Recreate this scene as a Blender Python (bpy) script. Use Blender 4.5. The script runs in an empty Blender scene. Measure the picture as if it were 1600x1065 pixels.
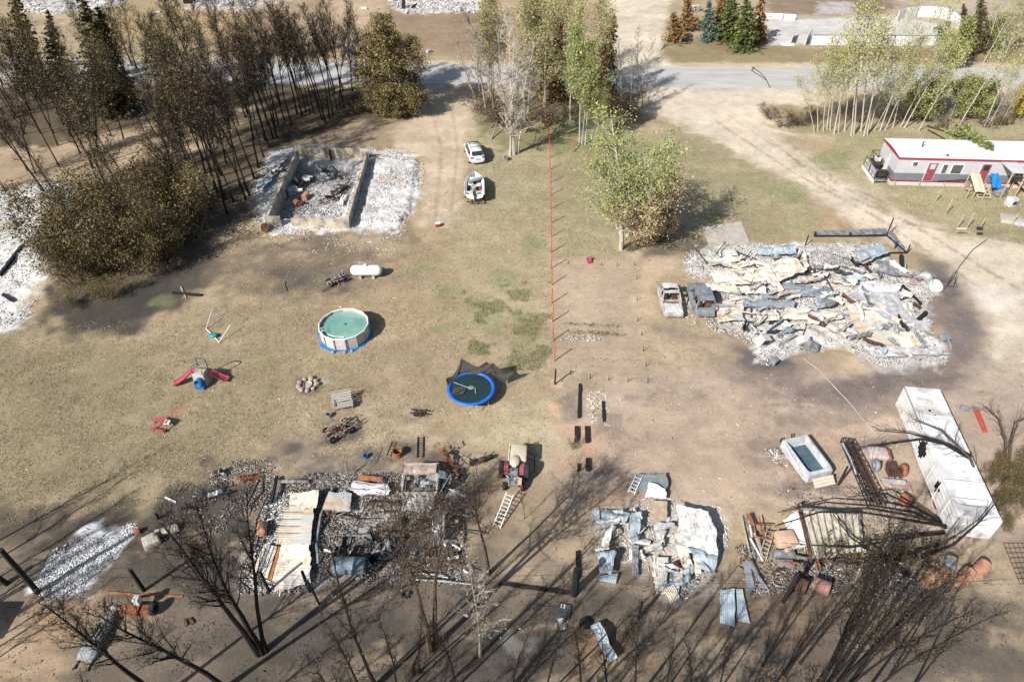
import bpy, math, random
import numpy as np
from mathutils import Vector, Matrix, Euler
R = math.radians
# ------------------------------------------------------------------ camera
H, PITCH, FPX = 37.0, R(41), 1067.0
scn = bpy.context.scene
cam_d = bpy.data.cameras.new('camera'); cam = bpy.data.objects.new('camera', cam_d)
scn.collection.objects.link(cam); scn.camera = cam
cam.location = (0, 0, H); cam.rotation_euler = (R(90) - PITCH, 0, 0)
cam_d.sensor_width = 36; cam_d.lens = FPX / 1600 * 36; cam_d.clip_start = 0.5; cam_d.clip_end = 6000
# ------------------------------------------------------------------ sky and sun
SUN_EL, SUN_DIR = R(37.5), Vector((1, 1, 0)).normalized()      # direction the shadows run
w = bpy.data.worlds.new('World'); scn.world = w; w.use_nodes = True
nt = w.node_tree; bg = nt.nodes['Background']
sky = nt.nodes.new('ShaderNodeTexSky'); sky.sky_type = 'NISHITA'; sky.sun_disc = False
sky.sun_elevation = SUN_EL; sky.sun_rotation = R(225); sky.dust_density = 1.5; sky.air_density = 1.2
nt.links.new(sky.outputs[0], bg.inputs[0]); bg.inputs[1].default_value = 0.075
sd = bpy.data.lights.new('sun', 'SUN'); sd.energy = 4.8; sd.angle = R(0.5); sd.color = (1.0, 0.975, 0.935)
so = bpy.data.objects.new('sun', sd); scn.collection.objects.link(so)
ld = Vector((SUN_DIR.x * math.cos(SUN_EL), SUN_DIR.y * math.cos(SUN_EL), -math.sin(SUN_EL)))
so.rotation_euler = ld.to_track_quat('-Z', 'Y').to_euler(); so.location = (-60, -60, 90)
scn.view_settings.view_transform = 'Standard'; scn.view_settings.look = 'None'
scn.view_settings.exposure = 0.93; scn.view_settings.gamma = 1
KA = 1.72      # how much brighter than its albedo a sunlit surface shows
# ------------------------------------------------------------------ helpers
cP, sP = math.cos(PITCH), math.sin(PITCH)
def ray(px, py):
    a = (px - 800) / FPX; b = (532.5 - py) / FPX
    return Vector((a, cP + b * sP, -sP + b * cP))
def G(px, py, z=0.0):
    d = ray(px, py); t = (z - H) / d.z
    return Vector((d.x * t, d.y * t, z))
def TR(bx, by, tx, ty):
    """base on the ground, and the point over it where the seen top stands"""
    b = G(bx, by); d = ray(tx, ty); t = (d.x * b.x + d.y * b.y) / (d.x ** 2 + d.y ** 2)
    return b, Vector((d.x * t, d.y * t, H + d.z * t))
def lin(c):
    r = []
    for v in c[:3]:
        v = v / 255.0
        r.append(v / 12.92 if v <= 0.04045 else ((v + 0.055) / 1.055) ** 2.4)
    return r
def A(r, g, b):
    return tuple(min(0.86, v / KA) for v in lin((r, g, b)))
rnd = random.Random(7)
col = scn.collection
def tag(o, label=None, cat=None, group=None, kind=None):
    if label: o['label'] = label
    if cat: o['category'] = cat
    if group: o['group'] = group
    if kind: o['kind'] = kind
    return o
def thing(name, label, cat, loc=(0, 0, 0), rz=0, group=None):
    o = bpy.data.objects.new(name, None); col.objects.link(o); o.empty_display_size = 0.3
    o.location = loc; o.rotation_euler = (0, 0, rz)
    return tag(o, label, cat, group)
def kids(o, allo=None):
    return [c for c in bpy.data.objects if c.parent == o]
def copy_tree(o, parent=None):
    c = o.copy(); col.objects.link(c); c.parent = parent
    for ch in o.children: copy_tree(ch, c)
    return c
MATS = {}
def nd(nt, t, **k):
    n = nt.nodes.new(t)
    for a, b in k.items(): setattr(n, a, b)
    return n
def mat(name, c1, c2=None, rough=0.85, metal=0.0, scale=3.0, c3=None, bump=0.0, stretch=(1, 1, 1), island=None, spec=0.3, alpha=None, emis=None, thr=(0.35, 0.65)):
    """noise-mixed paint; island = list of colours picked at random per loose piece"""
    if name in MATS: return MATS[name]
    m = bpy.data.materials.new(name); m.use_nodes = True; nt = m.node_tree
    b = nt.nodes['Principled BSDF']; b.inputs['Roughness'].default_value = rough
    b.inputs['Metallic'].default_value = metal; b.inputs['Specular IOR Level'].default_value = spec
    L = nt.links.new
    tc = nd(nt, 'ShaderNodeTexCoord'); mp = nd(nt, 'ShaderNodeMapping'); mp.inputs['Scale'].default_value = stretch
    L(tc.outputs['Object'], mp.inputs[0])
    n = nd(nt, 'ShaderNodeTexNoise'); n.inputs['Scale'].default_value = scale; n.inputs['Detail'].default_value = 6
    n.inputs['Roughness'].default_value = 0.65; L(mp.outputs[0], n.inputs['Vector'])
    cr = nd(nt, 'ShaderNodeValToRGB'); e = cr.color_ramp.elements
    if island:
        g = nd(nt, 'ShaderNodeNewGeometry'); cr.color_ramp.interpolation = 'CONSTANT' if len(island) > 2 else 'LINEAR'
        e[0].position = 0; e[0].color = (*island[0], 1); e[1].position = 1 / len(island) if len(island) > 2 else 1; e[1].color = (*island[1], 1)
        for i, c in enumerate(island[2:]): x = e.new((i + 2) / len(island)); x.color = (*c, 1)
        L(g.outputs['Random Per Island'], cr.inputs[0])
        hs = nd(nt, 'ShaderNodeHueSaturation'); mr = nd(nt, 'ShaderNodeMapRange'); mr.inputs[3].default_value = 0.65; mr.inputs[4].default_value = 1.3
        oi = nd(nt, 'ShaderNodeObjectInfo'); ad = nd(nt, 'ShaderNodeMath', operation='ADD'); L(n.outputs[0], ad.inputs[0])
        mu = nd(nt, 'ShaderNodeMath', operation='MULTIPLY'); L(oi.outputs['Random'], mu.inputs[0]); mu.inputs[1].default_value = 0.35; L(mu.outputs[0], ad.inputs[1])
        L(ad.outputs[0], mr.inputs[0]); L(mr.outputs[0], hs.inputs['Value']); L(cr.outputs[0], hs.inputs['Color']); L(hs.outputs[0], b.inputs['Base Color'])
    else:
        c2 = c2 or tuple(v * 0.78 for v in c1)
        e[0].position = thr[0]; e[0].color = (*c2, 1); e[1].position = thr[1]; e[1].color = (*c1, 1)
        if c3: x = e.new(min(0.95, thr[1] + 0.1)); x.color = (*c3, 1)
        L(n.outputs[0], cr.inputs[0]); L(cr.outputs[0], b.inputs['Base Color'])
    if bump:
        bp = nd(nt, 'ShaderNodeBump'); bp.inputs['Strength'].default_value = bump; bp.inputs['Distance'].default_value = 0.03
        L(n.outputs[0], bp.inputs['Height']); L(bp.outputs[0], b.inputs['Normal'])
    if alpha is not None: b.inputs['Alpha'].default_value = alpha
    MATS[name] = m
    return m
class MB:
    def __init__(s): s.v = []; s.f = []
    def add(s, vs, fs):
        n = len(s.v); s.v += [tuple(v) for v in vs]; s.f += [tuple(i + n for i in f) for f in fs]; return s
    def box(s, c, d, rot=(0, 0, 0), taper=(1, 1)):
        M = Euler(rot).to_matrix(); x, y, z = d[0] / 2, d[1] / 2, d[2] / 2
        vs = []
        for k in (-1, 1):
            tx, ty = taper if k > 0 else (1, 1)
            for a, b in ((-1, -1), (1, -1), (1, 1), (-1, 1)): vs.append(M @ Vector((a * x * tx, b * y * ty, k * z)) + Vector(c))
        return s.add(vs, [(3, 2, 1, 0), (4, 5, 6, 7), (0, 1, 5, 4), (1, 2, 6, 5), (2, 3, 7, 6), (3, 0, 4, 7)])
    def bar(s, p, q, wd, hd=None):
        p, q = Vector(p), Vector(q); d = q - p; L = d.length
        if L < 1e-5: return s
        hd = hd or wd; d.normalize(); up = Vector((0, 0, 1)) if abs(d.z) < 0.95 else Vector((1, 0, 0))
        sd = d.cross(up).normalized(); up = sd.cross(d)
        vs = [a + sd * (i * wd / 2) + up * (j * hd / 2) for a in (p, q) for i, j in ((-1, -1), (1, -1), (1, 1), (-1, 1))]
        return s.add(vs, [(0, 1, 2, 3), (7, 6, 5, 4), (4, 5, 1, 0), (5, 6, 2, 1), (6, 7, 3, 2), (7, 4, 0, 3)])
    def tube(s, pts, rad, n=6, cap=True, closed=False):
        pts = [Vector(p) for p in pts]; N = len(pts)
        if not isinstance(rad, (list, tuple)): rad = [rad] * N
        vs = []; ref = None
        for i, p in enumerate(pts):
            if closed: d = pts[(i + 1) % N] - pts[i - 1]
            else: d = pts[min(i + 1, N - 1)] - pts[max(i - 1, 0)]
            d.normalize()
            if ref is None: ref = Vector((0, 0, 1)) if abs(d.z) < 0.9 else Vector((1, 0, 0))
            a = d.cross(ref)
            if a.length < 1e-4: a = d.cross(Vector((0.3, 1, 0.2)))
            a.normalize(); b = a.cross(d); ref = b if False else ref
            for k in range(n):
                t = 2 * math.pi * k / n; vs.append(p + (a * math.cos(t) + b * math.sin(t)) * rad[i])
        fs = []
        for i in range(N if closed else N - 1):
            j = (i + 1) % N
            for k in range(n): fs.append((i * n + k, j * n + k, j * n + (k + 1) % n, i * n + (k + 1) % n))
        if cap and not closed: fs += [tuple(range(n)), tuple((N - 1) * n + k for k in reversed(range(n)))]
        return s.add(vs, fs)
    def lathe(s, prof, n=24, M=None, rag=0):
        vs = []
        for r, z in prof:
            for k in range(n): t = 2 * math.pi * k / n; vs.append(Vector((r * math.cos(t), r * math.sin(t), z)))
        if M is not None: vs = [M @ v for v in vs]
        fs = [(i * n + k, i * n + (k + 1) % n, (i + 1) * n + (k + 1) % n, (i + 1) * n + k) for i in range(len(prof) - 1) for k in range(n)]
        return s.add(vs, fs)
    def loft(s, secs, cap=True):
        """closed cross-sections with the same count"""
        n = len(secs[0]); vs = [v for sc in secs for v in sc]
        fs = [(i * n + k, i * n + (k + 1) % n, (i + 1) * n + (k + 1) % n, (i + 1) * n + k) for i in range(len(secs) - 1) for k in range(n)]
        if cap: fs += [tuple(reversed(range(n))), tuple((len(secs) - 1) * n + k for k in range(n))]
        return s.add(vs, fs)
    def prism(s, poly, z0, z1):
        n = len(poly); vs = [(p[0], p[1], z0) for p in poly] + [(p[0], p[1], z1) for p in poly]
        return s.add(vs, [tuple(reversed(range(n))), tuple(range(n, 2 * n))] + [(k, (k + 1) % n, n + (k + 1) % n, n + k) for k in range(n)])
    def grid(s, P, th=0.006):
        """P[i][j] points; thin double-sided sheet with real thickness"""
        n, m = len(P), len(P[0]); vs = [Vector(p) for r in P for p in r]; vs2 = [v - Vector((0, 0, th)) for v in vs]
        fs = []
        for i in range(n - 1):
            for j in range(m - 1):
                a, b, c, d = i * m + j, i * m + j + 1, (i + 1) * m + j + 1, (i + 1) * m + j
                fs.append((a, b, c, d)); k = n * m; fs.append((d + k, c + k, b + k, a + k))
        rim = [j for j in range(m)] + [i * m + m - 1 for i in range(1, n)] + [(n - 1) * m + j for j in range(m - 2, -1, -1)] + [i * m for i in range(n - 2, 0, -1)]
        k = n * m
        for a, b in zip(rim, rim[1:] + rim[:1]): fs.append((b, a, a + k, b + k))
        return s.add(vs + vs2, fs)
    def build(s, name, m, parent=None, smooth=False, loc=None):
        me = bpy.data.meshes.new(name); me.from_pydata(s.v, [], s.f); me.update()
        if smooth: me.polygons.foreach_set('use_smooth', [True] * len(me.polygons))
        if m: me.materials.append(m)
        o = bpy.data.objects.new(name, me); col.objects.link(o)
        if parent: o.parent = parent
        if loc is not None: o.location = loc
        return o
def bevel(o, w=0.03, seg=2, sub=0):
    md = o.modifiers.new('bevel', 'BEVEL'); md.width = w; md.segments = seg; md.limit_method = 'ANGLE'; md.angle_limit = R(35)
    o.data.polygons.foreach_set('use_smooth', [True] * len(o.data.polygons))
    return o
def vnoise(x, y, s, seed=0, octv=4):
    """value noise 0..1 on numpy arrays; s = size of the largest cell"""
    tot = np.zeros_like(x); amp = 1; nrm = 0
    for o in range(octv):
        u = x / s + 37.1 * seed + 11 * o; v = y / s - 17.7 * seed + 5 * o
        iu = np.floor(u).astype(np.int64); iv = np.floor(v).astype(np.int64); fu = u - iu; fv = v - iv
        fu = fu * fu * (3 - 2 * fu); fv = fv * fv * (3 - 2 * fv)
        def h(a, b):
            n = (a * 374761393 + b * 668265263 + seed * 1442695 + o * 97531) & 0x7fffffff
            n = ((n ^ (n >> 13)) * 1274126177) & 0x7fffffff
            return ((n ^ (n >> 16)) & 0xffff) / 65535.0
        tot += amp * ((h(iu, iv) * (1 - fu) + h(iu + 1, iv) * fu) * (1 - fv) + (h(iu, iv + 1) * (1 - fu) + h(iu + 1, iv + 1) * fu) * fv)
        nrm += amp; amp *= 0.55; s = s / 2.1
    return tot / nrm
def sdf(x, y, poly):
    """signed distance, negative inside"""
    d = np.full(x.shape, 1e9); ins = np.zeros(x.shape, bool); n = len(poly)
    for i in range(n):
        ax, ay = poly[i]; bx, by = poly[(i + 1) % n]; ex, ey = bx - ax, by - ay
        t = np.clip(((x - ax) * ex + (y - ay) * ey) / (ex * ex + ey * ey + 1e-9), 0, 1)
        d = np.minimum(d, np.hypot(x - ax - t * ex, y - ay - t * ey))
        c = ((ay > y) != (by > y)) & (x < (bx - ax) * (y - ay) / (by - ay + 1e-12) + ax); ins ^= c
    return np.where(ins, -d, d)
def line_sd(x, y, pts):
    d = np.full(x.shape, 1e9)
    for (ax, ay), (bx, by) in zip(pts, pts[1:]):
        ex, ey = bx - ax, by - ay
        t = np.clip(((x - ax) * ex + (y - ay) * ey) / (ex * ex + ey * ey + 1e-9), 0, 1)
        d = np.minimum(d, np.hypot(x - ax - t * ex, y - ay - t * ey))
    return d
def W(pts): return [tuple(G(*p)[:2]) for p in pts]
# ------------------------------------------------------------------ ground: one sheet, its soils and ash painted by zone
def axis(segs):
    out = [segs[0][0]]
    for a, b, st in segs:
        n = max(1, int(round((b - a) / st))); out += list(np.linspace(a, b, n + 1)[1:])
    return np.array(out)
gx = axis([(-3000, -600, 600), (-600, -130, 60), (-130, -100, 4), (-100, -34, .34), (-34, 34, .19), (34, 100, .34), (100, 130, 4), (130, 600, 60), (600, 3000, 600)])
gy = axis([(-400, -40, 60), (-40, 8, 2), (8, 42, .17), (42, 85, .25), (85, 150, .5), (150, 240, 6), (240, 600, 60), (600, 4000, 500)])
X, Y = np.meshgrid(gx, gy); nX, nY = len(gx), len(gy); X = X.ravel(); Y = Y.ravel()
n1 = vnoise(X, Y, 9, 1, 5); n2 = vnoise(X, Y, 2.2, 2, 4); n3 = vnoise(X, Y, .7, 3, 2); n4 = vnoise(X, Y, 26, 4, 4); n5 = vnoise(X, Y, 1.4, 9, 4)
C0 = np.array(lin((190, 167, 136))); C1 = np.array(lin((166, 144, 108)))
t = np.clip((n1 * .6 + n2 * .4 - .35) / .3, 0, 1)[:, None]
COL = C0 * t + C1 * (1 - t)
GRS = np.clip(.5 + (n1 - .5) * 2, 0, 1)
ASH = np.zeros_like(X); HGT = (n1 - .5) * .10 + (n2 - .5) * .05 + (n3 - .5) * .02
def layer(rgb, op, fe, na, pts, kind='poly', grass=None, wd=1.0, ash=None, soft=0.0, only=None):
    global COL, GRS, ASH
    p = W(pts); xs = [q[0] for q in p]; ys = [q[1] for q in p]; pad = fe + na + 2 + (wd if kind == 'line' else 0)
    ix = np.where((X > min(xs) - pad) & (X < max(xs) + pad) & (Y > min(ys) - pad) & (Y < max(ys) + pad))[0]
    x, y = X[ix], Y[ix]
    d = sdf(x, y, p) if kind == 'poly' else line_sd(x, y, p) - wd / 2
    d = d + (n5[ix] - .5) * 2 * na + (n1[ix] - .5) * na + (n3[ix] - .5) * (1.6 if ash else .5)
    m = np.clip(.5 - d / max(fe, .05), 0, 1); m = m * m * (3 - 2 * m) * op
    if soft: m = m * np.clip(1 - soft + 2 * soft * (vnoise(x, y, 3.5, 12, 5) - .25) * 1.6, 0, 1)
    if rgb is not None: COL[ix] = COL[ix] * (1 - m[:, None]) + np.array(lin(rgb)) * m[:, None]
    if grass is not None: GRS[ix] = GRS[ix] * (1 - m) + grass * m
    if ash is not None: ASH[ix] = ASH[ix] * (1 - m) + ash * m
    else: ASH[ix] = ASH[ix] * (1 - m * .8)
    return ix, m
Ly = layer
# far fields and verges
Ly((168, 142, 114), .9, 5, 3, [(380, -60), (800, -60), (760, 95), (380, 92)], grass=.2)
Ly((150, 126, 100), .7, 4, 3, [(560, 25), (760, 25), (740, 80), (600, 70)], grass=.1, soft=.4)
Ly((200, 172, 142), .8, 3, 2, [(520, -10), (600, -10), (600, 50), (540, 90), (530, 60)], grass=.1)
Ly((178, 152, 110), .9, 5, 3, [(170, 10), (380, 0), (385, 60), (180, 70)], grass=.6)
Ly((212, 196, 184), .8, 3, 1, [(280, -30), (560, -30), (380, 20), (290, 14)], grass=0)
Ly((186, 168, 146), .9, 5, 2, [(1180, -80), (1800, -80), (1800, 60), (1180, 40)], grass=.2)
Ly((138, 112, 92), .8, 3, 2, [(1190, -30), (1400, -30), (1390, 22), (1200, 24)], grass=.2)
Ly((120, 92, 74), .8, 3, 2, [(1560, 20), (1700, 20), (1700, 70), (1560, 80)], grass=.2)
Ly((158, 142, 104), .9, 1.5, 1, [(1035, 62), (1190, 60), (1262, 78), (1262, 100), (1060, 102), (1036, 88)], grass=1)
Ly((148, 120, 84), .6, 2, 2, [(1080, 66), (1190, 66), (1240, 84), (1120, 88)], grass=.8, soft=.4)
Ly((152, 130, 92), .85, 2, 1.5, [(1230, 78), (1800, 74), (1800, 104), (1230, 100)], grass=.9)
Ly((208, 202, 195), .95, 1.0, .5, [(1195, 32), (1400, 26), (1480, 40), (1500, 60), (1440, 70), (1260, 70), (1195, 72)], grass=0)
Ly((172, 150, 118), .8, 3, 3, [(560, 84), (740, 84), (740, 98), (560, 98)], grass=.8)
# road with gravel shoulders
Ly((206, 186, 158), .9, 1.5, .8, [(-500, 90), (400, 88), (740, 95), (1040, 98), (2100, 98), (2100, 148), (1040, 146), (740, 138), (400, 140), (-500, 138)], grass=0)
ix_r, m_r = Ly((203, 200, 196), .97, .5, .15, [(-500, 97), (400, 94), (740, 101), (1040, 104), (1270, 106), (2100, 106), (2100, 138), (1270, 137), (1040, 135), (740, 128), (400, 132), (-500, 131)], grass=0)
Ly((216, 200, 176), .95, 2, 1, [(955, -60), (1075, -60), (1042, 20), (1034, 88), (1052, 108), (935, 108), (945, 50)], grass=0)
# lawns
Ly((166, 154, 120), .85, 3, 2.5, [(850, 185), (1000, 205), (1100, 210), (1240, 290), (1290, 360), (1100, 385), (990, 402), (862, 405)], grass=1)
Ly((182, 170, 134), .8, 2, 2, [(742, 185), (852, 185), (858, 330), (720, 335), (735, 240)], grass=1)
Ly((176, 162, 128), .7, 4, 4, [(700, 330), (858, 330), (866, 595), (810, 560), (690, 520), (640, 440)], grass=1, soft=.3)
Ly((136, 130, 92), .85, 2.0, 2, [(742, 148), (960, 150), (1010, 190), (930, 238), (780, 236), (745, 200)], grass=1)
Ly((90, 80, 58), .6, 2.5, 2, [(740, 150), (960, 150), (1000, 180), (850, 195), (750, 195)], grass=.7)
Ly((172, 160, 124), .9, 2, 1.5, [(1200, 196), (1700, 185), (1700, 395), (1480, 368), (1420, 320), (1340, 255), (1240, 222)], grass=1)
Ly((150, 128, 92), .6, 2, 2, [(1200, 150), (1290, 150), (1290, 205), (1230, 205)], grass=.8, soft=.4)
Ly((150, 134, 104), .85, 6, 4, [(-80, 520), (240, 520), (330, 470), (430, 520), (450, 640), (400, 720), (300, 770), (200, 800), (-80, 820)], grass=1)
Ly((172, 152, 120), .8, 6, 4, [(230, 470), (480, 460), (690, 520), (680, 640), (480, 660), (260, 600)], grass=.8)
Ly((172, 148, 118), .7, 5, 4, [(560, 380), (720, 350), (720, 640), (560, 640)], grass=.4, soft=.3)
# grove floor and the tan clearing through it
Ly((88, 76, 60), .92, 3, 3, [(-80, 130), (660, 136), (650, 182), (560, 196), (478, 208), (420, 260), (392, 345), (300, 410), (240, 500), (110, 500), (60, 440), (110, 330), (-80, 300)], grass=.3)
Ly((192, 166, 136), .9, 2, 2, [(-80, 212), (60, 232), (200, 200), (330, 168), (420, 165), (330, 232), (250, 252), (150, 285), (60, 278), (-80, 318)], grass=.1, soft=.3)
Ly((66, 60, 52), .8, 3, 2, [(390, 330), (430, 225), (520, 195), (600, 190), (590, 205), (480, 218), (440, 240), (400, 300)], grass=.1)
Ly((164, 140, 116), .75, 2, 2, [(520, 205), (650, 192), (650, 232), (590, 232), (480, 226)], grass=.1)
Ly((70, 66, 64), .9, 2, 1.5, [(72, 452), (150, 480), (300, 400), (345, 380), (320, 450), (240, 500), (215, 522), (100, 520)], grass=0)
Ly((112, 97, 84), .75, 5, 4, [(330, 400), (420, 366), (560, 370), (645, 372), (560, 398), (540, 440), (430, 460), (330, 440)], grass=0, soft=.3)
Ly((96, 88, 84), .7, 2, 1, [(430, 425), (540, 425), (545, 455), (430, 455)], grass=0, soft=.3)
# driveways
Ly((206, 184, 156), .92, 2.5, 1.5, [(646, 118), (742, 118), (735, 180), (728, 235), (724, 330), (705, 355), (655, 350), (662, 300), (655, 250), (600, 218), (640, 190)], grass=0)
Ly((220, 202, 178), .94, 2.5, 1.8, [(1040, 134), (1290, 136), (1272, 162), (1195, 165), (1205, 195), (1290, 218), (1400, 325), (1500, 372), (1800, 400), (1800, 640), (1500, 600), (1545, 500), (1455, 400), (1350, 352), (1235, 285), (1120, 218), (1040, 185), (1005, 172), (1000, 138)], grass=0)
Ly((164, 152, 108), .7, 1.2, 1, [(1230, 215), (1290, 225), (1400, 330), (1380, 330), (1260, 240)], grass=1, soft=.4)
Ly((186, 176, 134), .5, 1.5, 1, [(1210, 205), (1300, 225), (1330, 290), (1240, 260)], grass=1, soft=.5)
Ly((190, 166, 146), .92, 4, 3, [(880, 600), (1020, 560), (1200, 590), (1400, 590), (1620, 560), (1800, 900), (1400, 850), (1150, 800), (900, 800), (840, 720)], grass=0)
Ly((172, 146, 122), .6, 5, 4, [(900, 640), (1100, 620), (1300, 690), (1250, 760), (950, 760)], grass=0, soft=.4)
Ly((186, 163, 138), .9, 1, .4, [(864, 408), (992, 400), (1010, 600), (868, 600)], grass=.15)
Ly((204, 176, 146), .9, 1.5, 1, [(992, 405), (1062, 398), (1066, 436), (1030, 440), (1024, 500), (1000, 520)], grass=0)
Ly((178, 150, 122), .8, 1.2, .8, [(1190, 205), (1290, 215), (1335, 250), (1240, 235)], grass=.2, soft=.4)
for pts in ([(1200, 215), (1290, 290), (1420, 350), (1600, 380)], [(1216, 209), (1306, 282), (1436, 340), (1600, 364)], [(1120, 190), (1240, 270), (1380, 345), (1560, 470)], [(1140, 182), (1262, 262), (1400, 336), (1590, 450)]):
    Ly((168, 146, 118), .8, .3, .1, pts, 'line', wd=.3, soft=.3)
for pts in ([(660, 130), (690, 230), (680, 350)], [(700, 130), (715, 230), (704, 340)]):
    Ly((176, 152, 126), .7, .3, .1, pts, 'line', wd=.3, soft=.3)
Ly((228, 216, 202), .7, 3, 1.5, [(1500, 440), (1590, 450), (1600, 490), (1530, 480)], grass=0, soft=.3)
Ly((216, 198, 174), .7, 3, 2, [(1120, 150), (1180, 160), (1230, 230), (1160, 210)], grass=0, soft=.3)
# soot halo round the big ruin
Ly((142, 125, 116), .9, 2.6, 1.2, [(1020, 508), (1100, 540), (1180, 596), (1250, 628), (1380, 632), (1500, 600), (1548, 540), (1520, 470), (1475, 415), (1430, 395), (1440, 480), (1480, 560), (1300, 570), (1150, 530)], grass=0)
Ly((116, 107, 104), .8, 2.2, 1, [(1440, 400), (1500, 450), (1530, 530), (1490, 580), (1380, 600), (1300, 606), (1350, 580), (1490, 560), (1480, 500)], grass=0, soft=.3)
Ly((92, 84, 82), .8, 1.5, .8, [(1150, 540), (1240, 548), (1262, 570), (1200, 585), (1150, 566)], grass=0)
Ly((196, 166, 138), .85, 1.5, .8, [(1060, 528), (1140, 530), (1150, 556), (1100, 548)], grass=0)
Ly((204, 176, 148), .8, 2, 1, [(1240, 552), (1350, 558), (1360, 585), (1260, 592)], grass=0, soft=.3)
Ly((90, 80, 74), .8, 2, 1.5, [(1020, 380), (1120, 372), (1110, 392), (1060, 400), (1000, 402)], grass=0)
Ly((150, 130, 120), .5, 1.2, .6, [(1010, 508), (1110, 560), (1170, 620), (1230, 622), (1190, 600), (1110, 545), (1040, 508)], grass=0)
# burnt strip along the bottom and the two bottom ruins
Ly((114, 102, 89), .9, 6, 4, [(-80, 850), (180, 800), (330, 740), (700, 880), (880, 850), (1160, 860), (1400, 870), (1700, 860), (1700, 1300), (-80, 1300)], grass=.1)
Ly((78, 72, 66), .8, 4, 4, [(380, 930), (700, 940), (820, 1000), (800, 1100), (300, 1100), (330, 1000)], grass=.1, soft=.4)
Ly((70, 66, 62), .85, 3, 3, [(820, 920), (960, 920), (1000, 1000), (950, 1070), (800, 1070)], grass=.1, soft=.3)
Ly((176, 140, 102), .6, 3, 2, [(880, 990), (960, 1010), (1010, 1040), (900, 1060)], grass=.1, soft=.5)
Ly((86, 80, 76), .75, 4, 4, [(1100, 940), (1600, 930), (1600, 1100), (1100, 1100)], grass=.1, soft=.5)
Ly((140, 116, 90), .6, 3, 3, [(1120, 900), (1250, 930), (1380, 960), (1440, 1010), (1300, 1060), (1120, 1000)], grass=.1, soft=.5)
Ly((92, 84, 80), .9, 3.5, 3, [(330, 750), (440, 718), (560, 700), (700, 700), (770, 760), (800, 870), (740, 930), (380, 940), (290, 880)], grass=0, soft=.25)
Ly((74, 68, 62), .85, 3, 2.5, [(-50, 800), (220, 790), (320, 740), (400, 790), (380, 900), (270, 920), (200, 900), (50, 880)], grass=.1, soft=.25)
Ly((190, 162, 128), .85, 3, 2, [(-60, 965), (110, 955), (150, 1010), (90, 1090), (-60, 1100)], grass=.1)
Ly((172, 138, 104), .6, 3, 2, [(40, 930), (130, 940), (140, 1000), (60, 1000)], grass=.1, soft=.4)
Ly((174, 150, 124), .7, 3, 2, [(760, 770), (930, 740), (940, 900), (800, 930)], grass=.1, soft=.3)
Ly((200, 156, 124), .7, .8, .6, [(862, 668), (880, 662), (930, 668), (938, 700), (930, 735), (880, 738), (868, 715)], grass=0)
Ly((186, 168, 132), .9, .8, .6, [(868, 680), (900, 672), (904, 712), (880, 730)], grass=.3)
Ly((214, 172, 132), .8, .5, .4, [(858, 628), (878, 630), (874, 650), (856, 644)], grass=0)
Ly((214, 178, 142), .8, .5, .4, [(856, 594), (876, 592), (880, 606), (860, 610)], grass=0)
Ly((110, 104, 100), .7, 1.5, 1, [(868, 612), (912, 604), (915, 650), (880, 656)], grass=0, soft=.4)
Ly((100, 92, 86), .7, 2, 1.5, [(500, 670), (560, 650), (570, 700), (510, 710), (430, 720), (440, 690)], grass=0, soft=.3)
Ly((112, 104, 100), .6, 1.2, .8, [(636, 650), (672, 642), (676, 656), (640, 662)], grass=0)
Ly((188, 172, 138), .6, 3, 2, [(700, 640), (800, 620), (860, 680), (830, 740), (740, 700)], grass=.5, soft=.5)
Ly((96, 88, 82), .7, 1.6, 1, [(960, 735), (1040, 738), (1045, 760), (970, 770)], grass=0, soft=.3)
Ly((166, 106, 76), .45, 1, .8, [(920, 770), (1010, 760), (1010, 785), (925, 792)], grass=0, soft=.4)
Ly((100, 95, 92), .7, 1.6, 1, [(1225, 752), (1310, 752), (1320, 775), (1230, 775)], grass=0, soft=.2)
Ly((226, 212, 196), .6, 1.5, 1, [(1070, 905), (1130, 905), (1140, 930), (1080, 930)], grass=0)
Ly((172, 108, 66), .6, .8, .6, [(258, 640), (296, 632), (290, 652), (262, 652)], grass=0, soft=.4)
Ly((98, 92, 90), .8, 2.5, 1.6, [(400, 708), (470, 690), (560, 690), (610, 705), (560, 742), (400, 748)], grass=0, soft=.35)
Ly((86, 80, 74), .75, 2, 1.6, [(250, 760), (330, 730), (400, 745), (360, 800), (260, 800)], grass=.1, soft=.3)
Ly((200, 184, 150), .6, 2.5, 1.6, [(770, 640), (850, 620), (870, 690), (820, 720)], grass=.5, soft=.4)
Ly((84, 78, 76), .8, 1.2, .8, [(500, 672), (560, 660), (572, 690), (520, 706), (498, 694)], grass=0)
# green tufted patches
for px, py, rx in ((765, 505, 1.2), (775, 520, .9), (820, 545, 1.3), (800, 565, 1.1), (745, 475, .9), (700, 455, 1.2), (818, 490, 1), (830, 520, 1), (690, 512, .7), (415, 560, .6), (255, 470, .8), (650, 420, .9), (790, 440, 1.4), (830, 380, 1.2), (1300, 250, 1.6), (1230, 300, 1.8), (1010, 250, 2), (900, 215, 2.2), (500, 440, .8)):
    
    q = [(px + rx * 19 * math.cos(a), py + rx * 12 * math.sin(a)) for a in np.linspace(0, 6.2, 9)]
    Ly((130, 144, 92), .5, .8, .9, q, grass=1, soft=.4)
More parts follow.
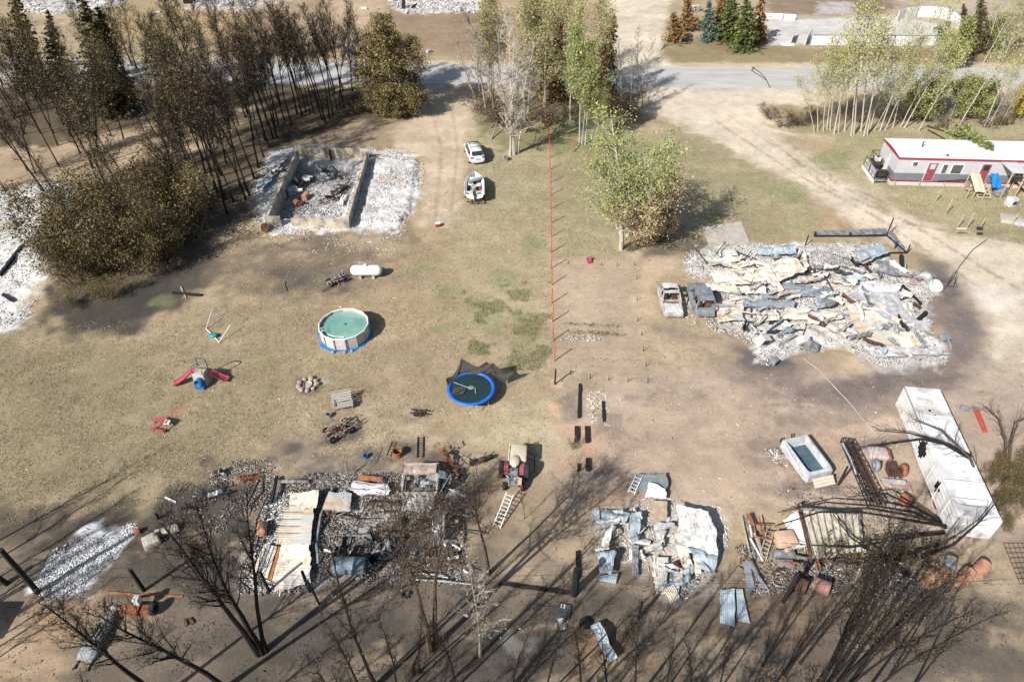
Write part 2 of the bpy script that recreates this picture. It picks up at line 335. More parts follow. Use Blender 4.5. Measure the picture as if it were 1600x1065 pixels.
# ash fields
AS = dict(ash=1, grass=0)
Z_left = [(-80, 325), (50, 288), (108, 284), (104, 318), (62, 366), (70, 430), (30, 512), (-80, 545)]
Z_found = [(398, 300), (420, 240), (470, 226), (580, 233), (652, 240), (658, 300), (640, 332), (618, 368), (560, 358), (480, 362), (412, 366), (400, 340)]
Z_big = [(1076, 402), (1120, 384), (1200, 380), (1370, 384), (1395, 408), (1440, 424), (1465, 450), (1445, 480), (1450, 530), (1480, 545), (1460, 572), (1380, 570), (1320, 540), (1235, 545), (1195, 562), (1150, 520), (1122, 512), (1116, 470), (1112, 436), (1072, 424)]
Z_shop = [(382, 870), (430, 770), (480, 750), (600, 745), (720, 740), (722, 890), (600, 905), (500, 912), (384, 928)]
Z_small = [(48, 922), (140, 828), (205, 816), (208, 836), (130, 936), (84, 936)]
Z_shed = [(930, 800), (1010, 775), (1130, 795), (1130, 890), (1060, 935), (1000, 880), (930, 850)]
Ly((226, 223, 219), .95, 1.0, 1.0, Z_left, **AS)
Ly((226, 224, 222), .95, .8, .8, Z_found, **AS)
Ly((226, 222, 218), .92, 1.0, 1.0, Z_big, **AS)
Ly((188, 182, 178), .85, .8, .8, Z_shop, ash=.8, grass=0)
Ly((222, 221, 220), .9, .5, .6, [(378, 925), (400, 850), (440, 790), (470, 780), (470, 860), (420, 925)], **AS)
Ly((228, 228, 228), .92, .5, .6, Z_small, **AS)
Ly((200, 190, 180), .6, 1, .8, Z_shed, ash=.5, grass=0)
Ly((232, 228, 222), .8, .6, .5, [(1030, 860), (1065, 830), (1075, 860), (1050, 890)], **AS)
Ly((226, 220, 214), .9, 1, 1, [(590, -30), (790, -30), (758, 20), (625, 22)], **AS)
Ly((222, 216, 212), .9, 1.5, 1, [(20, -30), (190, -30), (190, 8), (80, 24), (40, 18)], **AS)
Ly((226, 222, 218), .9, 1, 1, [(288, -12), (410, -12), (395, 12), (300, 10)], **AS)
Ly((206, 202, 198), .7, 1.2, .8, [(1280, 4), (1330, 4), (1335, 22), (1275, 22)], ash=1, grass=0)
Ly((236, 230, 224), .6, .8, .8, [(500, 600), (505, 590), (520, 600)], grass=0)
Ly((190, 186, 180), .3, .8, .8, [(800, 1000), (825, 995), (838, 1015), (815, 1035), (800, 1020)], ash=.6, grass=0, soft=.4)
Ly((190, 184, 178), .4, .8, 1.0, [(1330, 555), (1480, 552), (1460, 575), (1400, 580), (1350, 572)], ash=.8, grass=0)
Ly((132, 130, 130), .6, .6, .5, [(462, 250), (568, 250), (550, 300), (430, 345), (424, 335)], grass=0, ash=.8)
Ly((205, 165, 148), .4, .6, .6, [(590, 275), (630, 275), (640, 292), (590, 296)], grass=0, ash=.7)
Ly((96, 90, 86), .7, 1.2, 1.2, [(425, 262), (470, 256), (480, 275), (430, 285)], grass=0, ash=.5, soft=.4)
Ly((112, 106, 102), .7, 1.2, 1.0, [(1290, 396), (1350, 398), (1345, 425), (1290, 420)], grass=0, ash=.7, soft=.5)
Ly((104, 94, 86), .8, .8, .4, [(462, 590), (500, 588), (503, 616), (464, 618)], grass=0)
# wind-blown soot smudges, worn light patches and mottling everywhere
wx_, wy_ = (vnoise(X, Y, 12, 21, 4) - .5) * 9, (vnoise(X, Y, 12, 22, 4) - .5) * 9
s1 = vnoise(X + wx_, (Y + wy_) * 1.5, 5.5, 23, 5); s2 = vnoise(X + wx_, Y + wy_, 1.7, 24, 4); s3 = vnoise(X - wy_, (Y + wx_) * 2, 3.0, 25, 5)
COL *= (np.clip(.84 + .32 * (s1 - .2) / .6, .8, 1.14) * np.clip(.9 + .2 * (s2 - .2) / .6, .86, 1.1))[:, None]
bn = np.zeros_like(X)
for zz in ([(-80, 880), (180, 820), (330, 740), (700, 880), (880, 840), (1160, 840), (1400, 850), (1700, 850), (1700, 1300), (-80, 1300)], [(340, 360), (660, 360), (640, 440), (340, 470)], [(880, 600), (1600, 560), (1500, 800), (880, 820)], [(330, 700), (860, 640), (860, 900), (330, 900)]):
    bn = np.maximum(bn, np.clip(.5 - sdf(X, Y, W(zz)) / 4, 0, 1))
dk = np.clip((s3 - .54) / .12, 0, 1) * bn * (1 - ASH); COL = COL * (1 - .34 * dk[:, None]) + np.array(lin((96, 88, 84))) * (.30 * dk[:, None])
lt = np.clip((.40 - s3) / .1, 0, 1) * bn * (1 - ASH); COL = COL * (1 - .35 * lt[:, None]) + np.array(lin((200, 174, 142))) * (.35 * lt[:, None])
# relief: the sunken cellar floor inside the foundation, ash banked outside, garden furrows
cell = W([(463, 257), (566, 257), (538, 347), (418, 343)])
dc = sdf(X, Y, cell); HGT = HGT * (1 - ASH) + ASH * ((n2 - .4) * .5 + (n3 - .5) * .22)
HGT = np.where(dc < -.3, HGT * 1.2 - .55, HGT)
HGT += (ASH > .5) * np.clip(-sdf(X, Y, W([(580, 245), (655, 245), (640, 355), (560, 355)])) / 2, 0, .25)
gd = sdf(X, Y, W([(864, 408), (992, 400), (1010, 600), (868, 600)]))
HGT += np.where(gd < -.2, .010 * np.sin(Y * 2 * math.pi / .75), 0)
HGT[np.hypot(X, Y) > 260] *= .2
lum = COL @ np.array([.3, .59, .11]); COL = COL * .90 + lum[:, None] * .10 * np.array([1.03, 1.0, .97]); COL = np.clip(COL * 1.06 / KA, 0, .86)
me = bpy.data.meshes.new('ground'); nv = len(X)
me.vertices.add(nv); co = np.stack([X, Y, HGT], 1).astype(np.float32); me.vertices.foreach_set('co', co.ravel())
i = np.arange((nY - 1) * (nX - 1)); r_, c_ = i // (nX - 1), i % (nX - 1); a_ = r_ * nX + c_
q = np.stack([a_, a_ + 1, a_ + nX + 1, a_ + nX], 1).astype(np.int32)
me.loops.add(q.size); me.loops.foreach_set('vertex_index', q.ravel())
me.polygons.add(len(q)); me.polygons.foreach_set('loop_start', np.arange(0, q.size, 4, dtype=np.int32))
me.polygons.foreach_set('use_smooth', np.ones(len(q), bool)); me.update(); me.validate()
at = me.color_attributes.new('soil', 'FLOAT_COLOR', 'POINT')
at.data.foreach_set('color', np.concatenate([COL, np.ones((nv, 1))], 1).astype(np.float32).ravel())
for nm, arr in (('ash', ASH), ('grass', GRS)):
    a = me.attributes.new(nm, 'FLOAT', 'POINT'); a.data.foreach_set('value', arr.astype(np.float32))
HG = HGT.reshape(nY, nX)
def zg(x, y):
    i = int(np.clip(np.searchsorted(gx, x) - 1, 0, nX - 2)); j = int(np.clip(np.searchsorted(gy, y) - 1, 0, nY - 2))
    fx = (x - gx[i]) / (gx[i + 1] - gx[i]); fy = (y - gy[j]) / (gy[j + 1] - gy[j])
    return float((HG[j, i] * (1 - fx) + HG[j, i + 1] * fx) * (1 - fy) + (HG[j + 1, i] * (1 - fx) + HG[j + 1, i + 1] * fx) * fy)
gm = bpy.data.materials.new('ground_soil'); gm.use_nodes = True; nt = gm.node_tree; B = nt.nodes['Principled BSDF']; L = nt.links.new
B.inputs['Roughness'].default_value = .95; B.inputs['Specular IOR Level'].default_value = .12
tc = nd(nt, 'ShaderNodeTexCoord'); ca = nd(nt, 'ShaderNodeAttribute', attribute_name='soil'); aa = nd(nt, 'ShaderNodeAttribute', attribute_name='ash'); ga = nd(nt, 'ShaderNodeAttribute', attribute_name='grass')
def noi(sc, det=5, rough=.6, dist=0):
    n = nd(nt, 'ShaderNodeTexNoise'); n.inputs['Scale'].default_value = sc; n.inputs['Detail'].default_value = det; n.inputs['Roughness'].default_value = rough; n.inputs['Distortion'].default_value = dist
    L(tc.outputs['Object'], n.inputs['Vector']); return n
def mrg(src, a, b, c, d):
    m = nd(nt, 'ShaderNodeMapRange'); m.inputs[1].default_value = a; m.inputs[2].default_value = b; m.inputs[3].default_value = c; m.inputs[4].default_value = d; L(src, m.inputs[0]); return m.outputs[0]
def mth(op, a, b):
    m = nd(nt, 'ShaderNodeMath', operation=op)
    for k, v in enumerate((a, b)):
        if isinstance(v, (int, float)): m.inputs[k].default_value = v
        else: L(v, m.inputs[k])
    return m.outputs[0]
def mix(f, a, b, bt='MIX'):
    m = nd(nt, 'ShaderNodeMix', data_type='RGBA', blend_type=bt)
    if isinstance(f, (int, float)): m.inputs[0].default_value = f
    else: L(f, m.inputs[0])
    for k, v in ((6, a), (7, b)):
        if isinstance(v, tuple): m.inputs[k].default_value = (*v, 1)
        else: L(v, m.inputs[k])
    return m.outputs[2]
nA = noi(.9, 8, .7); nB = noi(5, 6, .7); nC = noi(18, 4, .6); nD = noi(2.6, 8, .75, .6); nE = noi(.28, 6, .6)
v1 = mrg(nA.outputs[0], .3, .7, .84, 1.15); v2 = mrg(nB.outputs[0], .3, .7, .88, 1.12); v3 = mrg(nC.outputs[0], .25, .75, .9, 1.1)
vv = mth('MULTIPLY', mth('MULTIPLY', v1, v2), v3)
vc = nd(nt, 'ShaderNodeCombineColor')
for k in range(3): L(vv, vc.inputs[k])
base = mix(1.0, ca.outputs['Color'], vc.outputs[0], 'MULTIPLY')
# grass: tufts of straw, olive and dark thatch
gs = mth('MULTIPLY', ga.outputs['Fac'], mrg(nD.outputs[0], .47, .60, 0, .75))
base = mix(mth('MULTIPLY', gs, .62), base, A(126, 112, 82))
base = mix(mth('MULTIPLY', mth('MULTIPLY', ga.outputs['Fac'], mrg(nB.outputs[0], .56, .68, 0, 1)), .5), base, A(212, 196, 162))
base = mix(mth('MULTIPLY', mth('MULTIPLY', ga.outputs['Fac'], mrg(nE.outputs[0], .52, .66, 0, 1)), .35), base, A(144, 134, 98))
# bare soil: cracks and darker damp blotches
bs = mth('MULTIPLY', mth('SUBTRACT', 1.0, ga.outputs['Fac']), mrg(nD.outputs[0], .55, .68, 0, .4))
base = mix(bs, base, A(120, 100, 82))
# ash: flakes of white, grey, black
vo = nd(nt, 'ShaderNodeTexVoronoi'); vo.inputs['Scale'].default_value = 6.5; vo.inputs['Randomness'].default_value = 1
wv = nd(nt, 'ShaderNodeVectorMath', operation='ADD'); L(tc.outputs['Object'], wv.inputs[0]); sc_ = nd(nt, 'ShaderNodeVectorMath', operation='SCALE'); L(nB.outputs['Color'], sc_.inputs[0]); sc_.inputs['Scale'].default_value = .5; L(sc_.outputs[0], wv.inputs[1]); L(wv.outputs[0], vo.inputs['Vector'])
cr = nd(nt, 'ShaderNodeValToRGB'); e = cr.color_ramp.elements; e[0].position = 0; e[0].color = (.05, .05, .05, 1); e[1].position = 1; e[1].color = (1.25, 1.25, 1.24, 1)
for p_, c_2 in ((.10, (.3, .29, .28)), (.22, (.74, .72, .70)), (.45, (.96, .94, .92)), (.8, (1.12, 1.12, 1.1))): x = e.new(p_); x.color = (*c_2, 1)
sx = nd(nt, 'ShaderNodeSeparateColor'); L(vo.outputs['Color'], sx.inputs[0])
L(mth('ADD', mth('MULTIPLY', sx.outputs[0], .6), mth('MULTIPLY', mrg(nD.outputs[0], .36, .64, 0, 1), .42)), cr.inputs[0])
ashc = mix(1.0, ca.outputs['Color'], cr.outputs[0], 'MULTIPLY')
asl = mth('MULTIPLY', aa.outputs['Fac'], 1.0)
ashc = mix(mrg(nA.outputs[0], .52, .66, 0, .62), ashc, A(118, 112, 108))
fin = mix(aa.outputs['Fac'], base, ashc)
L(fin, B.inputs['Base Color'])
bp = nd(nt, 'ShaderNodeBump'); bp.inputs['Strength'].default_value = .55; bp.inputs['Distance'].default_value = .05
L(mth('ADD', mth('ADD', nB.outputs[0], mth('MULTIPLY', nC.outputs[0], .5)), mth('MULTIPLY', nD.outputs[0], 1.2)), bp.inputs['Height']); L(bp.outputs[0], B.inputs['Normal'])
me.materials.append(gm); ground = bpy.data.objects.new('ground', me); col.objects.link(ground); tag(ground, kind='structure', label='dry tan and burnt ground with ash fields, driveways and worn grass')
# paved road laid on the ground, worn light grey chip seal
def road_strip(name, label, top, bot, m, z=.11):
    a = [G(*p) for p in top]; b = [G(*p) for p in bot]; mb = MB(); pts = []
    for p, q in zip(a, b):
        pts.append([p.lerp(q, t) + Vector((0, 0, z - .05 * (abs(t - .5) * 2) ** 2)) for t in (0, .25, .5, .75, 1)])
    mb.grid(pts, th=.12); return tag(mb.build(name, m, smooth=False), label, kind='structure')
m_road = mat('road_surface', A(206, 202, 196), A(184, 180, 174), rough=.95, scale=.6, c3=A(214, 208, 198), stretch=(.3, 1.5, 1), bump=.2)
xs = list(range(-700, 2400, 60))
def ytop(x): return 97 - 1.5 * (x < 500) + max(0, min(9, (x - 400) / 80))
def ybot(x): return 131 + max(0, min(6.5, (x - 600) / 80))
road_strip('road', 'pale grey paved village road running across the back', [(x, ytop(x)) for x in xs], [(x, ybot(x)) for x in xs], m_road)
# ------------------------------------------------------------------ trees
m_char = mat('charred_bark', A(44, 38, 34), A(26, 22, 20), rough=.9, scale=6)
m_brnbark = mat('scorched_bark', A(112, 92, 74), A(66, 54, 44), rough=.9, scale=4)
m_birch = mat('birch_bark', A(204, 195, 180), A(128, 116, 102), rough=.8, scale=3, thr=(.3, .42))
m_pale = mat('pale_bark', A(198, 182, 156), A(138, 122, 104), rough=.85, scale=3)
m_grey = mat('grey_dead_bark', A(186, 176, 164), A(128, 118, 108), rough=.9, scale=4)
lf = lambda n, *cs: mat(n, (1, 1, 1), island=[A(*c) for c in cs], rough=.75, scale=.6, spec=.15)
m_lburn = lf('burnt_leaves', (100, 82, 60), (72, 60, 46), (120, 98, 70), (56, 48, 40), (134, 112, 78))
m_lolive = lf('olive_leaves', (124, 112, 70), (98, 90, 56), (148, 130, 84), (82, 76, 50), (162, 144, 98), (110, 96, 64))
m_ldark = lf('dark_olive_leaves', (124, 110, 72), (96, 86, 58), (144, 128, 84), (78, 68, 48), (108, 94, 64))
m_lgreen = lf('green_leaves', (158, 164, 100), (138, 146, 84), (178, 180, 118), (152, 152, 96), (120, 126, 76))
m_lyel = lf('yellow_green_leaves', (176, 176, 104), (190, 188, 122), (156, 160, 90), (196, 192, 132), (150, 148, 96))
m_lyellow = lf('yellow_leaves', (216, 186, 66), (196, 164, 56), (232, 206, 96), (160, 148, 60))
m_ltan = lf('tan_dead_leaves', (196, 174, 136), (172, 150, 114), (214, 192, 154), (146, 126, 98), (182, 158, 118))
m_lbrn = lf('brown_leaves', (150, 122, 88), (116, 94, 68), (96, 78, 58), (176, 146, 108), (84, 68, 52))
m_lolive2 = lf('pale_olive_leaves', (172, 164, 112), (150, 144, 94), (190, 182, 130), (132, 124, 82), (160, 160, 100))
m_lbrnd = lf('dark_withered_leaves', (116, 98, 72), (90, 76, 58), (72, 62, 50), (140, 118, 86), (64, 56, 46))
m_spruce = lf('spruce_needles', (92, 90, 58), (72, 72, 48), (110, 104, 68), (118, 96, 62), (58, 60, 44))
m_blue = lf('blue_spruce_needles', (104, 126, 112), (84, 106, 94), (126, 146, 130), (70, 90, 78))
m_bright = lf('bright_spruce_needles', (106, 118, 60), (84, 98, 50), (128, 134, 72), (72, 82, 46))
m_rustc = lf('rust_brown_needles', (158, 116, 72), (130, 92, 56), (178, 138, 90), (108, 80, 52), (120, 110, 66))
def leaves_mesh(pts, n, size, spread, seed, m, name, parent, flat=.0, mask=None, stretch=1.7):
    rg = np.random.default_rng(seed); P = np.array(pts); k = rg.integers(0, len(P), n)
    c = P[k] + rg.normal(0, spread, (n, 3)) * np.array([1, 1, .8])
    a = rg.normal(0, 1, (n, 3)); a /= np.linalg.norm(a, axis=1)[:, None]; b = rg.normal(0, 1, (n, 3)); b[:, 2] += flat
    b = np.cross(a, b); b /= np.linalg.norm(b, axis=1)[:, None] + 1e-9
    s = (size * rg.uniform(.55, 1.35, n))[:, None]; a = a * s * stretch / 2; b = b * s / 2
    v = np.stack([c - a, c - b * .9 , c + a, c + b * .9], 1).reshape(-1, 3)
    me = bpy.data.meshes.new(name); me.vertices.add(4 * n); me.vertices.foreach_set('co', v.astype(np.float32).ravel())
    me.loops.add(4 * n); me.loops.foreach_set('vertex_index', np.arange(4 * n, dtype=np.int32))
    me.polygons.add(n); me.polygons.foreach_set('loop_start', np.arange(0, 4 * n, 4, dtype=np.int32)); me.update(); me.validate()
    me.materials.append(m); o = bpy.data.objects.new(name, me); col.objects.link(o); o.parent = parent; return o
def curve_pts(p, d, L, n, r, droop=0.0, wob=.08):
    pts = [Vector(p)]; d = Vector(d).normalized()
    for i in range(n):
        d = (d + Vector((r.gauss(0, wob), r.gauss(0, wob), r.gauss(0, wob) + droop))).normalized(); pts.append(pts[-1] + d * L / n)
    return pts, d
def build_tree(name, seed, h=12, r0=.11, nb=24, f0=.4, blen=.16, bang=55, sub=4, twig=3, leaf=None, mleaf=None, mbark=None, stems=1, spread=.0, leafn=1200, lsize=.16, lspread=.22, prof='top', wob=.03, twr=.007, fstem=0, lflo=0):
    r = random.Random(seed); root = bpy.data.objects.new(name, None); col.objects.link(root); root.empty_display_size = .3
    tr = MB(); tips = []
    for s in range(stems):
        az = r.uniform(0, 6.28); off = Vector((math.cos(az), math.sin(az), 0)) * (0.12 * stems ** .5 if stems > 1 else 0)
        hh = h * (r.uniform(.72, 1) if s else 1); lean = spread * r.uniform(.4, 1) if s or stems > 1 else 0
        pts, _ = curve_pts(off - Vector((0, 0, .15)), (math.cos(az) * lean, math.sin(az) * lean, 1), hh, 9, r, droop=.0, wob=wob)
        rad = [r0 * (1 - .88 * (i / 9) ** .9) * (1.35 if i == 0 else 1) * (1 if s == 0 else .75) for i in range(10)]
        tr.tube(pts, rad, 6)
        for b in range(nb // stems + 1):
            f = f0 + (1 - f0) * (b + r.random()) / (nb // stems + 1); f = min(f, .985)
            i = min(int(f * 9), 8); p = pts[i].lerp(pts[i + 1], f * 9 - i)
            if prof == 'top': Lb = h * blen * (1.15 - .75 * (f - f0) / (1 - f0)) * r.uniform(.6, 1.15)
            elif prof == 'round': u = (f - f0) / (1 - f0); Lb = h * blen * (.35 + 1.0 * math.sin(math.pi * min(1, u * .8 + .18))) * r.uniform(.6, 1.1)
            else: Lb = h * blen * r.uniform(.5, 1.1)
            az = r.uniform(0, 6.28); ea = R(bang + r.uniform(-14, 14)); d = (math.cos(az) * math.cos(ea), math.sin(az) * math.cos(ea), math.sin(ea))
            bp, bd = curve_pts(p, d, Lb, 4, r, droop=.03, wob=.10)
            rb = max(.012, rad[i] * .42); tr.tube(bp, [rb, rb * .8, rb * .6, rb * .4, twr], 4, cap=False)
            for k in range(sub):
                q = bp[1].lerp(bp[4], (k + r.random()) / sub); a2 = r.uniform(0, 6.28); e2 = R(r.uniform(5, 70))
                d2 = (Vector((math.cos(a2) * math.cos(e2), math.sin(a2) * math.cos(e2), math.sin(e2))) + bd * .7)
                sp, sdv = curve_pts(q, d2, Lb * r.uniform(.22, .5), 2, r, wob=.12); tr.tube(sp, [twr * 1.9, twr * 1.3, twr], 3, cap=False)
                if f > lflo: tips += [sp[1], sp[2], sp[2]]
                for t in range(twig):
                    q2 = sp[0].lerp(sp[2], r.random()); d3 = Vector((r.gauss(0, 1), r.gauss(0, 1), r.gauss(.4, .7))) + sdv
                    tp, _ = curve_pts(q2, d3, Lb * r.uniform(.1, .25), 1, r); tr.tube(tp, [twr, twr * .7], 3, cap=False)
                    if f > lflo: tips.append(tp[-1])
    tr.build('trunk', mbark, root)
    if leafn and tips: leaves_mesh([tuple(t) for t in tips], leafn, lsize, lspread, seed, mleaf, 'crown', root)
    root['h0'] = h; return root
def build_conifer(name, seed, h=9, rad=1.9, mleaf=None, dens=1.0, f0=.08, lsize=.17, ragged=.25):
    r = random.Random(seed); root = bpy.data.objects.new(name, None); col.objects.link(root); tr = MB(); tips = []
    tr.tube([(0, 0, -.1), (0, 0, h * .5), (r.gauss(0, .05), r.gauss(0, .05), h)], [.14, .09, .015], 6)
    nl = int(h * 3.2)
    for l in range(nl):
        f = f0 + (1 - f0) * l / nl; z = h * f
        for b in range(7):
            az = r.uniform(0, 6.28); Lb = rad * (1 - f) ** .85 * r.uniform(1 - ragged * 2, 1.08) + .12
            bp, _ = curve_pts((0, 0, z), (math.cos(az), math.sin(az), -.12), Lb, 4, r, droop=-.03, wob=.06); tr.tube(bp, [.025, .02, .015, .01, .006], 3, cap=False)
            m = max(2, int(Lb * 9 * dens))
            for k in range(m):
                u = (k + r.random()) / m; i = min(int(u * 4), 3); c = bp[i].lerp(bp[i + 1], u * 4 - i); wd = .22 * Lb * (1 - u * .7) + .03
                tips.append(tuple(c + Vector((r.gauss(0, wd), r.gauss(0, wd), -abs(r.gauss(0, .05))))))
    tr.build('trunk', m_brnbark, root); leaves_mesh(tips, int(len(tips) * 2.2), lsize, .05, seed, mleaf, 'crown', root, stretch=2.0); root['h0'] = h; return root
PROTO = {}
def kind_of(k):
    """a few different individuals of each kind, made once"""
    if k in PROTO: return PROTO[k]
    S = 100 * len(PROTO)
    T = lambda i, **a: build_tree(k[0], S + i, **a)
    if k[1] == 'burnt': P = [T(i, h=12.5, r0=.12, nb=30, f0=.44, blen=.19, bang=56, sub=6, twig=5, mbark=m_char, mleaf=m_lburn, leafn=700, lsize=.09, lspread=.34, twr=.010, wob=.04) for i in range(6)]
    elif k[1] == 'burntolive': P = [T(i, h=12.5, r0=.10, nb=30, f0=.38, blen=.21, bang=50, sub=6, twig=4, mbark=m_char, mleaf=m_ldark, leafn=1500, lsize=.10, lspread=.42, twr=.010, wob=.045) for i in range(5)]
    elif k[1] == 'olive': P = [T(i, h=10, r0=.09, nb=26, f0=.12, blen=.18, bang=48, sub=5, twig=3, mbark=m_brnbark, mleaf=m_lolive, leafn=7000, lsize=.13, lspread=.34, prof='round') for i in range(4)]
    elif k[1] == 'bush': P = [T(i, h=6, r0=.05, nb=34, f0=.1, blen=.22, bang=46, sub=4, twig=2, stems=6, spread=.45, mbark=m_brnbark, mleaf=m_ldark, leafn=3900, lsize=.10, lspread=.40, prof='round', fstem=1) for i in range(4)]
    elif k[1] == 'oliveb': P = [T(i, h=5, r0=.05, nb=34, f0=.05, blen=.24, bang=40, sub=4, twig=2, stems=6, spread=.45, mbark=m_brnbark, mleaf=m_lolive, leafn=7500, lsize=.12, lspread=.30, prof='round') for i in range(2)]
    elif k[1] == 'greenb': P = [T(i, h=5, r0=.05, nb=34, f0=.1, blen=.22, bang=46, sub=4, twig=2, stems=5, spread=.4, mbark=m_brnbark, mleaf=m_lgreen, leafn=6500, lsize=.13, lspread=.28, prof='round') for i in range(3)]
    elif k[1] == 'yellowb': P = [T(i, h=5, r0=.05, nb=30, f0=.1, blen=.22, bang=46, sub=4, twig=2, stems=5, spread=.4, mbark=m_pale, mleaf=m_lyellow, leafn=5500, lsize=.13, lspread=.28, prof='round') for i in range(1)]
    elif k[1] == 'brush': P = [T(i, h=2.2, r0=.02, nb=26, f0=.05, blen=.3, bang=50, sub=4, twig=3, stems=7, spread=.6, mbark=m_brnbark, mleaf=m_lbrnd, leafn=420, lsize=.08, lspread=.2, prof='round', twr=.008) for i in range(3)]
    elif k[1] == 'birch': P = [T(i, h=12, r0=.085, nb=26, f0=.36, blen=.19, bang=48, sub=4, twig=3, mbark=m_birch, mleaf=m_lyel, leafn=1100, lsize=.12, lspread=.4, twr=.010, wob=.05) for i in range(5)]
    elif k[1] == 'greenbirch': P = [T(i, h=12, r0=.09, nb=26, f0=.34, blen=.14, bang=45, sub=4, twig=3, mbark=m_birch, mleaf=m_lgreen, leafn=4200, lsize=.12, lspread=.36, twr=.010) for i in range(3)]
    elif k[1] == 'deadbirch': P = [T(i, h=13, r0=.16, nb=34, f0=.16, blen=.19, bang=38, sub=5, twig=4, mbark=m_birch, mleaf=m_ltan, leafn=350, lsize=.09, lspread=.4, twr=.014, wob=.04) for i in range(3)]
    elif k[1] == 'olivebirch': P = [T(i, h=13, r0=.12, nb=32, f0=.22, blen=.2, bang=48, sub=5, twig=3, mbark=m_pale, mleaf=m_lolive2, leafn=3300, lsize=.12, lspread=.42, twr=.010, wob=.04) for i in range(4)]
    elif k[1] == 'grey': P = [T(i, h=10, r0=.09, nb=24, f0=.2, blen=.15, bang=45, sub=4, twig=4, mbark=m_grey, mleaf=m_ltan, leafn=140, lsize=.07, lspread=.3, twr=.012, wob=.05) for i in range(3)]
    elif k[1] == 'barefront': P = [T(i, h=13, r0=.20, nb=34, f0=.42, blen=.20, bang=50, sub=7, twig=6, mbark=m_char, mleaf=m_lburn, leafn=500, lsize=.06, lspread=.2, twr=.006, wob=.05) for i in range(4)]
    elif k[1] == 'barethin': P = [T(i, h=13, r0=.13, nb=30, f0=.36, blen=.13, bang=60, sub=5, twig=4, mbark=m_char, mleaf=m_lburn, leafn=350, lsize=.05, lspread=.2, twr=.006, wob=.035) for i in range(4)]
    elif k[1] == 'leafyfront': P = [T(i, h=10, r0=.15, nb=30, f0=.50, blen=.20, bang=35, sub=5, twig=4, mbark=m_brnbark, mleaf=m_lbrnd, leafn=1700, lsize=.045, lspread=.26, twr=.007, wob=.045, prof='round') for i in range(3)]
    elif k[1] == 'spruce': P = [build_conifer(k[0], S + i, h=11, rad=2.4, mleaf=m_spruce) for i in range(2)]
    elif k[1] == 'blue': P = [build_conifer(k[0], S + i, h=6.2, rad=2.0, mleaf=m_blue, f0=.1, ragged=.12) for i in range(1)]
    elif k[1] == 'bright': P = [build_conifer(k[0], S + i, h=7, rad=1.9, mleaf=m_bright) for i in range(2)]
    elif k[1] == 'rust': P = [build_conifer(k[0], S + i, h=6, rad=1.9, mleaf=m_rustc, ragged=.35) for i in range(2)]
    PROTO[k] = [[p, False] for p in P]; return PROTO[k]
CNT = {}
tree_r = random.Random(11)
def plant(name, k, b, h, label, group=None, lean=(0, 0), wid=1.0, cat='tree', mats=None):
    L_ = kind_of((name, k)); i = CNT.get((name, k), 0) % len(L_); CNT[(name, k)] = CNT.get((name, k), 0) + 1
    p, used = L_[i]
    o = copy_tree(p) if used else p; L_[i][1] = True
    s = h / p['h0'] if 'h0' in p else 1
    o.location = (b[0], b[1], zg(b[0], b[1]) - .02); o.scale = (s * wid, s * wid, s)
    M = Matrix.Rotation(lean[0], 3, 'Y') @ Matrix.Rotation(-lean[1], 3, 'X') @ Matrix.Rotation(tree_r.uniform(0, 6.28), 3, 'Z')
    o.rotation_euler = M.to_euler(); tag(o, label, cat, group)
    if not group and 'group' in o: del o['group']
    return o
def tree_at(name, k, bx, by, tx, ty, label, group=None, wid=1.0, cat='tree', grow=1.0):
    b, t = TR(bx, by, tx, ty); d = t - b
    return plant(name, k, b, d.length * grow, label, group, (math.atan2(d.x, d.z), math.atan2(d.y, d.z)), wid, cat)
def fill(name, k, poly, n, h, label, group, seed, wid=(.8, 1.2), mind=1.2, lean=.05, cat='tree'):
    r = random.Random(seed); P = W(poly); xs = [p[0] for p in P]; ys = [p[1] for p in P]; got = []; tries = 0
    ks = k if isinstance(k, list) else [(name, k, label, group)]
    while len(got) < n and tries < 8000:
        tries += 1; x = r.uniform(min(xs), max(xs)); y = r.uniform(min(ys), max(ys))
        if sdf(np.array([x]), np.array([y]), P)[0] > 0 or any((x - a) ** 2 + (y - b) ** 2 < mind ** 2 for a, b in got): continue
        got.append((x, y)); q = ks[r.randrange(len(ks))] if len(ks) > 1 else ks[0]
        plant(q[0], q[1], (x, y), r.uniform(*h), q[2], q[3], (r.gauss(0, lean), r.gauss(0, lean)), r.uniform(*wid), cat)
# --- dark grove on the left
GR = 'thin scorched trees of the dark grove at left'
for bx, by in ((421, 231), (427, 216), (433, 216), (445, 190), (472, 181), (478, 176), (490, 178), (503, 188), (508, 191), (515, 186), (520, 180), (537, 168), (355, 334), (390, 306), (365, 316), (330, 328), (295, 348), (404, 262), (398, 280), (375, 290), (340, 300), (412, 246), (352, 312), (384, 312), (324, 300), (310, 320), (436, 200), (456, 196), (464, 178), (498, 168), (527, 172)):
    b = G(bx, by); plant('scorched_tree', 'burnt', b, tree_r.uniform(11.5, 14), 'thin blackened tree with brown leaves at the grove edge facing the walled ruin', 'blackened trees along the grove edge by the walled ruin', (tree_r.gauss(-.03, .03), tree_r.gauss(0, .02)), .9)
fill('scorched_tree', [('scorched_tree', 'burnt', 'slender charred tree in the middle of the dark left grove', 'charred trees filling the dark left grove'), ('scorched_tree', 'burntolive', 'slender tree with dull olive scorched leaves in the dark left grove', 'dull olive trees filling the dark left grove')], [(250, 170), (430, 140), (640, 140), (560, 178), (470, 178), (420, 232), (340, 300), (290, 330), (250, 260)], 52, (9, 13.5), '', '', 21)
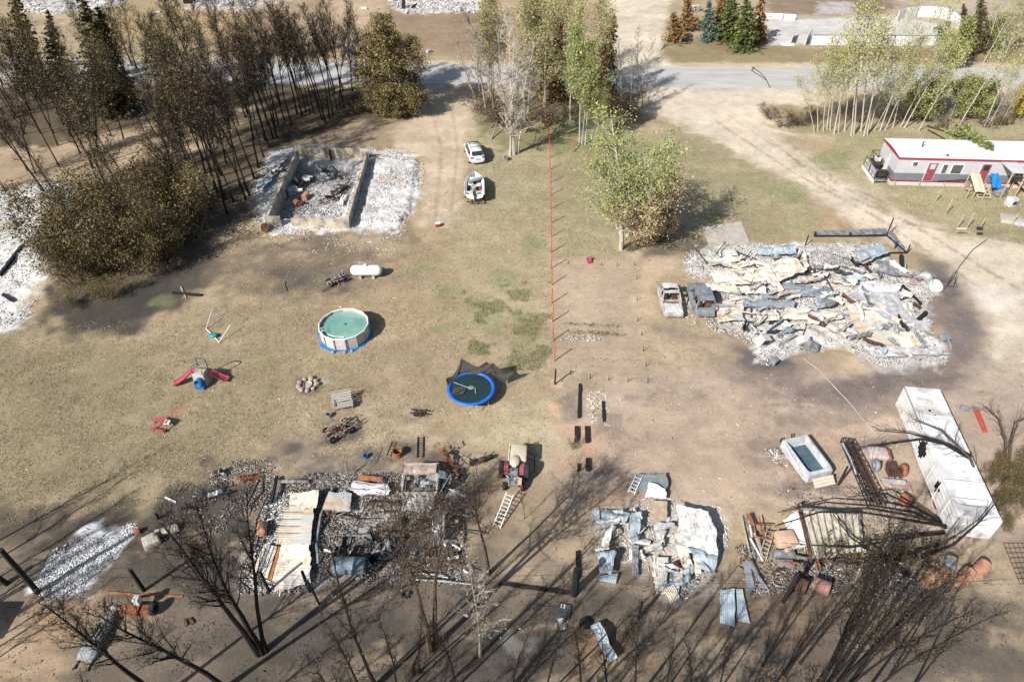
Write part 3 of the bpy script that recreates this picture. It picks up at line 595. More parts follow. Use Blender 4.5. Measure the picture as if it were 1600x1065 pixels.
fill('scorched_tree', [('scorched_tree', 'burntolive', 'tall scorched tree with dull olive crown near the left edge', 'dull olive trees near the left edge'), ('scorched_tree', 'burnt', 'tall blackened tree with thin crown near the left edge of the picture', 'blackened trees near the left edge')], [(-60, 150), (240, 150), (270, 230), (230, 320), (120, 345), (60, 300), (-60, 310)], 40, (9.5, 13), '', '', 22)
fill('scorched_tree', 'burntolive', [(-80, 100), (420, 100), (420, 150), (-80, 160)], 16, (9, 12), 'scorched olive tree beside the road behind the left grove', 'trees beside the road behind the left grove', 23, mind=2)
for i, (bx, by, tx, ty) in enumerate(((175, 182, 122, -22), (192, 176, 152, 8), (58, 150, 18, -20), (100, 150, 74, 14))):
    tree_at('conifer_tree', 'spruce', bx, by, tx, ty, ['tallest dark spruce standing above the left grove near the top edge', 'smaller dark spruce on the right side of the tallest spruce', 'dark spruce in the top left corner of the picture', 'short dark spruce between the corner spruce and the tallest spruce'][i], 'spruces above the left grove', wid=1.15)
fill('leafy_bush', 'bush', [(75, 410), (130, 455), (170, 425), (230, 455), (290, 400), (320, 350), (290, 320), (150, 350), (110, 370)], 24, (3.2, 7.8), 'big brown-olive bush in the thicket beside the left ash field', 'thicket bushes beside the left ash field', 24, mind=1.9, wid=(.9, 1.25), cat='bush')
fill('scorched_tree', 'burntolive', [(75, 400), (130, 440), (230, 440), (320, 370), (300, 320), (120, 350)], 9, (7.5, 11), 'slim scorched tree rising out of the leafy thicket at left', 'slim trees rising out of the left thicket', 29, mind=2.2)
tree_at('leafy_bush', 'bush', 112, 478, 100, 448, 'low leafy clump at the bottom corner of the thicket on black ground', cat='bush', wid=1.6)
tree_at('leafy_bush', 'bush', 165, 470, 160, 430, 'leafy clump beside the dark burrow at the foot of the thicket', cat='bush', wid=1.5)
for i, (bx, by, tx, ty, kk) in enumerate(((584, 176, 572, 60, 'olive'), (612, 178, 604, 40, 'olive'), (640, 176, 640, 66, 'olive'), (600, 150, 590, 30, 'olive'), (625, 150, 622, 58, 'olive'), (578, 178, 552, 60, 'burnt'))):
    if kk == 'olive': tree_at('olive_tree', 'olive', bx, by, tx, ty, 'dense olive tree in the leafy clump beside the shaded driveway', 'olive trees in the clump beside the shaded driveway', wid=1.25)
    else: tree_at('scorched_tree', 'burnt', bx, by, tx, ty, 'blackened trunk rising at the left side of the olive clump by the driveway')
for bx, by in ((598, 181), (622, 184), (642, 180)): tree_at('olive_bush', 'oliveb', bx, by, bx, by - 52, 'round olive bush at the foot of the clump beside the shaded driveway', 'round olive bushes at the foot of the clump', wid=1.2, cat='bush')
for i, (bx, by) in enumerate(((548, 165), (560, 172), (540, 180), (500, 160), (470, 165), (445, 212))): tree_at('brown_shrub', 'brush', bx, by, bx - 2, by - 26, 'low brown burnt shrub among the black trunks of the grove', 'low shrubs among the black trunks', wid=1.5, cat='shrub')
# --- centre stand
for i, (bx, by, tx, ty) in enumerate(((803, 242, 786, 20), (797, 243, 812, 70), (809, 240, 828, 60))):
    tree_at('dead_birch', 'deadbirch', bx, by, tx, ty, ['tallest bare white birch of the trio by the white car', 'bare white birch leaning left in the trio by the white car', 'bare white birch leaning right in the trio by the white car'][i], 'three bare white birches rising from one clump', wid=1.0)
for bx, by, tx, ty in ((748, 168, 706, 40), (760, 178, 730, 10), (772, 170, 760, 0), (785, 176, 770, 30), (750, 150, 735, 40), (820, 190, 810, 20)):
    tree_at('pale_tree', 'grey', bx, by, tx, ty, 'thin pale grey leafless tree beside the driveway behind the white car', 'pale leafless trees beside the driveway', wid=1.15)
fill('olive_birch', 'olivebirch', [(762, 130), (950, 130), (945, 178), (880, 184), (800, 180), (765, 165)], 15, (11.5, 15), 'tall birch with dense dull olive crown in the stand left of the dirt track', 'dull olive birches in the central stand', 25, mind=2, wid=(.85, 1.05))
fill('scorched_spruce', 'rust', [(850, 140), (950, 140), (940, 185), (860, 185)], 5, (8, 11), 'narrow rust-brown conifer inside the central stand', 'rust-brown conifers inside the central stand', 26, mind=3, wid=(.7, .8))
for i, (bx, by, tx, ty) in enumerate(((905, 226, 911, 40), (909, 227, 918, 90), (914, 226, 926, 70), (891, 188, 892, 60), (927, 228, 947, 128))):
    tree_at('green_birch', 'greenbirch', bx, by, tx, ty, ['white-stemmed birch with green crown, left one of the tight trio on the lawn', 'white-stemmed birch with green crown, middle one of the tight trio', 'white-stemmed birch with green crown, right one of the tight trio', 'green birch standing behind the tight trio of white stems', 'short white birch leaning right beside the tight trio'][i], wid=.85)
for bx, by, tx, ty in ((985, 168, 985, 70), (995, 172, 1000, 60), (1004, 170, 1015, 80), (972, 170, 966, 60), (1012, 160, 1025, 90), (955, 176, 948, 110), (1000, 150, 998, 40), (962, 150, 960, 70)):
    tree_at('dead_tree', 'grey', bx, by, tx, ty, 'grey leafless tree in the thin row beside the road behind the big aspen', 'grey leafless trees between lawn and road', wid=1.15)
for bx, by in ((770, 190), (790, 200), (748, 175), (815, 205), (840, 190), (870, 196), (890, 180), (940, 172), (965, 178), (985, 182)): tree_at('brown_shrub', 'brush', bx, by, bx, by - 30, 'grey-brown twiggy undergrowth shrub in the central stand', 'twiggy shrubs under the central stand', wid=1.7, cat='shrub')
# --- big aspen on the lawn: green upper crown, dead tan leaves low on the right
def big_aspen():
    b, t = TR(970, 390, 985, 160); h = (t - b).length; r = random.Random(5)
    root = thing('aspen_tree', 'big multi-stemmed aspen, green above and tan below, beside the vegetable garden', 'tree', (b.x, b.y, 0))
    tr = MB(); tg = []; tb = []
    for s, (ax, ay, L_, r0) in enumerate(((.02, .02, 13.2, .22), (.20, .05, 11.5, .15), (-.10, .1, 11.5, .14), (.36, .02, 10, .12), (-.24, .04, 9.5, .11), (.12, -.1, 9.5, .11))):
        st = Vector((0, 0, -.1)) if s == 0 else Vector((ax * 2.2, ay * 2, 1.2 + .5 * s * .5))
        pts, _ = curve_pts(st, (ax, ay, 1), L_ - st.z, 10, r, wob=.045); rad = [r0 * (1 - .9 * i / 10) + .01 for i in range(11)]; tr.tube(pts, rad, 7)
        for k in range(26):
            f = .14 + .84 * (k + r.random()) / 26; i = min(int(f * 10), 9); p = pts[i].lerp(pts[i + 1], f * 10 - i)
            az = r.uniform(0, 6.28); ea = R(r.uniform(12, 60)); Lb = (1.3 + 2.3 * math.sin(math.pi * min(1, .12 + f * .85))) * r.uniform(.6, 1.1)
            bp, bd = curve_pts(p, (math.cos(az) * math.cos(ea), math.sin(az) * math.cos(ea), math.sin(ea)), Lb, 4, r, wob=.12); rb = max(.014, rad[i] * .4); tr.tube(bp, [rb, rb * .7, rb * .5, rb * .35, .008], 4, cap=False)
            for j in range(6):
                q = bp[1].lerp(bp[4], (j + r.random()) / 6); sp, _ = curve_pts(q, Vector((r.gauss(0, 1), r.gauss(0, 1), r.gauss(.5, .6))) + bd, Lb * r.uniform(.2, .4), 2, r); tr.tube(sp, [.014, .01, .007], 3, cap=False)
                low = sp[2].z + (.9 * r.gauss(0, 1)) < 5.2 + .75 * sp[2].x
                if not low or sp[2].z > 1.0: (tb if low else tg).extend([sp[1], sp[2]])
    tr.build('trunk', m_birch, root)
    leaves_mesh([tuple(v) for v in tg], 13000, .12, .42, 1, m_lgreen, 'crown', root)
    c = leaves_mesh([tuple(v) for v in tb], 8500, .12, .38, 2, m_ltan, 'crown', root); c['label'] = 'tan dead leaves low in the crown'
big_aspen()
tree_at('brown_shrub', 'brush', 984, 392, 986, 372, 'small reddish-brown shrub at the foot of the big aspen', wid=1.0, cat='shrub')
for bx, by, hh in ((1000, 385, 48), (1022, 380, 60), (1042, 372, 50), (1000, 372, 60)):
    o = tree_at('tan_bush', 'oliveb', bx, by, bx + 4, by - hh, 'tan withered bush in the shade on the right side of the big aspen', 'tan withered bushes beside the big aspen', wid=1.0, cat='bush')
    for c in o.children:
        if c.name.startswith('crown'):
            c.data = c.data.copy(); c.data.materials[0] = m_ltan
# --- right birch row behind the mobile home
RB = [(1273, 208, 1268, 110), (1278, 205, 1276, 90), (1287, 205, 1283, 95), (1292, 202, 1298, 70), (1297, 203, 1306, 60), (1303, 210, 1322, 50), (1310, 208, 1320, 80), (1330, 213, 1352, 30), (1334, 211, 1362, -10), (1350, 213, 1382, 30), (1355, 211, 1400, 20), (1375, 205, 1430, 40), (1383, 203, 1446, 70), (1395, 200, 1440, 60), (1407, 198, 1470, 66), (1413, 200, 1492, 40), (1345, 205, 1370, 0), (1360, 200, 1395, 60), (1320, 205, 1330, 60), (1366, 204, 1420, 96)]
for q in RB: tree_at('birch_tree', 'birch', *q, 'yellow-green birch in the dense row behind the left end of the mobile home', 'yellow-green birches in the row behind the mobile home', wid=.95)
for i, q in enumerate([(1435, 205, 1490, 70), (1484, 189, 1512, 110), (1500, 195, 1590, 20), (1538, 198, 1612, 50), (1545, 196, 1600, 90), (1562, 198, 1600, 120), (1462, 190, 1480, 120)]):
    tree_at('birch_tree', 'birch', *q, 'bare-stemmed leaning birch rising behind the mobile home', 'leaning birches behind the mobile home', wid=.85)
for q in ((1432, 192, 1445, 120, 'green_bush', 'greenb'), (1450, 190, 1466, 110, 'green_bush', 'greenb'), (1505, 188, 1515, 118, 'green_bush', 'greenb'), (1530, 186, 1540, 112, 'green_bush', 'greenb'), (1490, 110, 1500, 30, 'green_bush', 'greenb'), (1556, 80, 1562, 20, 'green_bush', 'greenb')):
    tree_at(q[4], q[5], *q[:4], 'dense green bush among the birches behind the mobile home', 'green bushes among the right birches', wid=.8, cat='bush')
tree_at('yellow_bush', 'yellowb', 1588, 188, 1592, 130, 'bright yellow autumn bush at the right edge behind the mobile home', wid=.85, cat='bush')
for bx, by in ((1390, 192), (1420, 188), (1470, 196), (1440, 180), (1225, 200), (1250, 195), (1205, 185), (1265, 190), (1340, 190), (1550, 200), (1575, 195)): tree_at('brown_shrub', 'brush', bx, by, bx + 3, by - 22, 'grey-brown twiggy shrub under the right birch row', 'twiggy shrubs under the right birches', wid=1.7, cat='shrub')
tree_at('conifer_tree', 'spruce', 1530, 84, 1534, -14, 'dark green spruce near the top right corner of the picture', wid=1.1)
tree_at('conifer_tree', 'spruce', 1512, 78, 1506, 4, 'smaller dark spruce touching the white rink boards at top right', wid=1.0)
fill('birch_tree', 'birch', [(1380, 78), (1620, 78), (1620, 100), (1380, 100)], 7, (9, 12), 'thin birch on the far verge beside the rink', 'thin birches on the far verge beside the rink', 27, mind=2.5, wid=(.8, .9))
# --- conifer clump top centre
tree_at('juniper_bush', 'rust', 1056, 66, 1052, 18, 'low wide rust-brown conifer at the left end of the spruce clump by the road', wid=1.9)
tree_at('blue_spruce', 'blue', 1109, 64, 1108, -2, 'bluish young spruce in the middle of the clump by the road')
tree_at('conifer_tree', 'bright', 1163, 80, 1168, -8, 'green and brown spruce nearest the road at the right end of the clump', wid=1.4)
tree_at('conifer_tree', 'bright', 1142, 66, 1143, -24, 'tall green spruce just right of the bluish spruce', wid=1.3)
tree_at('scorched_spruce', 'rust', 1128, 58, 1128, -20, 'brown scorched spruce behind the bluish spruce', wid=1.4)
tree_at('scorched_spruce', 'rust', 1185, 66, 1190, -6, 'brown scorched spruce at the rink end of the clump', wid=1.3)
tree_at('scorched_spruce', 'rust', 1075, 48, 1074, -20, 'brown scorched spruce left of the bluish spruce', wid=1.2)
def pole_branch(name, label, pxs, zs, r0, m, cat='tree', twigs=True, seed=3, part='trunk'):
    r = random.Random(seed); pts = [G(*p, z=z) for p, z in zip(pxs, zs)]; b = pts[0].copy(); root = thing(name, label, cat, (b.x, b.y, 0)); mb = MB(); o = Vector((b.x, b.y, 0))
    pts = [p - o for p in pts]; n = len(pts); mb.tube(pts, [r0 * (1 - .8 * i / (n - 1)) for i in range(n)], 6)
    if twigs:
        for i in range(1, n):
            for k in range(7):
                q = pts[i - 1].lerp(pts[i], r.random()); d = (pts[i] - pts[i - 1]).normalized() + Vector((r.gauss(0, .5), r.gauss(0, .5), r.gauss(.1, .4)))
                sp, d2 = curve_pts(q, d, r.uniform(.5, 1.6), 3, r, wob=.12); mb.tube(sp, [.018, .014, .01, .006], 3, cap=False)
                for j in range(3): tp, _ = curve_pts(sp[1 + j % 2].lerp(sp[3], r.random()), d2 + Vector((r.gauss(0, .5), r.gauss(0, .5), r.gauss(0, .5))), r.uniform(.2, .6), 1, r); mb.tube(tp, [.008, .005], 3, cap=False)
    mb.build(part, m, root); return root
pole_branch('leaning_dead_tree', 'pale broken dead tree leaning by the dirt track at the verge', [(1032, 79), (1042, 62), (1050, 36), (1058, 14)], [0, .8, 2.4, 4], .13, m_pale)
pole_branch('fallen_branch', 'pale fallen branch forking low beside the leaning dead tree', [(1036, 72), (1052, 66), (1064, 58), (1078, 48)], [.2, .4, .6, .8], .08, m_pale)
pole_branch('fallen_log', 'grey propped log leaning out of the dead brush behind the white car', [(767, 219), (772, 205), (777, 190)], [0, .6, 1.2], .14, m_grey, twigs=False)
for k, (a, b) in enumerate((((760, 175), (800, 182)), ((752, 190), (778, 178)), ((765, 200), (800, 176)), ((840, 190), (875, 176)))):
    pole_branch('fallen_branch', ['dead branch lying across the brush near the driveway mouth', 'short dead branch near the driveway mouth', 'dead branch crossing the foot of the pale trees', 'dead branch lying below the central stand'][k], [a, ((a[0] + b[0]) / 2, (a[1] + b[1]) / 2 - 6), b], [.1, .9, .6], .06, m_grey, seed=k)
# --- burnt trees in the foreground
F = 'barefront'
for i, (tx, ty) in enumerate(((248, 800), (285, 770), (335, 800))):
    tree_at('charred_tree', F, 405 + i * 5, 1021 - i * 2, tx, ty, ['left stem', 'middle stem', 'right stem'][i] + ' of the three big charred trunks splaying up from one black base', 'three charred trunks rising from one base', wid=.8)
tree_at('charred_tree', F, 352, 1075, 170, 880, 'black bare tree with spreading twigs leaning left at the bottom edge', wid=.75)
tree_at('charred_tree', F, 250, 1090, 60, 930, 'black bare tree whose twigs cover the bottom left corner', wid=.8)
tree_at('charred_tree', 'barethin', 588, 1072, 480, 862, 'thin black tree left of the pair of trunks below the workshop ruin', wid=.8)
tree_at('brown_leaved_tree', 'leafyfront', 672, 1016, 618, 812, 'tree with withered brown leaves over the workshop ruin, left of a pair', wid=.95)
tree_at('brown_leaved_tree', 'leafyfront', 681, 1008, 672, 800, 'tree with withered brown leaves over the workshop ruin, right of a pair', wid=.85)
tree_at('brown_leaved_tree', 'leafyfront', 764, 896, 742, 752, 'smaller brown-leaved tree between the workshop ruin and the old tractor', wid=.95)
tree_at('pale_dead_tree', 'grey', 750, 1024, 750, 840, 'bare yellowish-grey tree standing alone below the long fallen pole', wid=.9)
tree_at('charred_tree', 'barethin', 712, 1074, 690, 940, 'short black tree at the bottom edge below the pair of brown-leaved trees', wid=.8)
tree_at('charred_tree', 'barethin', 990, 1100, 1010, 930, 'black bare tree at the bottom edge near the crumpled silver panel', wid=.8)
tree_at('charred_tree', 'barethin', 852, 1090, 866, 940, 'thin black sapling at the bottom edge left of the silver panels', wid=.7)
for i, q in enumerate(((622, 1090, 612, 960), (800, 1085, 806, 980), (908, 1078, 915, 960), (948, 1092, 962, 985), (1040, 1078, 1056, 985), (1075, 1095, 1096, 980), (1120, 1085, 1150, 985), (655, 1050, 640, 960), (566, 1086, 520, 960), (1130, 1040, 1146, 985))):
    tree_at('charred_tree', 'barethin', *q, 'low thin black tree in the scatter along the bottom edge', 'low thin black trees along the bottom edge', wid=.9)
tree_at('charred_sapling', 'barethin', 820, 810, 817, 768, 'short thin charred sapling beside the old tractor', wid=.8)
fan = [(1190, 1041, 1260, 925), (1193, 1040, 1215, 970), (1226, 1054, 1330, 905), (1229, 1052, 1255, 950), (1250, 1036, 1345, 900), (1275, 1072, 1440, 840), (1281, 1070, 1400, 860), (1286, 1078, 1470, 835), (1292, 1070, 1420, 900), (1298, 1082, 1500, 850), (1306, 1075, 1460, 880), (1318, 1080, 1490, 905), (1325, 1070, 1450, 925), (1390, 1056, 1500, 925), (1426, 1072, 1540, 945), (1340, 1100, 1520, 930), (1268, 1085, 1380, 890)]
for i, q in enumerate(fan):
    if i < 5: tree_at('charred_tree', 'barethin', *q, ['outer left charred sapling of the V-shaped pair nearest the corrugated sheets', 'short charred shoot in the V-shaped pair nearest the corrugated sheets', 'long charred pole of the second V-shaped pair', 'short charred shoot of the second V-shaped pair', 'charred pole just right of the second V-shaped pair'][i], wid=.75)
    elif i in (13, 14): tree_at('charred_tree', 'barethin', *q, ['lone slim charred tree right of the dense bundle, pointing at the rusty drums', 'rightmost slim charred tree at the bottom edge'][i - 13], wid=.75)
    else: tree_at('charred_tree', 'barethin', *q, 'slim charred trunk in the dense bundle fanning up toward the white trailer', 'dense bundle of charred trunks fanning up from the bottom edge', wid=.75)
# trees just outside the frame whose long shadows cross the foreground
for i, (x, y, h) in enumerate(((-13, 8, 13), (-9.5, 9, 14), (-7, 7, 14), (-5, 9.5, 14.5), (-3.2, 7.6, 14), (-1.2, 9.8, 14), (1.2, 8, 13.5), (3.4, 9.2, 13), (6.5, 8, 13), (8.5, 10, 12), (11, 9, 12), (-17, 10.5, 11), (-1.0, 6, 14), (4.6, 6.8, 14), (-8, 9.5, 9), (-6, 8.2, 9.5), (-4.2, 10, 8.5), (-2, 8.5, 9), (-11, 9, 9), (0.5, 9, 8), (2.5, 10.5, 8), (-15, 9.5, 9), (5.5, 9.5, 8.5), (-29.8, 17.3, 7), (-30.6, 18.6, 7.5), (-31, 16.2, 8), (-30.2, 15, 7.5), (-32, 19.5, 8), (-31.5, 18, 8), (-33, 20.5, 9), (-30.5, 13.5, 7.5), (-32.4, 17, 8.5), (-34, 21.5, 9.5), (-31.2, 19.6, 7.5), (-30, 16, 7))):
    plant('charred_tree', 'barethin', (x, y), h, 'charred tree at the near edge, seen mostly by its long shadow', 'charred trees just outside the frame', wid=1.1)
# fallen tangles
k = 0
for pxs, zs, lab in (([(1478, 824), (1430, 800), (1370, 790), (1290, 784), (1215, 800)], [.6, 1.6, 1.8, 1.6, .8], 'top trunk of the fallen tangle across the cream shed roof'), ([(1480, 822), (1420, 812), (1350, 800), (1280, 800), (1210, 822)], [.5, 1.4, 1.5, 1.4, .5], 'second fallen trunk of the tangle across the cream shed roof'), ([(1470, 815), (1425, 790), (1385, 770), (1330, 775)], [.5, 1.6, 1.9, 1.2], 'fallen trunk with curled twigs beside the lattice mast'), ([(1475, 832), (1400, 842), (1330, 855), (1250, 850)], [.4, 1.2, 1.0, .6], 'fallen trunk lying low across the front of the cream shed'), ([(1465, 850), (1400, 872), (1330, 880), (1270, 868)], [.4, 1.0, .9, .5], 'fallen trunk nearest the rusty drums'), ([(1420, 900), (1380, 870), (1330, 840), (1300, 800)], [.3, 1.0, 1.3, 1.2], 'fallen limb running up over the cream shed'), ([(1516, 712), (1480, 694), (1440, 686), (1380, 694), (1330, 700)], [2.5, 3.2, 3.0, 2.8, 2.6], 'upper bent limb arching over the white box trailer'), ([(1516, 716), (1470, 690), (1420, 676), (1370, 672)], [2.5, 3.3, 3.2, 2.9], 'bent limb highest over the white box trailer'), ([(1540, 770), (1515, 715), (1470, 672), (1425, 654)], [.3, 2.6, 3.6, 3.5], 'curved trunk rising behind the trailer and bowing over its roof'), ([(1570, 735), (1572, 690), (1562, 655), (1540, 634)], [0, 1.5, 2.8, 3.4], 'curved grey stem at the right edge above the red implement'), ([(1575, 738), (1580, 690), (1590, 660), (1610, 650)], [0, 1.5, 2.6, 3.2], 'grey stem curving out of the right edge above the red implement'), ([(1440, 870), (1490, 850), (1530, 815), (1560, 780)], [.4, 2.2, 3.0, 3.4], 'limb crossing the near end of the white box trailer')):
    k += 1; pole_branch('fallen_tree', lab, pxs, zs, .11, m_char if k not in (10, 11, 9) else m_brnbark, seed=50 + k)
for i, (bx, by, hh) in enumerate(((1555, 800, 50), (1575, 790, 60), (1590, 760, 60), (1545, 760, 50), (1600, 800, 60), (1570, 830, 40), (1565, 755, 60), (1610, 740, 60), (1330, 880, 26), (1370, 872, 30), (1410, 868, 30), (1290, 872, 20), (1440, 880, 30))):
    tree_at('brown_shrub' if i > 7 else 'thicket_bush', 'brush' if i > 7 else 'bush', bx, by, bx + 16, by - hh * .8, 'twiggy bush tangled in the fallen trunks in front of the cream shed' if i > 7 else 'scrubby olive-brown bush in the thicket behind the white box trailer', 'twiggy bushes in the fallen tangle' if i > 7 else 'scrubby bushes behind the white box trailer', wid=1.5 if i > 7 else .8, cat='bush')
for i, (bx, by) in enumerate(((955, 850), (896, 700), (1195, 505), (960, 862), (890, 925), (640, 1055), (905, 1000), (980, 990))):
    tree_at('dead_shrub', 'brush', bx, by, bx, by - 14, ['small dark twiggy shrub between the bent roofing sheets', 'dry tuft shrub in the reddish pit', 'bare blackened twigs in the big ruin', 'second small twiggy shrub beside the bent roofing sheets', 'wiry burnt shrub beside the stump at the end of the long fallen pole', 'burnt shrub at the bottom edge below the brown-leaved trees', 'burnt shrub beside the folded silver panel', 'burnt twigs just right of the long silver panel'][i], wid=.9, cat='shrub')
# ------------------------------------------------------------------ materials of the built things
m_white = mat('white_paint', A(246, 246, 246), A(238, 238, 238), rough=.35, spec=.5)
m_whitew = mat('white_weathered', A(228, 225, 220), A(164, 158, 152), rough=.7, scale=1.4, thr=(.31, .47), c3=A(238, 236, 232))
m_glass = mat('dark_glass', (.02, .03, .035), (.015, .02, .025), rough=.08, spec=.6)
m_black = mat('black_rubber', (.02, .02, .022), (.012, .012, .013), rough=.8)
m_char2 = mat('charred_wood', A(52, 48, 46), A(24, 24, 25), rough=.95, scale=8)
m_greymetal = mat('burnt_grey_metal', A(170, 172, 174), A(98, 98, 100), rough=.6, scale=2.5, c3=A(214, 214, 212))
m_ltmetal = mat('bare_light_metal', A(214, 214, 214), A(160, 158, 158), rough=.5, scale=2, c3=A(240, 238, 234))
m_cream = mat('cream_scorched_metal', A(226, 215, 195), A(150, 136, 120), rough=.6, scale=1.1, c3=A(234, 228, 216), thr=(.30, .47))
m_creamr = mat('cream_rusted_metal', A(226, 212, 186), A(194, 164, 134), rough=.6, scale=.8, c3=A(196, 202, 206), thr=(.36, .52), stretch=(.5, 3, 1))
m_blueish = mat('galvanised_blue_grey', A(196, 208, 214), A(142, 154, 162), rough=.5, scale=1.2, c3=A(226, 230, 230))
m_slate = mat('slate_grey_sheet', A(158, 164, 170), A(120, 126, 132), rough=.7, scale=1.5)
m_rust = mat('rusty_metal', A(178, 110, 72), A(110, 66, 46), rough=.9, scale=3, c3=A(190, 140, 104))
m_rustb = mat('rust_orange_metal', A(186, 124, 84), A(134, 84, 58), rough=.85, scale=3)
m_rustd = mat('dark_rust_metal', A(120, 84, 66), A(66, 50, 44), rough=.9, scale=4)
m_dkmetal = mat('blackened_metal', A(74, 70, 68), A(38, 37, 38), rough=.7, scale=4)
m_conc = mat('stained_concrete', A(208, 194, 172), A(108, 98, 90), rough=.9, scale=.8, c3=A(214, 208, 196), thr=(.34, .56), bump=.2)
m_conc2 = mat('pale_concrete', A(206, 196, 182), A(180, 170, 156), rough=.9, scale=1.5)
m_red = mat('red_plastic', A(192, 84, 90), A(164, 70, 78), rough=.4, spec=.4)
m_redtrim = mat('red_trim', A(178, 52, 66), A(160, 46, 58), rough=.5)
m_orange = mat('orange_paint', A(226, 108, 82), A(206, 92, 66), rough=.6)
m_redor = mat('red_orange_paint', A(206, 100, 80), A(176, 80, 62), rough=.6)
m_pink = mat('pink_plastic', A(226, 78, 120), A(206, 60, 100), rough=.5)
m_bluep = mat('blue_plastic', A(40, 120, 180), A(28, 96, 150), rough=.4)
m_blueb = mat('bright_blue_vinyl', A(42, 124, 226), A(28, 100, 204), rough=.45, c3=A(90, 160, 236))
m_tarp = mat('blue_tarp', A(38, 142, 226), A(26, 116, 200), rough=.5, bump=.3)
m_teal = mat('teal_plastic', A(40, 176, 168), A(30, 150, 146), rough=.5)
m_wood = mat('weathered_wood', A(206, 192, 170), A(168, 152, 130), rough=.9, scale=3, stretch=(1, 6, 1))
m_woodt = mat('tan_plywood', A(226, 196, 158), A(198, 168, 132), rough=.85)
m_grywood = mat('grey_boards', A(196, 190, 180), A(150, 144, 136), rough=.9, scale=5, stretch=(6, 1, 1))
m_mat = mat('trampoline_fabric', (.012, .03, .033), (.008, .02, .024), rough=.6)
m_net = mat('black_netting', A(84, 80, 76), A(70, 66, 62), rough=.9, alpha=.78)
m_poolw = mat('pool_wall_vinyl', A(222, 216, 212), A(198, 190, 186), rough=.5)
m_stone = mat('fire_stone', A(206, 180, 156), A(156, 136, 122), rough=.9, scale=3, bump=.3)
m_beige = mat('beige_paint', A(226, 214, 190), A(206, 192, 166), rough=.5)
m_redp = mat('faded_red_paint', A(196, 70, 82), A(168, 54, 64), rough=.45)
m_sidl = mat('light_grey_siding', A(212, 211, 214), A(200, 199, 203), rough=.6, scale=1)
m_sidd = mat('dark_grey_siding', A(132, 136, 142), A(120, 124, 130), rough=.6, scale=1)
m_roofw = mat('white_membrane', A(250, 250, 250), A(238, 238, 238), rough=.6)
m_water = bpy.data.materials.new('pool_water'); m_water.use_nodes = True; b_ = m_water.node_tree.nodes['Principled BSDF']
b_.inputs['Base Color'].default_value = (*A(134, 172, 156), 1); b_.inputs['Roughness'].default_value = .12; b_.inputs['Specular IOR Level'].default_value = .5
b_.inputs['Subsurface Weight'].default_value = .0
rub_w = lambda n, *cs: mat(n, (1, 1, 1), island=[A(*c) for c in cs], rough=.9, scale=1.5, spec=.2)
m_rubw = rub_w('white_ash_rubble', (230, 229, 226), (240, 239, 237), (224, 221, 218), (242, 241, 238), (232, 229, 225), (222, 214, 206), (180, 174, 168), (238, 236, 233), (110, 107, 105))
m_rubg = rub_w('grey_burnt_rubble', (176, 168, 162), (132, 124, 118), (200, 195, 190), (96, 90, 86), (150, 130, 114), (66, 62, 60), (206, 200, 194), (128, 112, 98), (142, 136, 132))
m_rubc = rub_w('mixed_house_rubble', (238, 235, 230), (222, 217, 211), (244, 241, 236), (178, 170, 164), (236, 232, 227), (214, 194, 178), (190, 198, 204), (226, 222, 216), (96, 94, 96))
def px_frame(p, q):
    a, b = G(*p), G(*q); d = b - a; return a, d.length, math.atan2(d.y, d.x)
def place(name, label, cat, px, rz=0.0, group=None, z=0.0):
    p = G(*px); return thing(name, label, cat, (p.x, p.y, zg(p.x, p.y) + z), rz, group)
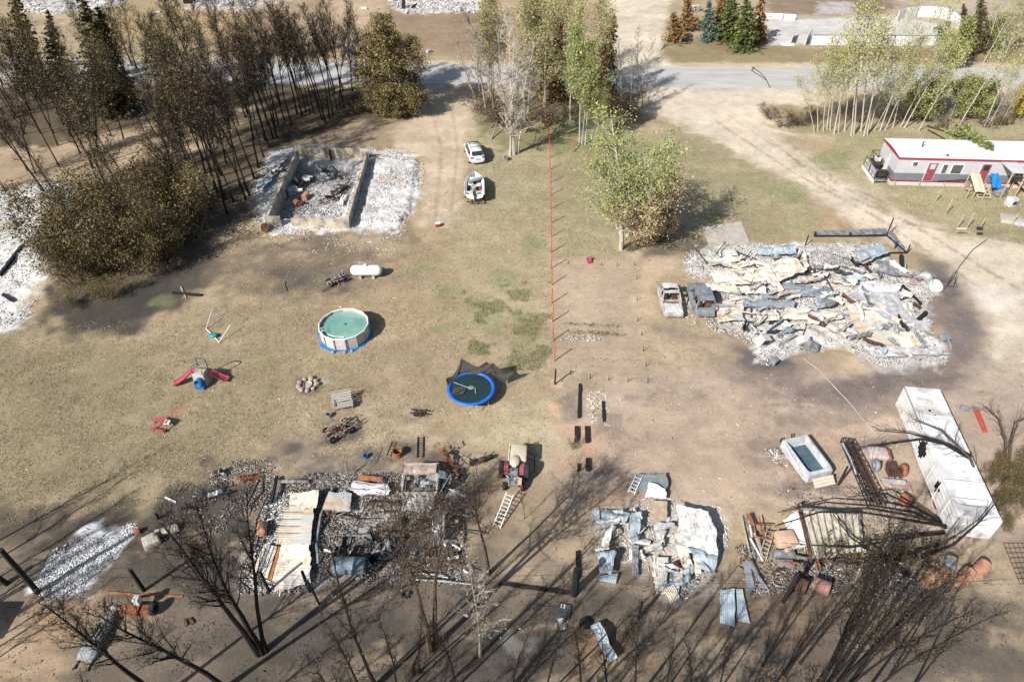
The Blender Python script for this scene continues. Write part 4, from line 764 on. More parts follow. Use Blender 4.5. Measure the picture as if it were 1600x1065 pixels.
# ------------------------------------------------------------------ rubble fields: uncountable shards
def rubble(name, label, zone, n, smin, smax, m, seed, hz=.15, inset=.3, stick=.25, zoff=0.0):
    P = W(zone); xs = [p[0] for p in P]; ys = [p[1] for p in P]; rg = np.random.default_rng(seed)
    x = rg.uniform(min(xs), max(xs), n * 4); y = rg.uniform(min(ys), max(ys), n * 4)
    k = np.where(sdf(x, y, P) + (vnoise(x, y, 3, seed, 3) - .5) * 3 < inset)[0]
    dens = vnoise(x[k], y[k], 2.5, seed + 3, 3); k = k[dens + rg.uniform(-.2, .2, len(k)) > .5][:n]; x, y = x[k], y[k]; n = len(x)
    L = rg.uniform(smin, smax, n) * (1 + (rg.random(n) < stick) * rg.uniform(1, 3.5, n)); Wd = rg.uniform(smin, smax, n) * .55; T = rg.uniform(.01, .05, n)
    az = rg.uniform(0, math.pi, n); ti = rg.normal(0, .2, n); tj = rg.normal(0, .2, n)
    ux = np.stack([np.cos(az) * np.cos(ti), np.sin(az) * np.cos(ti), np.sin(ti)], 1); uy = np.stack([-np.sin(az), np.cos(az), np.sin(tj)], 1); uz = np.cross(ux, uy)
    z = np.array([zg(a, b) for a, b in zip(x, y)]) + rg.uniform(0, hz, n) + zoff; c = np.stack([x, y, z], 1)
    vs = []
    for sx, sy, sz in ((-1, -1, -1), (1, -1, -1), (1, 1, -1), (-1, 1, -1), (-1, -1, 1), (1, -1, 1), (1, 1, 1), (-1, 1, 1)):
        j = rg.uniform(.6, 1.1, n); vs.append(c + ux * (sx * L / 2 * j)[:, None] + uy * (sy * Wd / 2 * rg.uniform(.5, 1.15, n))[:, None] + uz * (sz * T / 2)[:, None])
    V = np.stack(vs, 1).reshape(-1, 3); fc = np.array([(3, 2, 1, 0), (4, 5, 6, 7), (0, 1, 5, 4), (1, 2, 6, 5), (2, 3, 7, 6), (3, 0, 4, 7)])
    Fi = (np.arange(n)[:, None, None] * 8 + fc[None]).reshape(-1, 4).astype(np.int32)
    me = bpy.data.meshes.new(name); me.vertices.add(len(V)); me.vertices.foreach_set('co', V.astype(np.float32).ravel()); me.loops.add(Fi.size); me.loops.foreach_set('vertex_index', Fi.ravel())
    me.polygons.add(len(Fi)); me.polygons.foreach_set('loop_start', np.arange(0, Fi.size, 4, dtype=np.int32)); me.update(); me.validate(); me.materials.append(m)
    o = bpy.data.objects.new(name, me); col.objects.link(o); return tag(o, label, 'rubble', kind='stuff')
rubble('ash_rubble', 'white ash and flaked rubble of the ruin at the left edge', Z_left, 7000, .04, .14, m_rubw, 1, .08)
rubble('ash_rubble', 'white ash and rubble in and around the concrete foundation', Z_found, 9000, .04, .13, m_rubw, 2, .1)
rubble('house_rubble', 'mixed ash and household rubble of the big ruin at right', Z_big, 14000, .04, .15, m_rubc, 3, .15)
rubble('workshop_rubble', 'grey burnt rubble of the workshop ruin at bottom centre', Z_shop, 22000, .025, .10, m_rubg, 4, .10, stick=.6)
rubble('workshop_rubble', 'white ash flakes on the left side of the workshop ruin', [(378, 925), (400, 850), (440, 790), (470, 770), (476, 860), (430, 925)], 1500, .05, .2, m_rubw, 14, .1)
rubble('ash_rubble', 'striped white ash patch of a small burnt shed at bottom left', Z_small, 4000, .03, .09, m_rubw, 5, .04)
rubble('shed_rubble', 'loose ash and scraps among the bent roofing sheets', Z_shed, 1800, .03, .13, m_rubc, 6, .05)
rubble('ash_rubble', 'white ash ruin at the top edge left of the dirt track', [(590, -30), (790, -30), (758, 20), (625, 22)], 2500, .1, .5, m_rubw, 7, .2)
rubble('ash_rubble', 'white ash ruin in the top left corner', [(20, -30), (190, -30), (190, 8), (80, 24), (40, 18)], 1600, .1, .5, m_rubw, 8, .2)
rubble('ash_rubble', 'white ash ruin above the left grove', [(288, -12), (410, -12), (395, 12), (300, 10)], 1200, .1, .5, m_rubw, 9, .2)
rubble('dark_rubble', 'charred debris left of the workshop ruin', [(330, 740), (400, 720), (430, 760), (400, 850), (350, 840), (320, 780)], 2000, .03, .12, m_rubg, 10, .06)
rubble('dark_rubble', 'charred debris around the old boards and drums', [(1150, 860), (1230, 850), (1420, 870), (1430, 915), (1300, 920), (1180, 930)], 3500, .03, .13, m_rubg, 11, .1)
rubble('dark_rubble', 'burnt scrap around the foot of the lattice mast', [(1215, 770), (1420, 760), (1440, 850), (1400, 880), (1240, 800)], 2200, .03, .12, m_rubg, 12, .08)
rubble('dark_rubble', 'scraps of charred wood littering the burnt foreground', [(0, 900), (1600, 900), (1600, 1080), (0, 1080)], 3000, .02, .07, rub_w('charred_bits', (70, 64, 58), (96, 86, 76), (52, 50, 48), (120, 108, 94), (84, 74, 66), (150, 138, 124)), 13, .03)
rubble('scattered_scraps', 'small pale scraps littering the yard', [(380, 400), (860, 380), (880, 700), (300, 700), (200, 600)], 330, .04, .12, m_rubw, 15, .02, stick=.1)
rubble('scattered_scraps', 'small pale scraps littering the dirt lot', [(880, 600), (1400, 600), (1380, 780), (880, 760)], 150, .04, .10, m_rubw, 16, .02, stick=.1)
rubble('scattered_scraps', 'rubble flakes strewn south of the foundation', [(400, 360), (640, 360), (620, 400), (420, 395)], 500, .04, .14, m_rubw, 17, .02, stick=.1)
rubble('red_brick_scatter', 'broken pinkish brick lying in the ash beside the foundation', [(592, 276), (632, 274), (640, 292), (590, 294)], 200, .1, .22, mat('brick_bits', (1, 1, 1), island=[A(222, 188, 174), A(230, 212, 204), A(204, 168, 154), A(236, 230, 226)]), 18, .06, stick=0)
rubble('bed_rubble', 'white and grey flakes around the burnt raised bed by the garden', [(914, 604), (948, 618), (952, 662), (936, 664), (926, 640), (914, 640)], 110, .05, .16, m_rubw, 71, .04)
rubble('cellar_rubble', 'brown and grey burnt rubble on the cellar floor inside the foundation', [(462, 262), (566, 260), (540, 340), (430, 340)], 1600, .04, .16, m_rubg, 72, .1)
m_lit = rub_w('field_litter', (96, 86, 68), (206, 190, 158), (120, 106, 82), (84, 76, 62), (190, 176, 146), (150, 132, 104), (224, 214, 194))
rubble('field_litter', 'dry twigs, stalks and crumbs littering the left field and yard', [(-40, 500), (240, 510), (400, 380), (860, 340), (866, 600), (840, 720), (440, 740), (200, 800), (-40, 830)], 9000, .02, .07, m_lit, 91, .015, stick=.3)
rubble('field_litter', 'crumbs and stalks littering the lawn and dirt on the right', [(740, 180), (1000, 200), (1240, 210), (1650, 190), (1650, 640), (1400, 800), (880, 760), (868, 500)], 10000, .02, .07, m_lit, 92, .015, stick=.3)
# tufts of dry grass
def tufts(name, label, zone, n, m, seed, hmax=.22, gap=.5):
    P = W(zone); xs = [p[0] for p in P]; ys = [p[1] for p in P]; rg = np.random.default_rng(seed)
    x = rg.uniform(min(xs), max(xs), n * 3); y = rg.uniform(min(ys), max(ys), n * 3)
    k = np.where((sdf(x, y, P) + (vnoise(x, y, 5, seed, 3) - .5) * 6 < 0) & (vnoise(x, y, 1.8, seed + 1, 3) > gap))[0][:n]; x, y = x[k], y[k]; n = len(x); B_ = 5
    x = np.repeat(x, B_) + rg.normal(0, .09, n * B_); y = np.repeat(y, B_) + rg.normal(0, .09, n * B_); n *= B_
    z = np.repeat(np.array([zg(a, b) for a, b in zip(x[::B_], y[::B_])]), B_); az = rg.uniform(0, 6.28, n); h = rg.uniform(.3, 1, n) * hmax; wd = rg.uniform(.012, .03, n)
    dx, dy = np.cos(az), np.sin(az); le = rg.normal(0, .5, (2, n)) * h
    v = np.stack([np.stack([x - dx * wd, y - dy * wd, z - .01], 1), np.stack([x + dx * wd, y + dy * wd, z - .01], 1), np.stack([x + le[0], y + le[1], z + h], 1)], 1).reshape(-1, 3)
    me = bpy.data.meshes.new(name); me.vertices.add(3 * n); me.vertices.foreach_set('co', v.astype(np.float32).ravel()); me.loops.add(3 * n); me.loops.foreach_set('vertex_index', np.arange(3 * n, dtype=np.int32))
    me.polygons.add(n); me.polygons.foreach_set('loop_start', np.arange(0, 3 * n, 3, dtype=np.int32)); me.update(); me.validate(); me.materials.append(m)
    o = bpy.data.objects.new(name, me); col.objects.link(o); return tag(o, label, 'grass', kind='stuff')
m_straw = lf('dry_straw', (206, 190, 154), (180, 164, 126), (160, 146, 110), (218, 204, 170), (144, 130, 98))
m_grassg = lf('live_grass', (152, 154, 112), (138, 142, 98), (172, 168, 126), (188, 178, 138))
tufts('dry_grass', 'dry tufted grass of the left field', [(-40, 510), (240, 520), (400, 470), (700, 470), (700, 640), (440, 740), (200, 790), (-40, 820)], 16000, m_straw, 31, .08, .4)
tufts('dry_grass', 'dry tufted grass of the centre yard', [(640, 330), (862, 200), (866, 600), (700, 560), (560, 440)], 11000, m_straw, 32, .08, .4)
tufts('lawn_grass', 'patchy lawn grass beside the fence and the big aspen', [(740, 180), (1000, 205), (1250, 290), (1280, 360), (990, 402), (868, 405), (740, 330)], 14000, m_grassg, 33, .10, .45)
tufts('lawn_grass', 'lawn grass in front of the mobile home', [(1200, 200), (1650, 190), (1650, 395), (1420, 330), (1250, 230)], 12000, m_grassg, 34, .10, .45)
tufts('lawn_grass', 'green weeds in the centre yard', [(700, 440), (860, 440), (864, 590), (780, 570)], 5000, m_grassg, 35, .16, .55)
# ------------------------------------------------------------------ foundation ruin
def wall_run(name, label, pts, ztops, zb, th, m, parent=None, cat='wall'):
    """one cast wall along a polyline of px points taken on its top edge"""
    Pw = [G(*p, z=zt) for p, zt in zip(pts, ztops)]; root = thing(name, label, cat, (Pw[0].x, Pw[0].y, 0)); o = Pw[0].copy(); o.z = 0; mb = MB()
    for a, b in zip(Pw, Pw[1:]):
        d = (b - a); n = 10; nrm = Vector((-d.y, d.x, 0)).normalized() * th / 2; secs = []
        for i in range(n + 1):
            p = a.lerp(b, i / n) - o; zt = p.z + rnd.gauss(0, .012); zl = zb
            secs.append([Vector((p.x - nrm.x, p.y - nrm.y, zl)), Vector((p.x + nrm.x, p.y + nrm.y, zl)), Vector((p.x + nrm.x, p.y + nrm.y, zt)), Vector((p.x - nrm.x, p.y - nrm.y, zt))])
        mb.loft(secs)
    mb.build('wall', m, root); return root
FT = 1.25
wall_run('foundation_wall', 'tall stained back wall of the concrete foundation, lit on its inside', [(466, 231), (575, 233)], [FT, FT], -.75, .22, m_conc)
wall_run('foundation_wall', 'left wall of the concrete foundation, slanting toward the grove', [(464, 235), (441, 284), (418, 335)], [FT, FT + .05, FT], -.75, .22, m_conc)
wall_run('foundation_wall', 'right wall of the concrete foundation beside the white ash', [(573, 237), (558, 290), (543, 340)], [FT, FT, FT - .1], -.75, .2, m_conc)
wall_run('foundation_wall', 'short front wall stub left of the doorway gap', [(413, 338), (437, 338)], [FT - .1, FT - .1], -.2, .2, m_conc)
wall_run('foundation_wall', 'long low front wall of the concrete foundation facing the yard', [(454, 341), (545, 343)], [FT - .25, FT - .25], -.2, .2, m_conc)
wall_run('wall_pilaster', 'dark charred post standing against the back foundation wall', [(513, 233), (516, 233)], [FT + .1, FT + .1], -.6, .2, m_char2)
# ------------------------------------------------------------------ roofing sheets and bent panels
def sheet(name, label, q, zs, m, cat='sheet', rib=0, ribn=0, warp=.12, nu=26, nv=16, seed=0, group=None, curl=0.0, fold=0, wx=0.0):
    """q: four ground px corners (order round); zs: their heights; rib: ribs run across u"""
    r = np.random.default_rng(seed + 100); qc = (sum(p[0] for p in q) / 4, sum(p[1] for p in q) / 4); gr = 1.22 if seed < 24 else 1.0; q = [(qc[0] + (p[0] - qc[0]) * gr, qc[1] + (p[1] - qc[1]) * gr) for p in q]; c = [G(*p, z=z) for p, z in zip(q, zs)]; o = sum(c, Vector()) / 4; o.z = 0; u, v = np.meshgrid(np.linspace(0, 1, nu + 1), np.linspace(0, 1, nv + 1), indexing='ij')
    cn = np.array([list(p - o) for p in c]); Pp = (cn[0] * ((1 - u) * (1 - v))[..., None] + cn[1] * (u * (1 - v))[..., None] + cn[2] * (u * v)[..., None] + cn[3] * ((1 - u) * v)[..., None])
    L1 = (c[1] - c[0]).length; L2 = (c[3] - c[0]).length
    nz = vnoise(u * L1 + seed * 7.3, v * L2 + seed, max(.8, min(L1, L2) * .9), seed + 5, 3) - .5
    Pp[..., 2] += nz * warp * 2 + curl * (2 * v - 1) ** 2 + .04
    rg_ = min(.16, .08 * min(L1, L2)); uu, vv_ = u * L1, v * L2; hf = vnoise(uu + seed * 3.1, vv_ + seed * 1.7, .55, seed + 9, 3) - .5; ex = (ribn == 0)
    Pp[..., 2] += hf * (.22 if (fold and ex) else .03)
    Pp[..., 0] += (vnoise(uu + seed, vv_ - seed, .7, seed + 11, 3) - .5) * rg_ * 3; Pp[..., 1] += (vnoise(uu - seed, vv_ + 5, .7, seed + 12, 3) - .5) * rg_ * 3
    if fold: Pp[..., 2] += fold * np.abs(np.sin(v * math.pi * 1.5 + nz * 2))
    if wx: Pp[..., 0] += wx * np.sin(u * 4 + seed); Pp[..., 1] += wx * .6 * np.sin(u * 3 + seed * 2)
    if ribn: Pp[..., 2] += rib * (np.abs(((u * ribn) % 1) - .5) < .16)
    hb = np.array([max(zg(a + o.x, b + o.y), -.6) for a, b in zip(Pp[..., 0].ravel(), Pp[..., 1].ravel())]).reshape(Pp.shape[:2]); Pp[..., 2] = np.maximum(Pp[..., 2], hb + .03)
    mb = MB(); mb.grid([[tuple(Pp[i, j]) for j in range(nv + 1)] for i in range(nu + 1)], th=.008); ob = mb.build(name, m, None, smooth=False); ob.location = o
    return tag(ob, label, cat, group)
S = sheet
# big ruin (cream, slate and pale panels)
S('roofing_sheet', 'broad rippled cream sheet draped highest over the upper middle of the big ruin', [(1192, 421), (1236, 406), (1256, 424), (1214, 440)], [.5, 1.1, 1.0, .5], m_cream, fold=.18, seed=1, rib=.03, ribn=8, nu=24)
S('roofing_sheet', 'long cream strip running left from the broad rippled sheet', [(1116, 424), (1200, 421), (1212, 438), (1126, 444)], [.4, .6, .5, .3], m_cream, fold=.15, seed=2, warp=.2)
S('roofing_sheet', 'long cream strip lying lower, edge lit, under the broad rippled sheet', [(1124, 434), (1210, 432), (1208, 444), (1132, 447)], [.5, .7, .3, .2], m_cream, fold=.2, seed=3)
S('roofing_sheet', 'narrow cream strip ending in a curl right of the burnt cars', [(1110, 446), (1186, 450), (1190, 461), (1114, 457)], [.7, .5, .3, .4], m_cream, fold=.15, seed=4, warp=.18)
S('roofing_sheet', 'cream flap standing against the far left corner of the big ruin', [(1112, 404), (1155, 401), (1150, 409), (1114, 415)], [.5, .9, .5, .4], m_cream, fold=.1, seed=5)
S('roofing_sheet', 'rust stained cream panel just right of the second burnt car', [(1120, 474), (1156, 476), (1158, 500), (1124, 502)], [.4, .5, .3, .3], m_creamr, fold=.15, seed=6)
S('roofing_sheet', 'slate grey strip across the middle of the big ruin', [(1170, 470), (1236, 472), (1232, 482), (1166, 480)], [.5, .6, .3, .3], m_slate, fold=.12, seed=7)
S('roofing_sheet', 'long slate grey sheet below the broad rippled sheet', [(1196, 460), (1262, 452), (1268, 464), (1200, 468)], [.4, .5, .3, .3], m_slate, fold=.12, seed=8)
S('roofing_sheet', 'slate grey flap behind the broad rippled sheet', [(1226, 444), (1262, 446), (1262, 456), (1222, 456)], [.6, .5, .3, .3], m_slate, fold=.1, seed=9)
S('roofing_sheet', 'cream wavy strip along the lower front of the big ruin', [(1188, 494), (1262, 488), (1290, 500), (1200, 502)], [.3, .5, .4, .2], m_cream, fold=.15, seed=10, warp=.16)
S('roofing_sheet', 'tan folded piece at the right end of the wavy front strip', [(1228, 480), (1264, 484), (1262, 492), (1232, 490)], [.4, .5, .3, .3], m_creamr, fold=.12, seed=11)
S('roofing_sheet', 'short cream scrap between the wavy strip and the big flat panels', [(1262, 494), (1306, 486), (1312, 498), (1278, 503)], [.4, .5, .5, .2], m_cream, fold=.12, seed=12)
S('roofing_sheet', 'large flat cream panel, lower one of the pair at right of the big ruin', [(1330, 482), (1372, 474), (1436, 534), (1402, 537)], [.5, .6, .3, .2], m_cream, seed=13, warp=.06)
S('roofing_sheet', 'large flat cream panel, lower left, with pale yellow stains', [(1330, 490), (1386, 496), (1402, 538), (1350, 528)], [.4, .5, .2, .2], m_creamr, seed=14, warp=.08)
S('roofing_sheet', 'large flat greyish white panel, upper one at right of the big ruin', [(1338, 462), (1394, 462), (1448, 516), (1380, 494)], [.6, .8, .3, .5], m_ltmetal, seed=15, warp=.08)
S('roofing_sheet', 'crumpled white panel above the large flat panels', [(1350, 442), (1404, 446), (1396, 466), (1346, 460)], [.7, .7, .4, .5], m_whitew, fold=.18, seed=16, rib=.03, ribn=6)
S('roofing_sheet', 'bent silver sheet at the upper right of the big ruin', [(1338, 396), (1370, 386), (1384, 398), (1350, 412)], [.8, .9, .7, .5], m_blueish, fold=.2, seed=17)
S('roofing_sheet', 'blue-grey crumpled sheet along the far edge of the big ruin', [(1186, 392), (1236, 386), (1240, 398), (1192, 401)], [.5, .7, .5, .3], m_blueish, fold=.2, seed=18, warp=.2)
S('roofing_sheet', 'small grey sheet at the far right edge of the big ruin', [(1372, 408), (1394, 412), (1402, 432), (1380, 428)], [.6, .5, .4, .3], m_greymetal, fold=.2, seed=19)
S('roofing_sheet', 'narrow cream beam slanting across the broad rippled sheet', [(1197, 421), (1203, 420), (1222, 450), (1215, 453)], [1.1, 1.1, .7, .6], m_cream, seed=20, nu=10, nv=3, warp=.03)
S('roofing_sheet', 'slate shard sticking out near the middle of the big ruin', [(1270, 458), (1290, 452), (1304, 474), (1282, 478)], [.6, .4, .5, .3], m_slate, fold=.2, seed=21)
S('roofing_sheet', 'pinkish crumpled sheet by the round tub at the right end of the big ruin', [(1421, 432), (1436, 432), (1436, 444), (1421, 443)], [.5, .5, .3, .3], mat('pinkish_sheet', A(196, 172, 170)), seed=22)
S('roofing_sheet', 'pale curled roofing at the front right edge of the big ruin', [(1356, 544), (1440, 548), (1470, 556), (1380, 560)], [.3, .5, .3, .2], m_ltmetal, fold=.25, seed=23, nu=20, warp=.2)
for k, (a, b, wd, lab) in enumerate((((1328, 410), (1358, 441), .16, 'charred beam slanting down the middle of the big ruin'), ((1405, 448), (1437, 480), .16, 'charred beam at the right side of the big ruin'), ((1406, 404), (1407, 428), .3, 'short thick black post piece lying upright of the big ruin'), ((1444, 494), (1430, 507), .3, 'thick black timber stub beside the large flat panels'), ((1112, 412), (1206, 422), .07, 'thin white rail across the upper left of the big ruin'), ((1166, 413), (1182, 400), .1, 'thin slanting pole at the far edge of the big ruin'), ((1376, 470), (1426, 506), .07, 'pale pipe along the edge of the large flat panels'))):
    p, L_, rz = px_frame(a, b); z = zg(p.x, p.y); ob = MB().box((L_ / 2, 0, .35), (L_, wd, wd)).build('timber' if k < 4 else 'pipe', m_char2 if k < 4 else m_whitew); ob.location = (p.x, p.y, z); ob.rotation_euler = (0, 0, rz); tag(ob, lab, 'timber' if k < 4 else 'pipe')
ob = MB(); pr = [(.0, .12), (.45, .12), (.55, .5), (.62, .52), (.6, .1), (.5, .0), (0, .0)]; ob.lathe(pr, 20); ob = ob.build('round_tub', m_whitew, smooth=True); ob.location = (*G(1456, 452)[:2], .2); ob.rotation_euler = (.5, .3, 0); tag(ob, 'round white tub tipped over at the right tip of the big ruin', 'tub')
ob = MB(); ob.lathe(pr, 20); ob = ob.build('round_tub', m_ltmetal, smooth=True); ob.location = (*G(1442, 440)[:2], .25); ob.rotation_euler = (-.6, .9, 0); tag(ob, 'white tub standing on edge behind the tipped one', 'tub')
def appliance(name, label, px, d, rz, m, tilt=(0, 0), cat='appliance', zz=.1, seed=0):
    t = place(name, label, cat, px, rz, z=zz); b = MB().box((0, 0, d[2] / 2), d, rot=(tilt[0], tilt[1], 0)); bevel(b.build('cabinet', m, t), .04)
    b = MB().box((0, -d[1] / 2 - .012, d[2] * .55), (d[0] * .8, .02, d[2] * .6), rot=(tilt[0], tilt[1], 0)); b.build('door', m_dkmetal, t)
    return t
appliance('water_tank', 'white cylinder-topped appliance in the front ash of the big ruin', (1190, 540), (.9, .7, .9), .4, m_whitew, (.2, .3))
appliance('freezer_shell', 'white open freezer shell at the front of the big ruin', (1252, 538), (.7, .6, .9), .2, m_whitew, (.5, .2))
appliance('stove_shell', 'grey burnt stove tipped beside the white freezer shell', (1266, 546), (1.0, .7, .6), -.3, m_greymetal, (.3, .4))
appliance('metal_cabinet', 'small dark box lying alone on the soot in front of the big ruin', (1208, 569), (.6, .5, .4), .7, m_slate)
appliance('washing_machine', 'white appliance shell in the far left ash of the big ruin', (1140, 402), (1.1, 1.0, .5), .1, m_whitew)
o = place('metal_bin', 'dark grey bin tipped with its wire stand right of the big ruin', 'bin', (1474, 531)); bevel(MB().box((0, 0, .3), (.9, .6, .35), rot=(.2, .1, .2)).build('bin_body', m_slate, o), .06); MB().tube([(.1, -.3, .3), (.15, -.8, .2), (0, -1.3, .03)], .02).build('stand', m_ltmetal, o)
rq = random.Random(404)
for k in range(130):
    cx, cy = rq.uniform(1120, 1440), rq.uniform(392, 552)
    g_ = G(cx, cy)
    if sdf(np.array([g_.x]), np.array([g_.y]), W(Z_big))[0] > -.6: continue
    a_ = rq.gauss(0, .5) if cx < 1300 else rq.gauss(.5, .5); l_, w_ = rq.uniform(7, 22), rq.uniform(2, 5.5); ca, sa = math.cos(a_), math.sin(a_)
    S('crumpled_sheet', 'small crumpled metal scrap strewn through the big ruin', [(cx + ca * u - sa * v, cy + (sa * u + ca * v) * .75) for u, v in ((-l_, -w_), (l_, -w_), (l_ * .8, w_), (-l_ * .9, w_ * .8))], [rq.uniform(.15, .7) for _ in range(4)], rq.choice([m_cream, m_creamr, m_blueish, m_whitew, m_greymetal, m_ltmetal, m_cream, m_whitew, m_ltmetal, m_slate, m_cream, m_dkmetal, m_rustd]), fold=rq.uniform(.12, .42), seed=200 + k, warp=.32, wx=rq.uniform(0, .15), nu=12, nv=8, group='crumpled metal scraps of the big ruin')
for k in range(40):
    cx, cy = rq.uniform(1080, 1440), rq.uniform(392, 552); p = G(cx, cy)
    if sdf(np.array([p.x]), np.array([p.y]), W(Z_big))[0] > -.4: continue
    a_ = rq.uniform(0, 3.1); L_ = rq.uniform(.8, 3); ob = MB().bar((0, 0, .15), (L_ * math.cos(a_), L_ * math.sin(a_), rq.uniform(.15, .6)), rq.uniform(.04, .1)).build('burnt_bar', [m_char2, m_whitew, m_dkmetal, m_rustd, m_greymetal][k % 5]); ob.location = (p.x, p.y, zg(p.x, p.y)); tag(ob, 'thin burnt bar strewn through the big ruin', 'bar', 'burnt bars strewn through the big ruin')
for nm_, zone, n_, sz, mats_, lab_, grp_, sd in (('crumpled_sheet', [(930, 795), (1010, 780), (1120, 800), (1120, 895), (1060, 925), (940, 905)], 26, (10, 22), [m_blueish, m_whitew, m_cream, m_ltmetal, m_blueish], 'small bent scrap of pale sheet in the bent shed wreck', 'small sheet scraps of the bent shed wreck', 5),
        ('crumpled_sheet', [(500, 760), (715, 760), (715, 890), (510, 890)], 26, (7, 16), [m_greymetal, m_dkmetal, m_whitew, m_rustd, m_ltmetal], 'small burnt metal scrap in the workshop ruin', 'small metal scraps of the workshop ruin', 6),
        ('crumpled_sheet', [(466, 262), (562, 262), (540, 335), (436, 335)], 16, (5, 11), [m_greymetal, m_dkmetal, m_whitew, m_rustd], 'small burnt metal scrap inside the foundation', 'small metal scraps inside the foundation', 7),
        ('crumpled_sheet', [(1190, 850), (1420, 860), (1420, 905), (1200, 910)], 16, (6, 14), [m_greymetal, m_dkmetal, m_cream, m_rustd, m_rust], 'small metal scrap among the boards and drums', 'small metal scraps around the boards and drums', 8)):
    rq = random.Random(sd); ZW = W(zone); c_ = 0
    for k in range(400):
        cx, cy = rq.uniform(min(p[0] for p in zone), max(p[0] for p in zone)), rq.uniform(min(p[1] for p in zone), max(p[1] for p in zone)); g_ = G(cx, cy)
        if sdf(np.array([g_.x]), np.array([g_.y]), ZW)[0] > -.2: continue
        c_ += 1
        if c_ > n_: break
        a_ = rq.choice([rq.gauss(0, .5), rq.gauss(1.5, .4)]); l_, w_ = rq.uniform(*sz), rq.uniform(sz[0] * .35, sz[0] * .8); ca, sa = math.cos(a_), math.sin(a_); z0_ = -.5 if sd == 7 else 0
        S(nm_, lab_, [(cx + ca * u - sa * v, cy + (sa * u + ca * v) * .8) for u, v in ((-l_, -w_), (l_, -w_), (l_ * .8, w_), (-l_ * .9, w_ * .8))], [rq.uniform(.1, .5) + z0_ for _ in range(4)], rq.choice(mats_), fold=rq.uniform(.08, .3), seed=300 + sd * 40 + c_, warp=.2, nu=10, nv=6, group=grp_)
# concrete pad north of the big ruin
q = [G(*p) for p in ((1098, 356), (1158, 347), (1172, 382), (1108, 386))]; ob = MB().prism([(p.x, p.y) for p in q], -.1, .1).build('concrete_pad', m_conc2); tag(ob, 'pale concrete pad at the far left corner of the big ruin', 'slab', kind='structure')
# charred pen fence
def rail_fence(name, label, pts, posts, m, h=1.1, rails=(.3,), cat='fence', pr=.05):
    b0 = G(*pts[0]); root = thing(name, label, cat, (b0.x, b0.y, 0)); o = Vector((b0.x, b0.y, 0))
    for a, b in zip(pts, pts[1:]):
        for z in rails: MB().bar(G(*a, z=z) - o, G(*b, z=z) - o, .05, .1).build('rail', m, root)
    for p in posts:
        q = G(*p[:2]) - o; hh = p[2] if len(p) > 2 else h; MB().tube([q - Vector((0, 0, .1)), q + Vector((0, 0, hh))], pr, 6).build('post', m, root)
    return root
rail_fence('charred_pen', 'low charred board pen behind the big ruin', [(1272, 368), (1330, 368), (1385, 367), (1417, 394), (1368, 395)], [(1272, 369, .5), (1327, 369, .5), (1385, 368, 2.0), (1417, 395, .9), (1398, 388, .8), (1258, 384, 1.2)], m_char2, rails=(.12, .3), pr=.06)
q = [G(*p) for p in ((1270, 362), (1384, 358), (1386, 366), (1272, 367))]; ob = MB().prism([(p.x, p.y) for p in q], 0, .09).build('plank_walk', m_greymetal); tag(ob, 'grey plank strip along the far side of the charred pen', 'walkway')
q = [G(*p) for p in ((1386, 366), (1394, 362), (1414, 388), (1404, 392))]; ob = MB().prism([(p.x, p.y) for p in q], 0, .08).build('plank_walk', m_greymetal); tag(ob, 'grey plank strip inside the right side of the charred pen', 'walkway')
o = place('metal_stand', 'thin bent metal frame standing at the right end of the big ruin', 'frame', (1478, 448))
MB().tube([(-1.4, .2, .2), (0, 0, .9), (.4, .2, 1.2)], .025).tube([(0, 0, 0), (.1, .1, 1.5), (.5, .2, 1.5), (.7, 0, 0)], .025).tube([(.2, 0, .1), (.9, -.2, .1), (.5, .3, 1.0)], .025).build('frame', m_dkmetal, o)
ob = MB().tube([G(1475, 452, .05), G(1484, 440, .04), G(1500, 415, .04), G(1520, 390, .04), G(1542, 374, .04)], .035, 5).build('cable', m_dkmetal); tag(ob, 'long dark cable curving over the dirt from the bent frame', 'cable')
ob = MB().tube([G(1255, 560, .04), G(1280, 578, .04), G(1302, 602, .04), G(1330, 632, .04), G(1370, 680, .04)], .03, 5).build('cable', m_ltmetal); tag(ob, 'thin pale cable lying on the soot in front of the big ruin', 'cable')
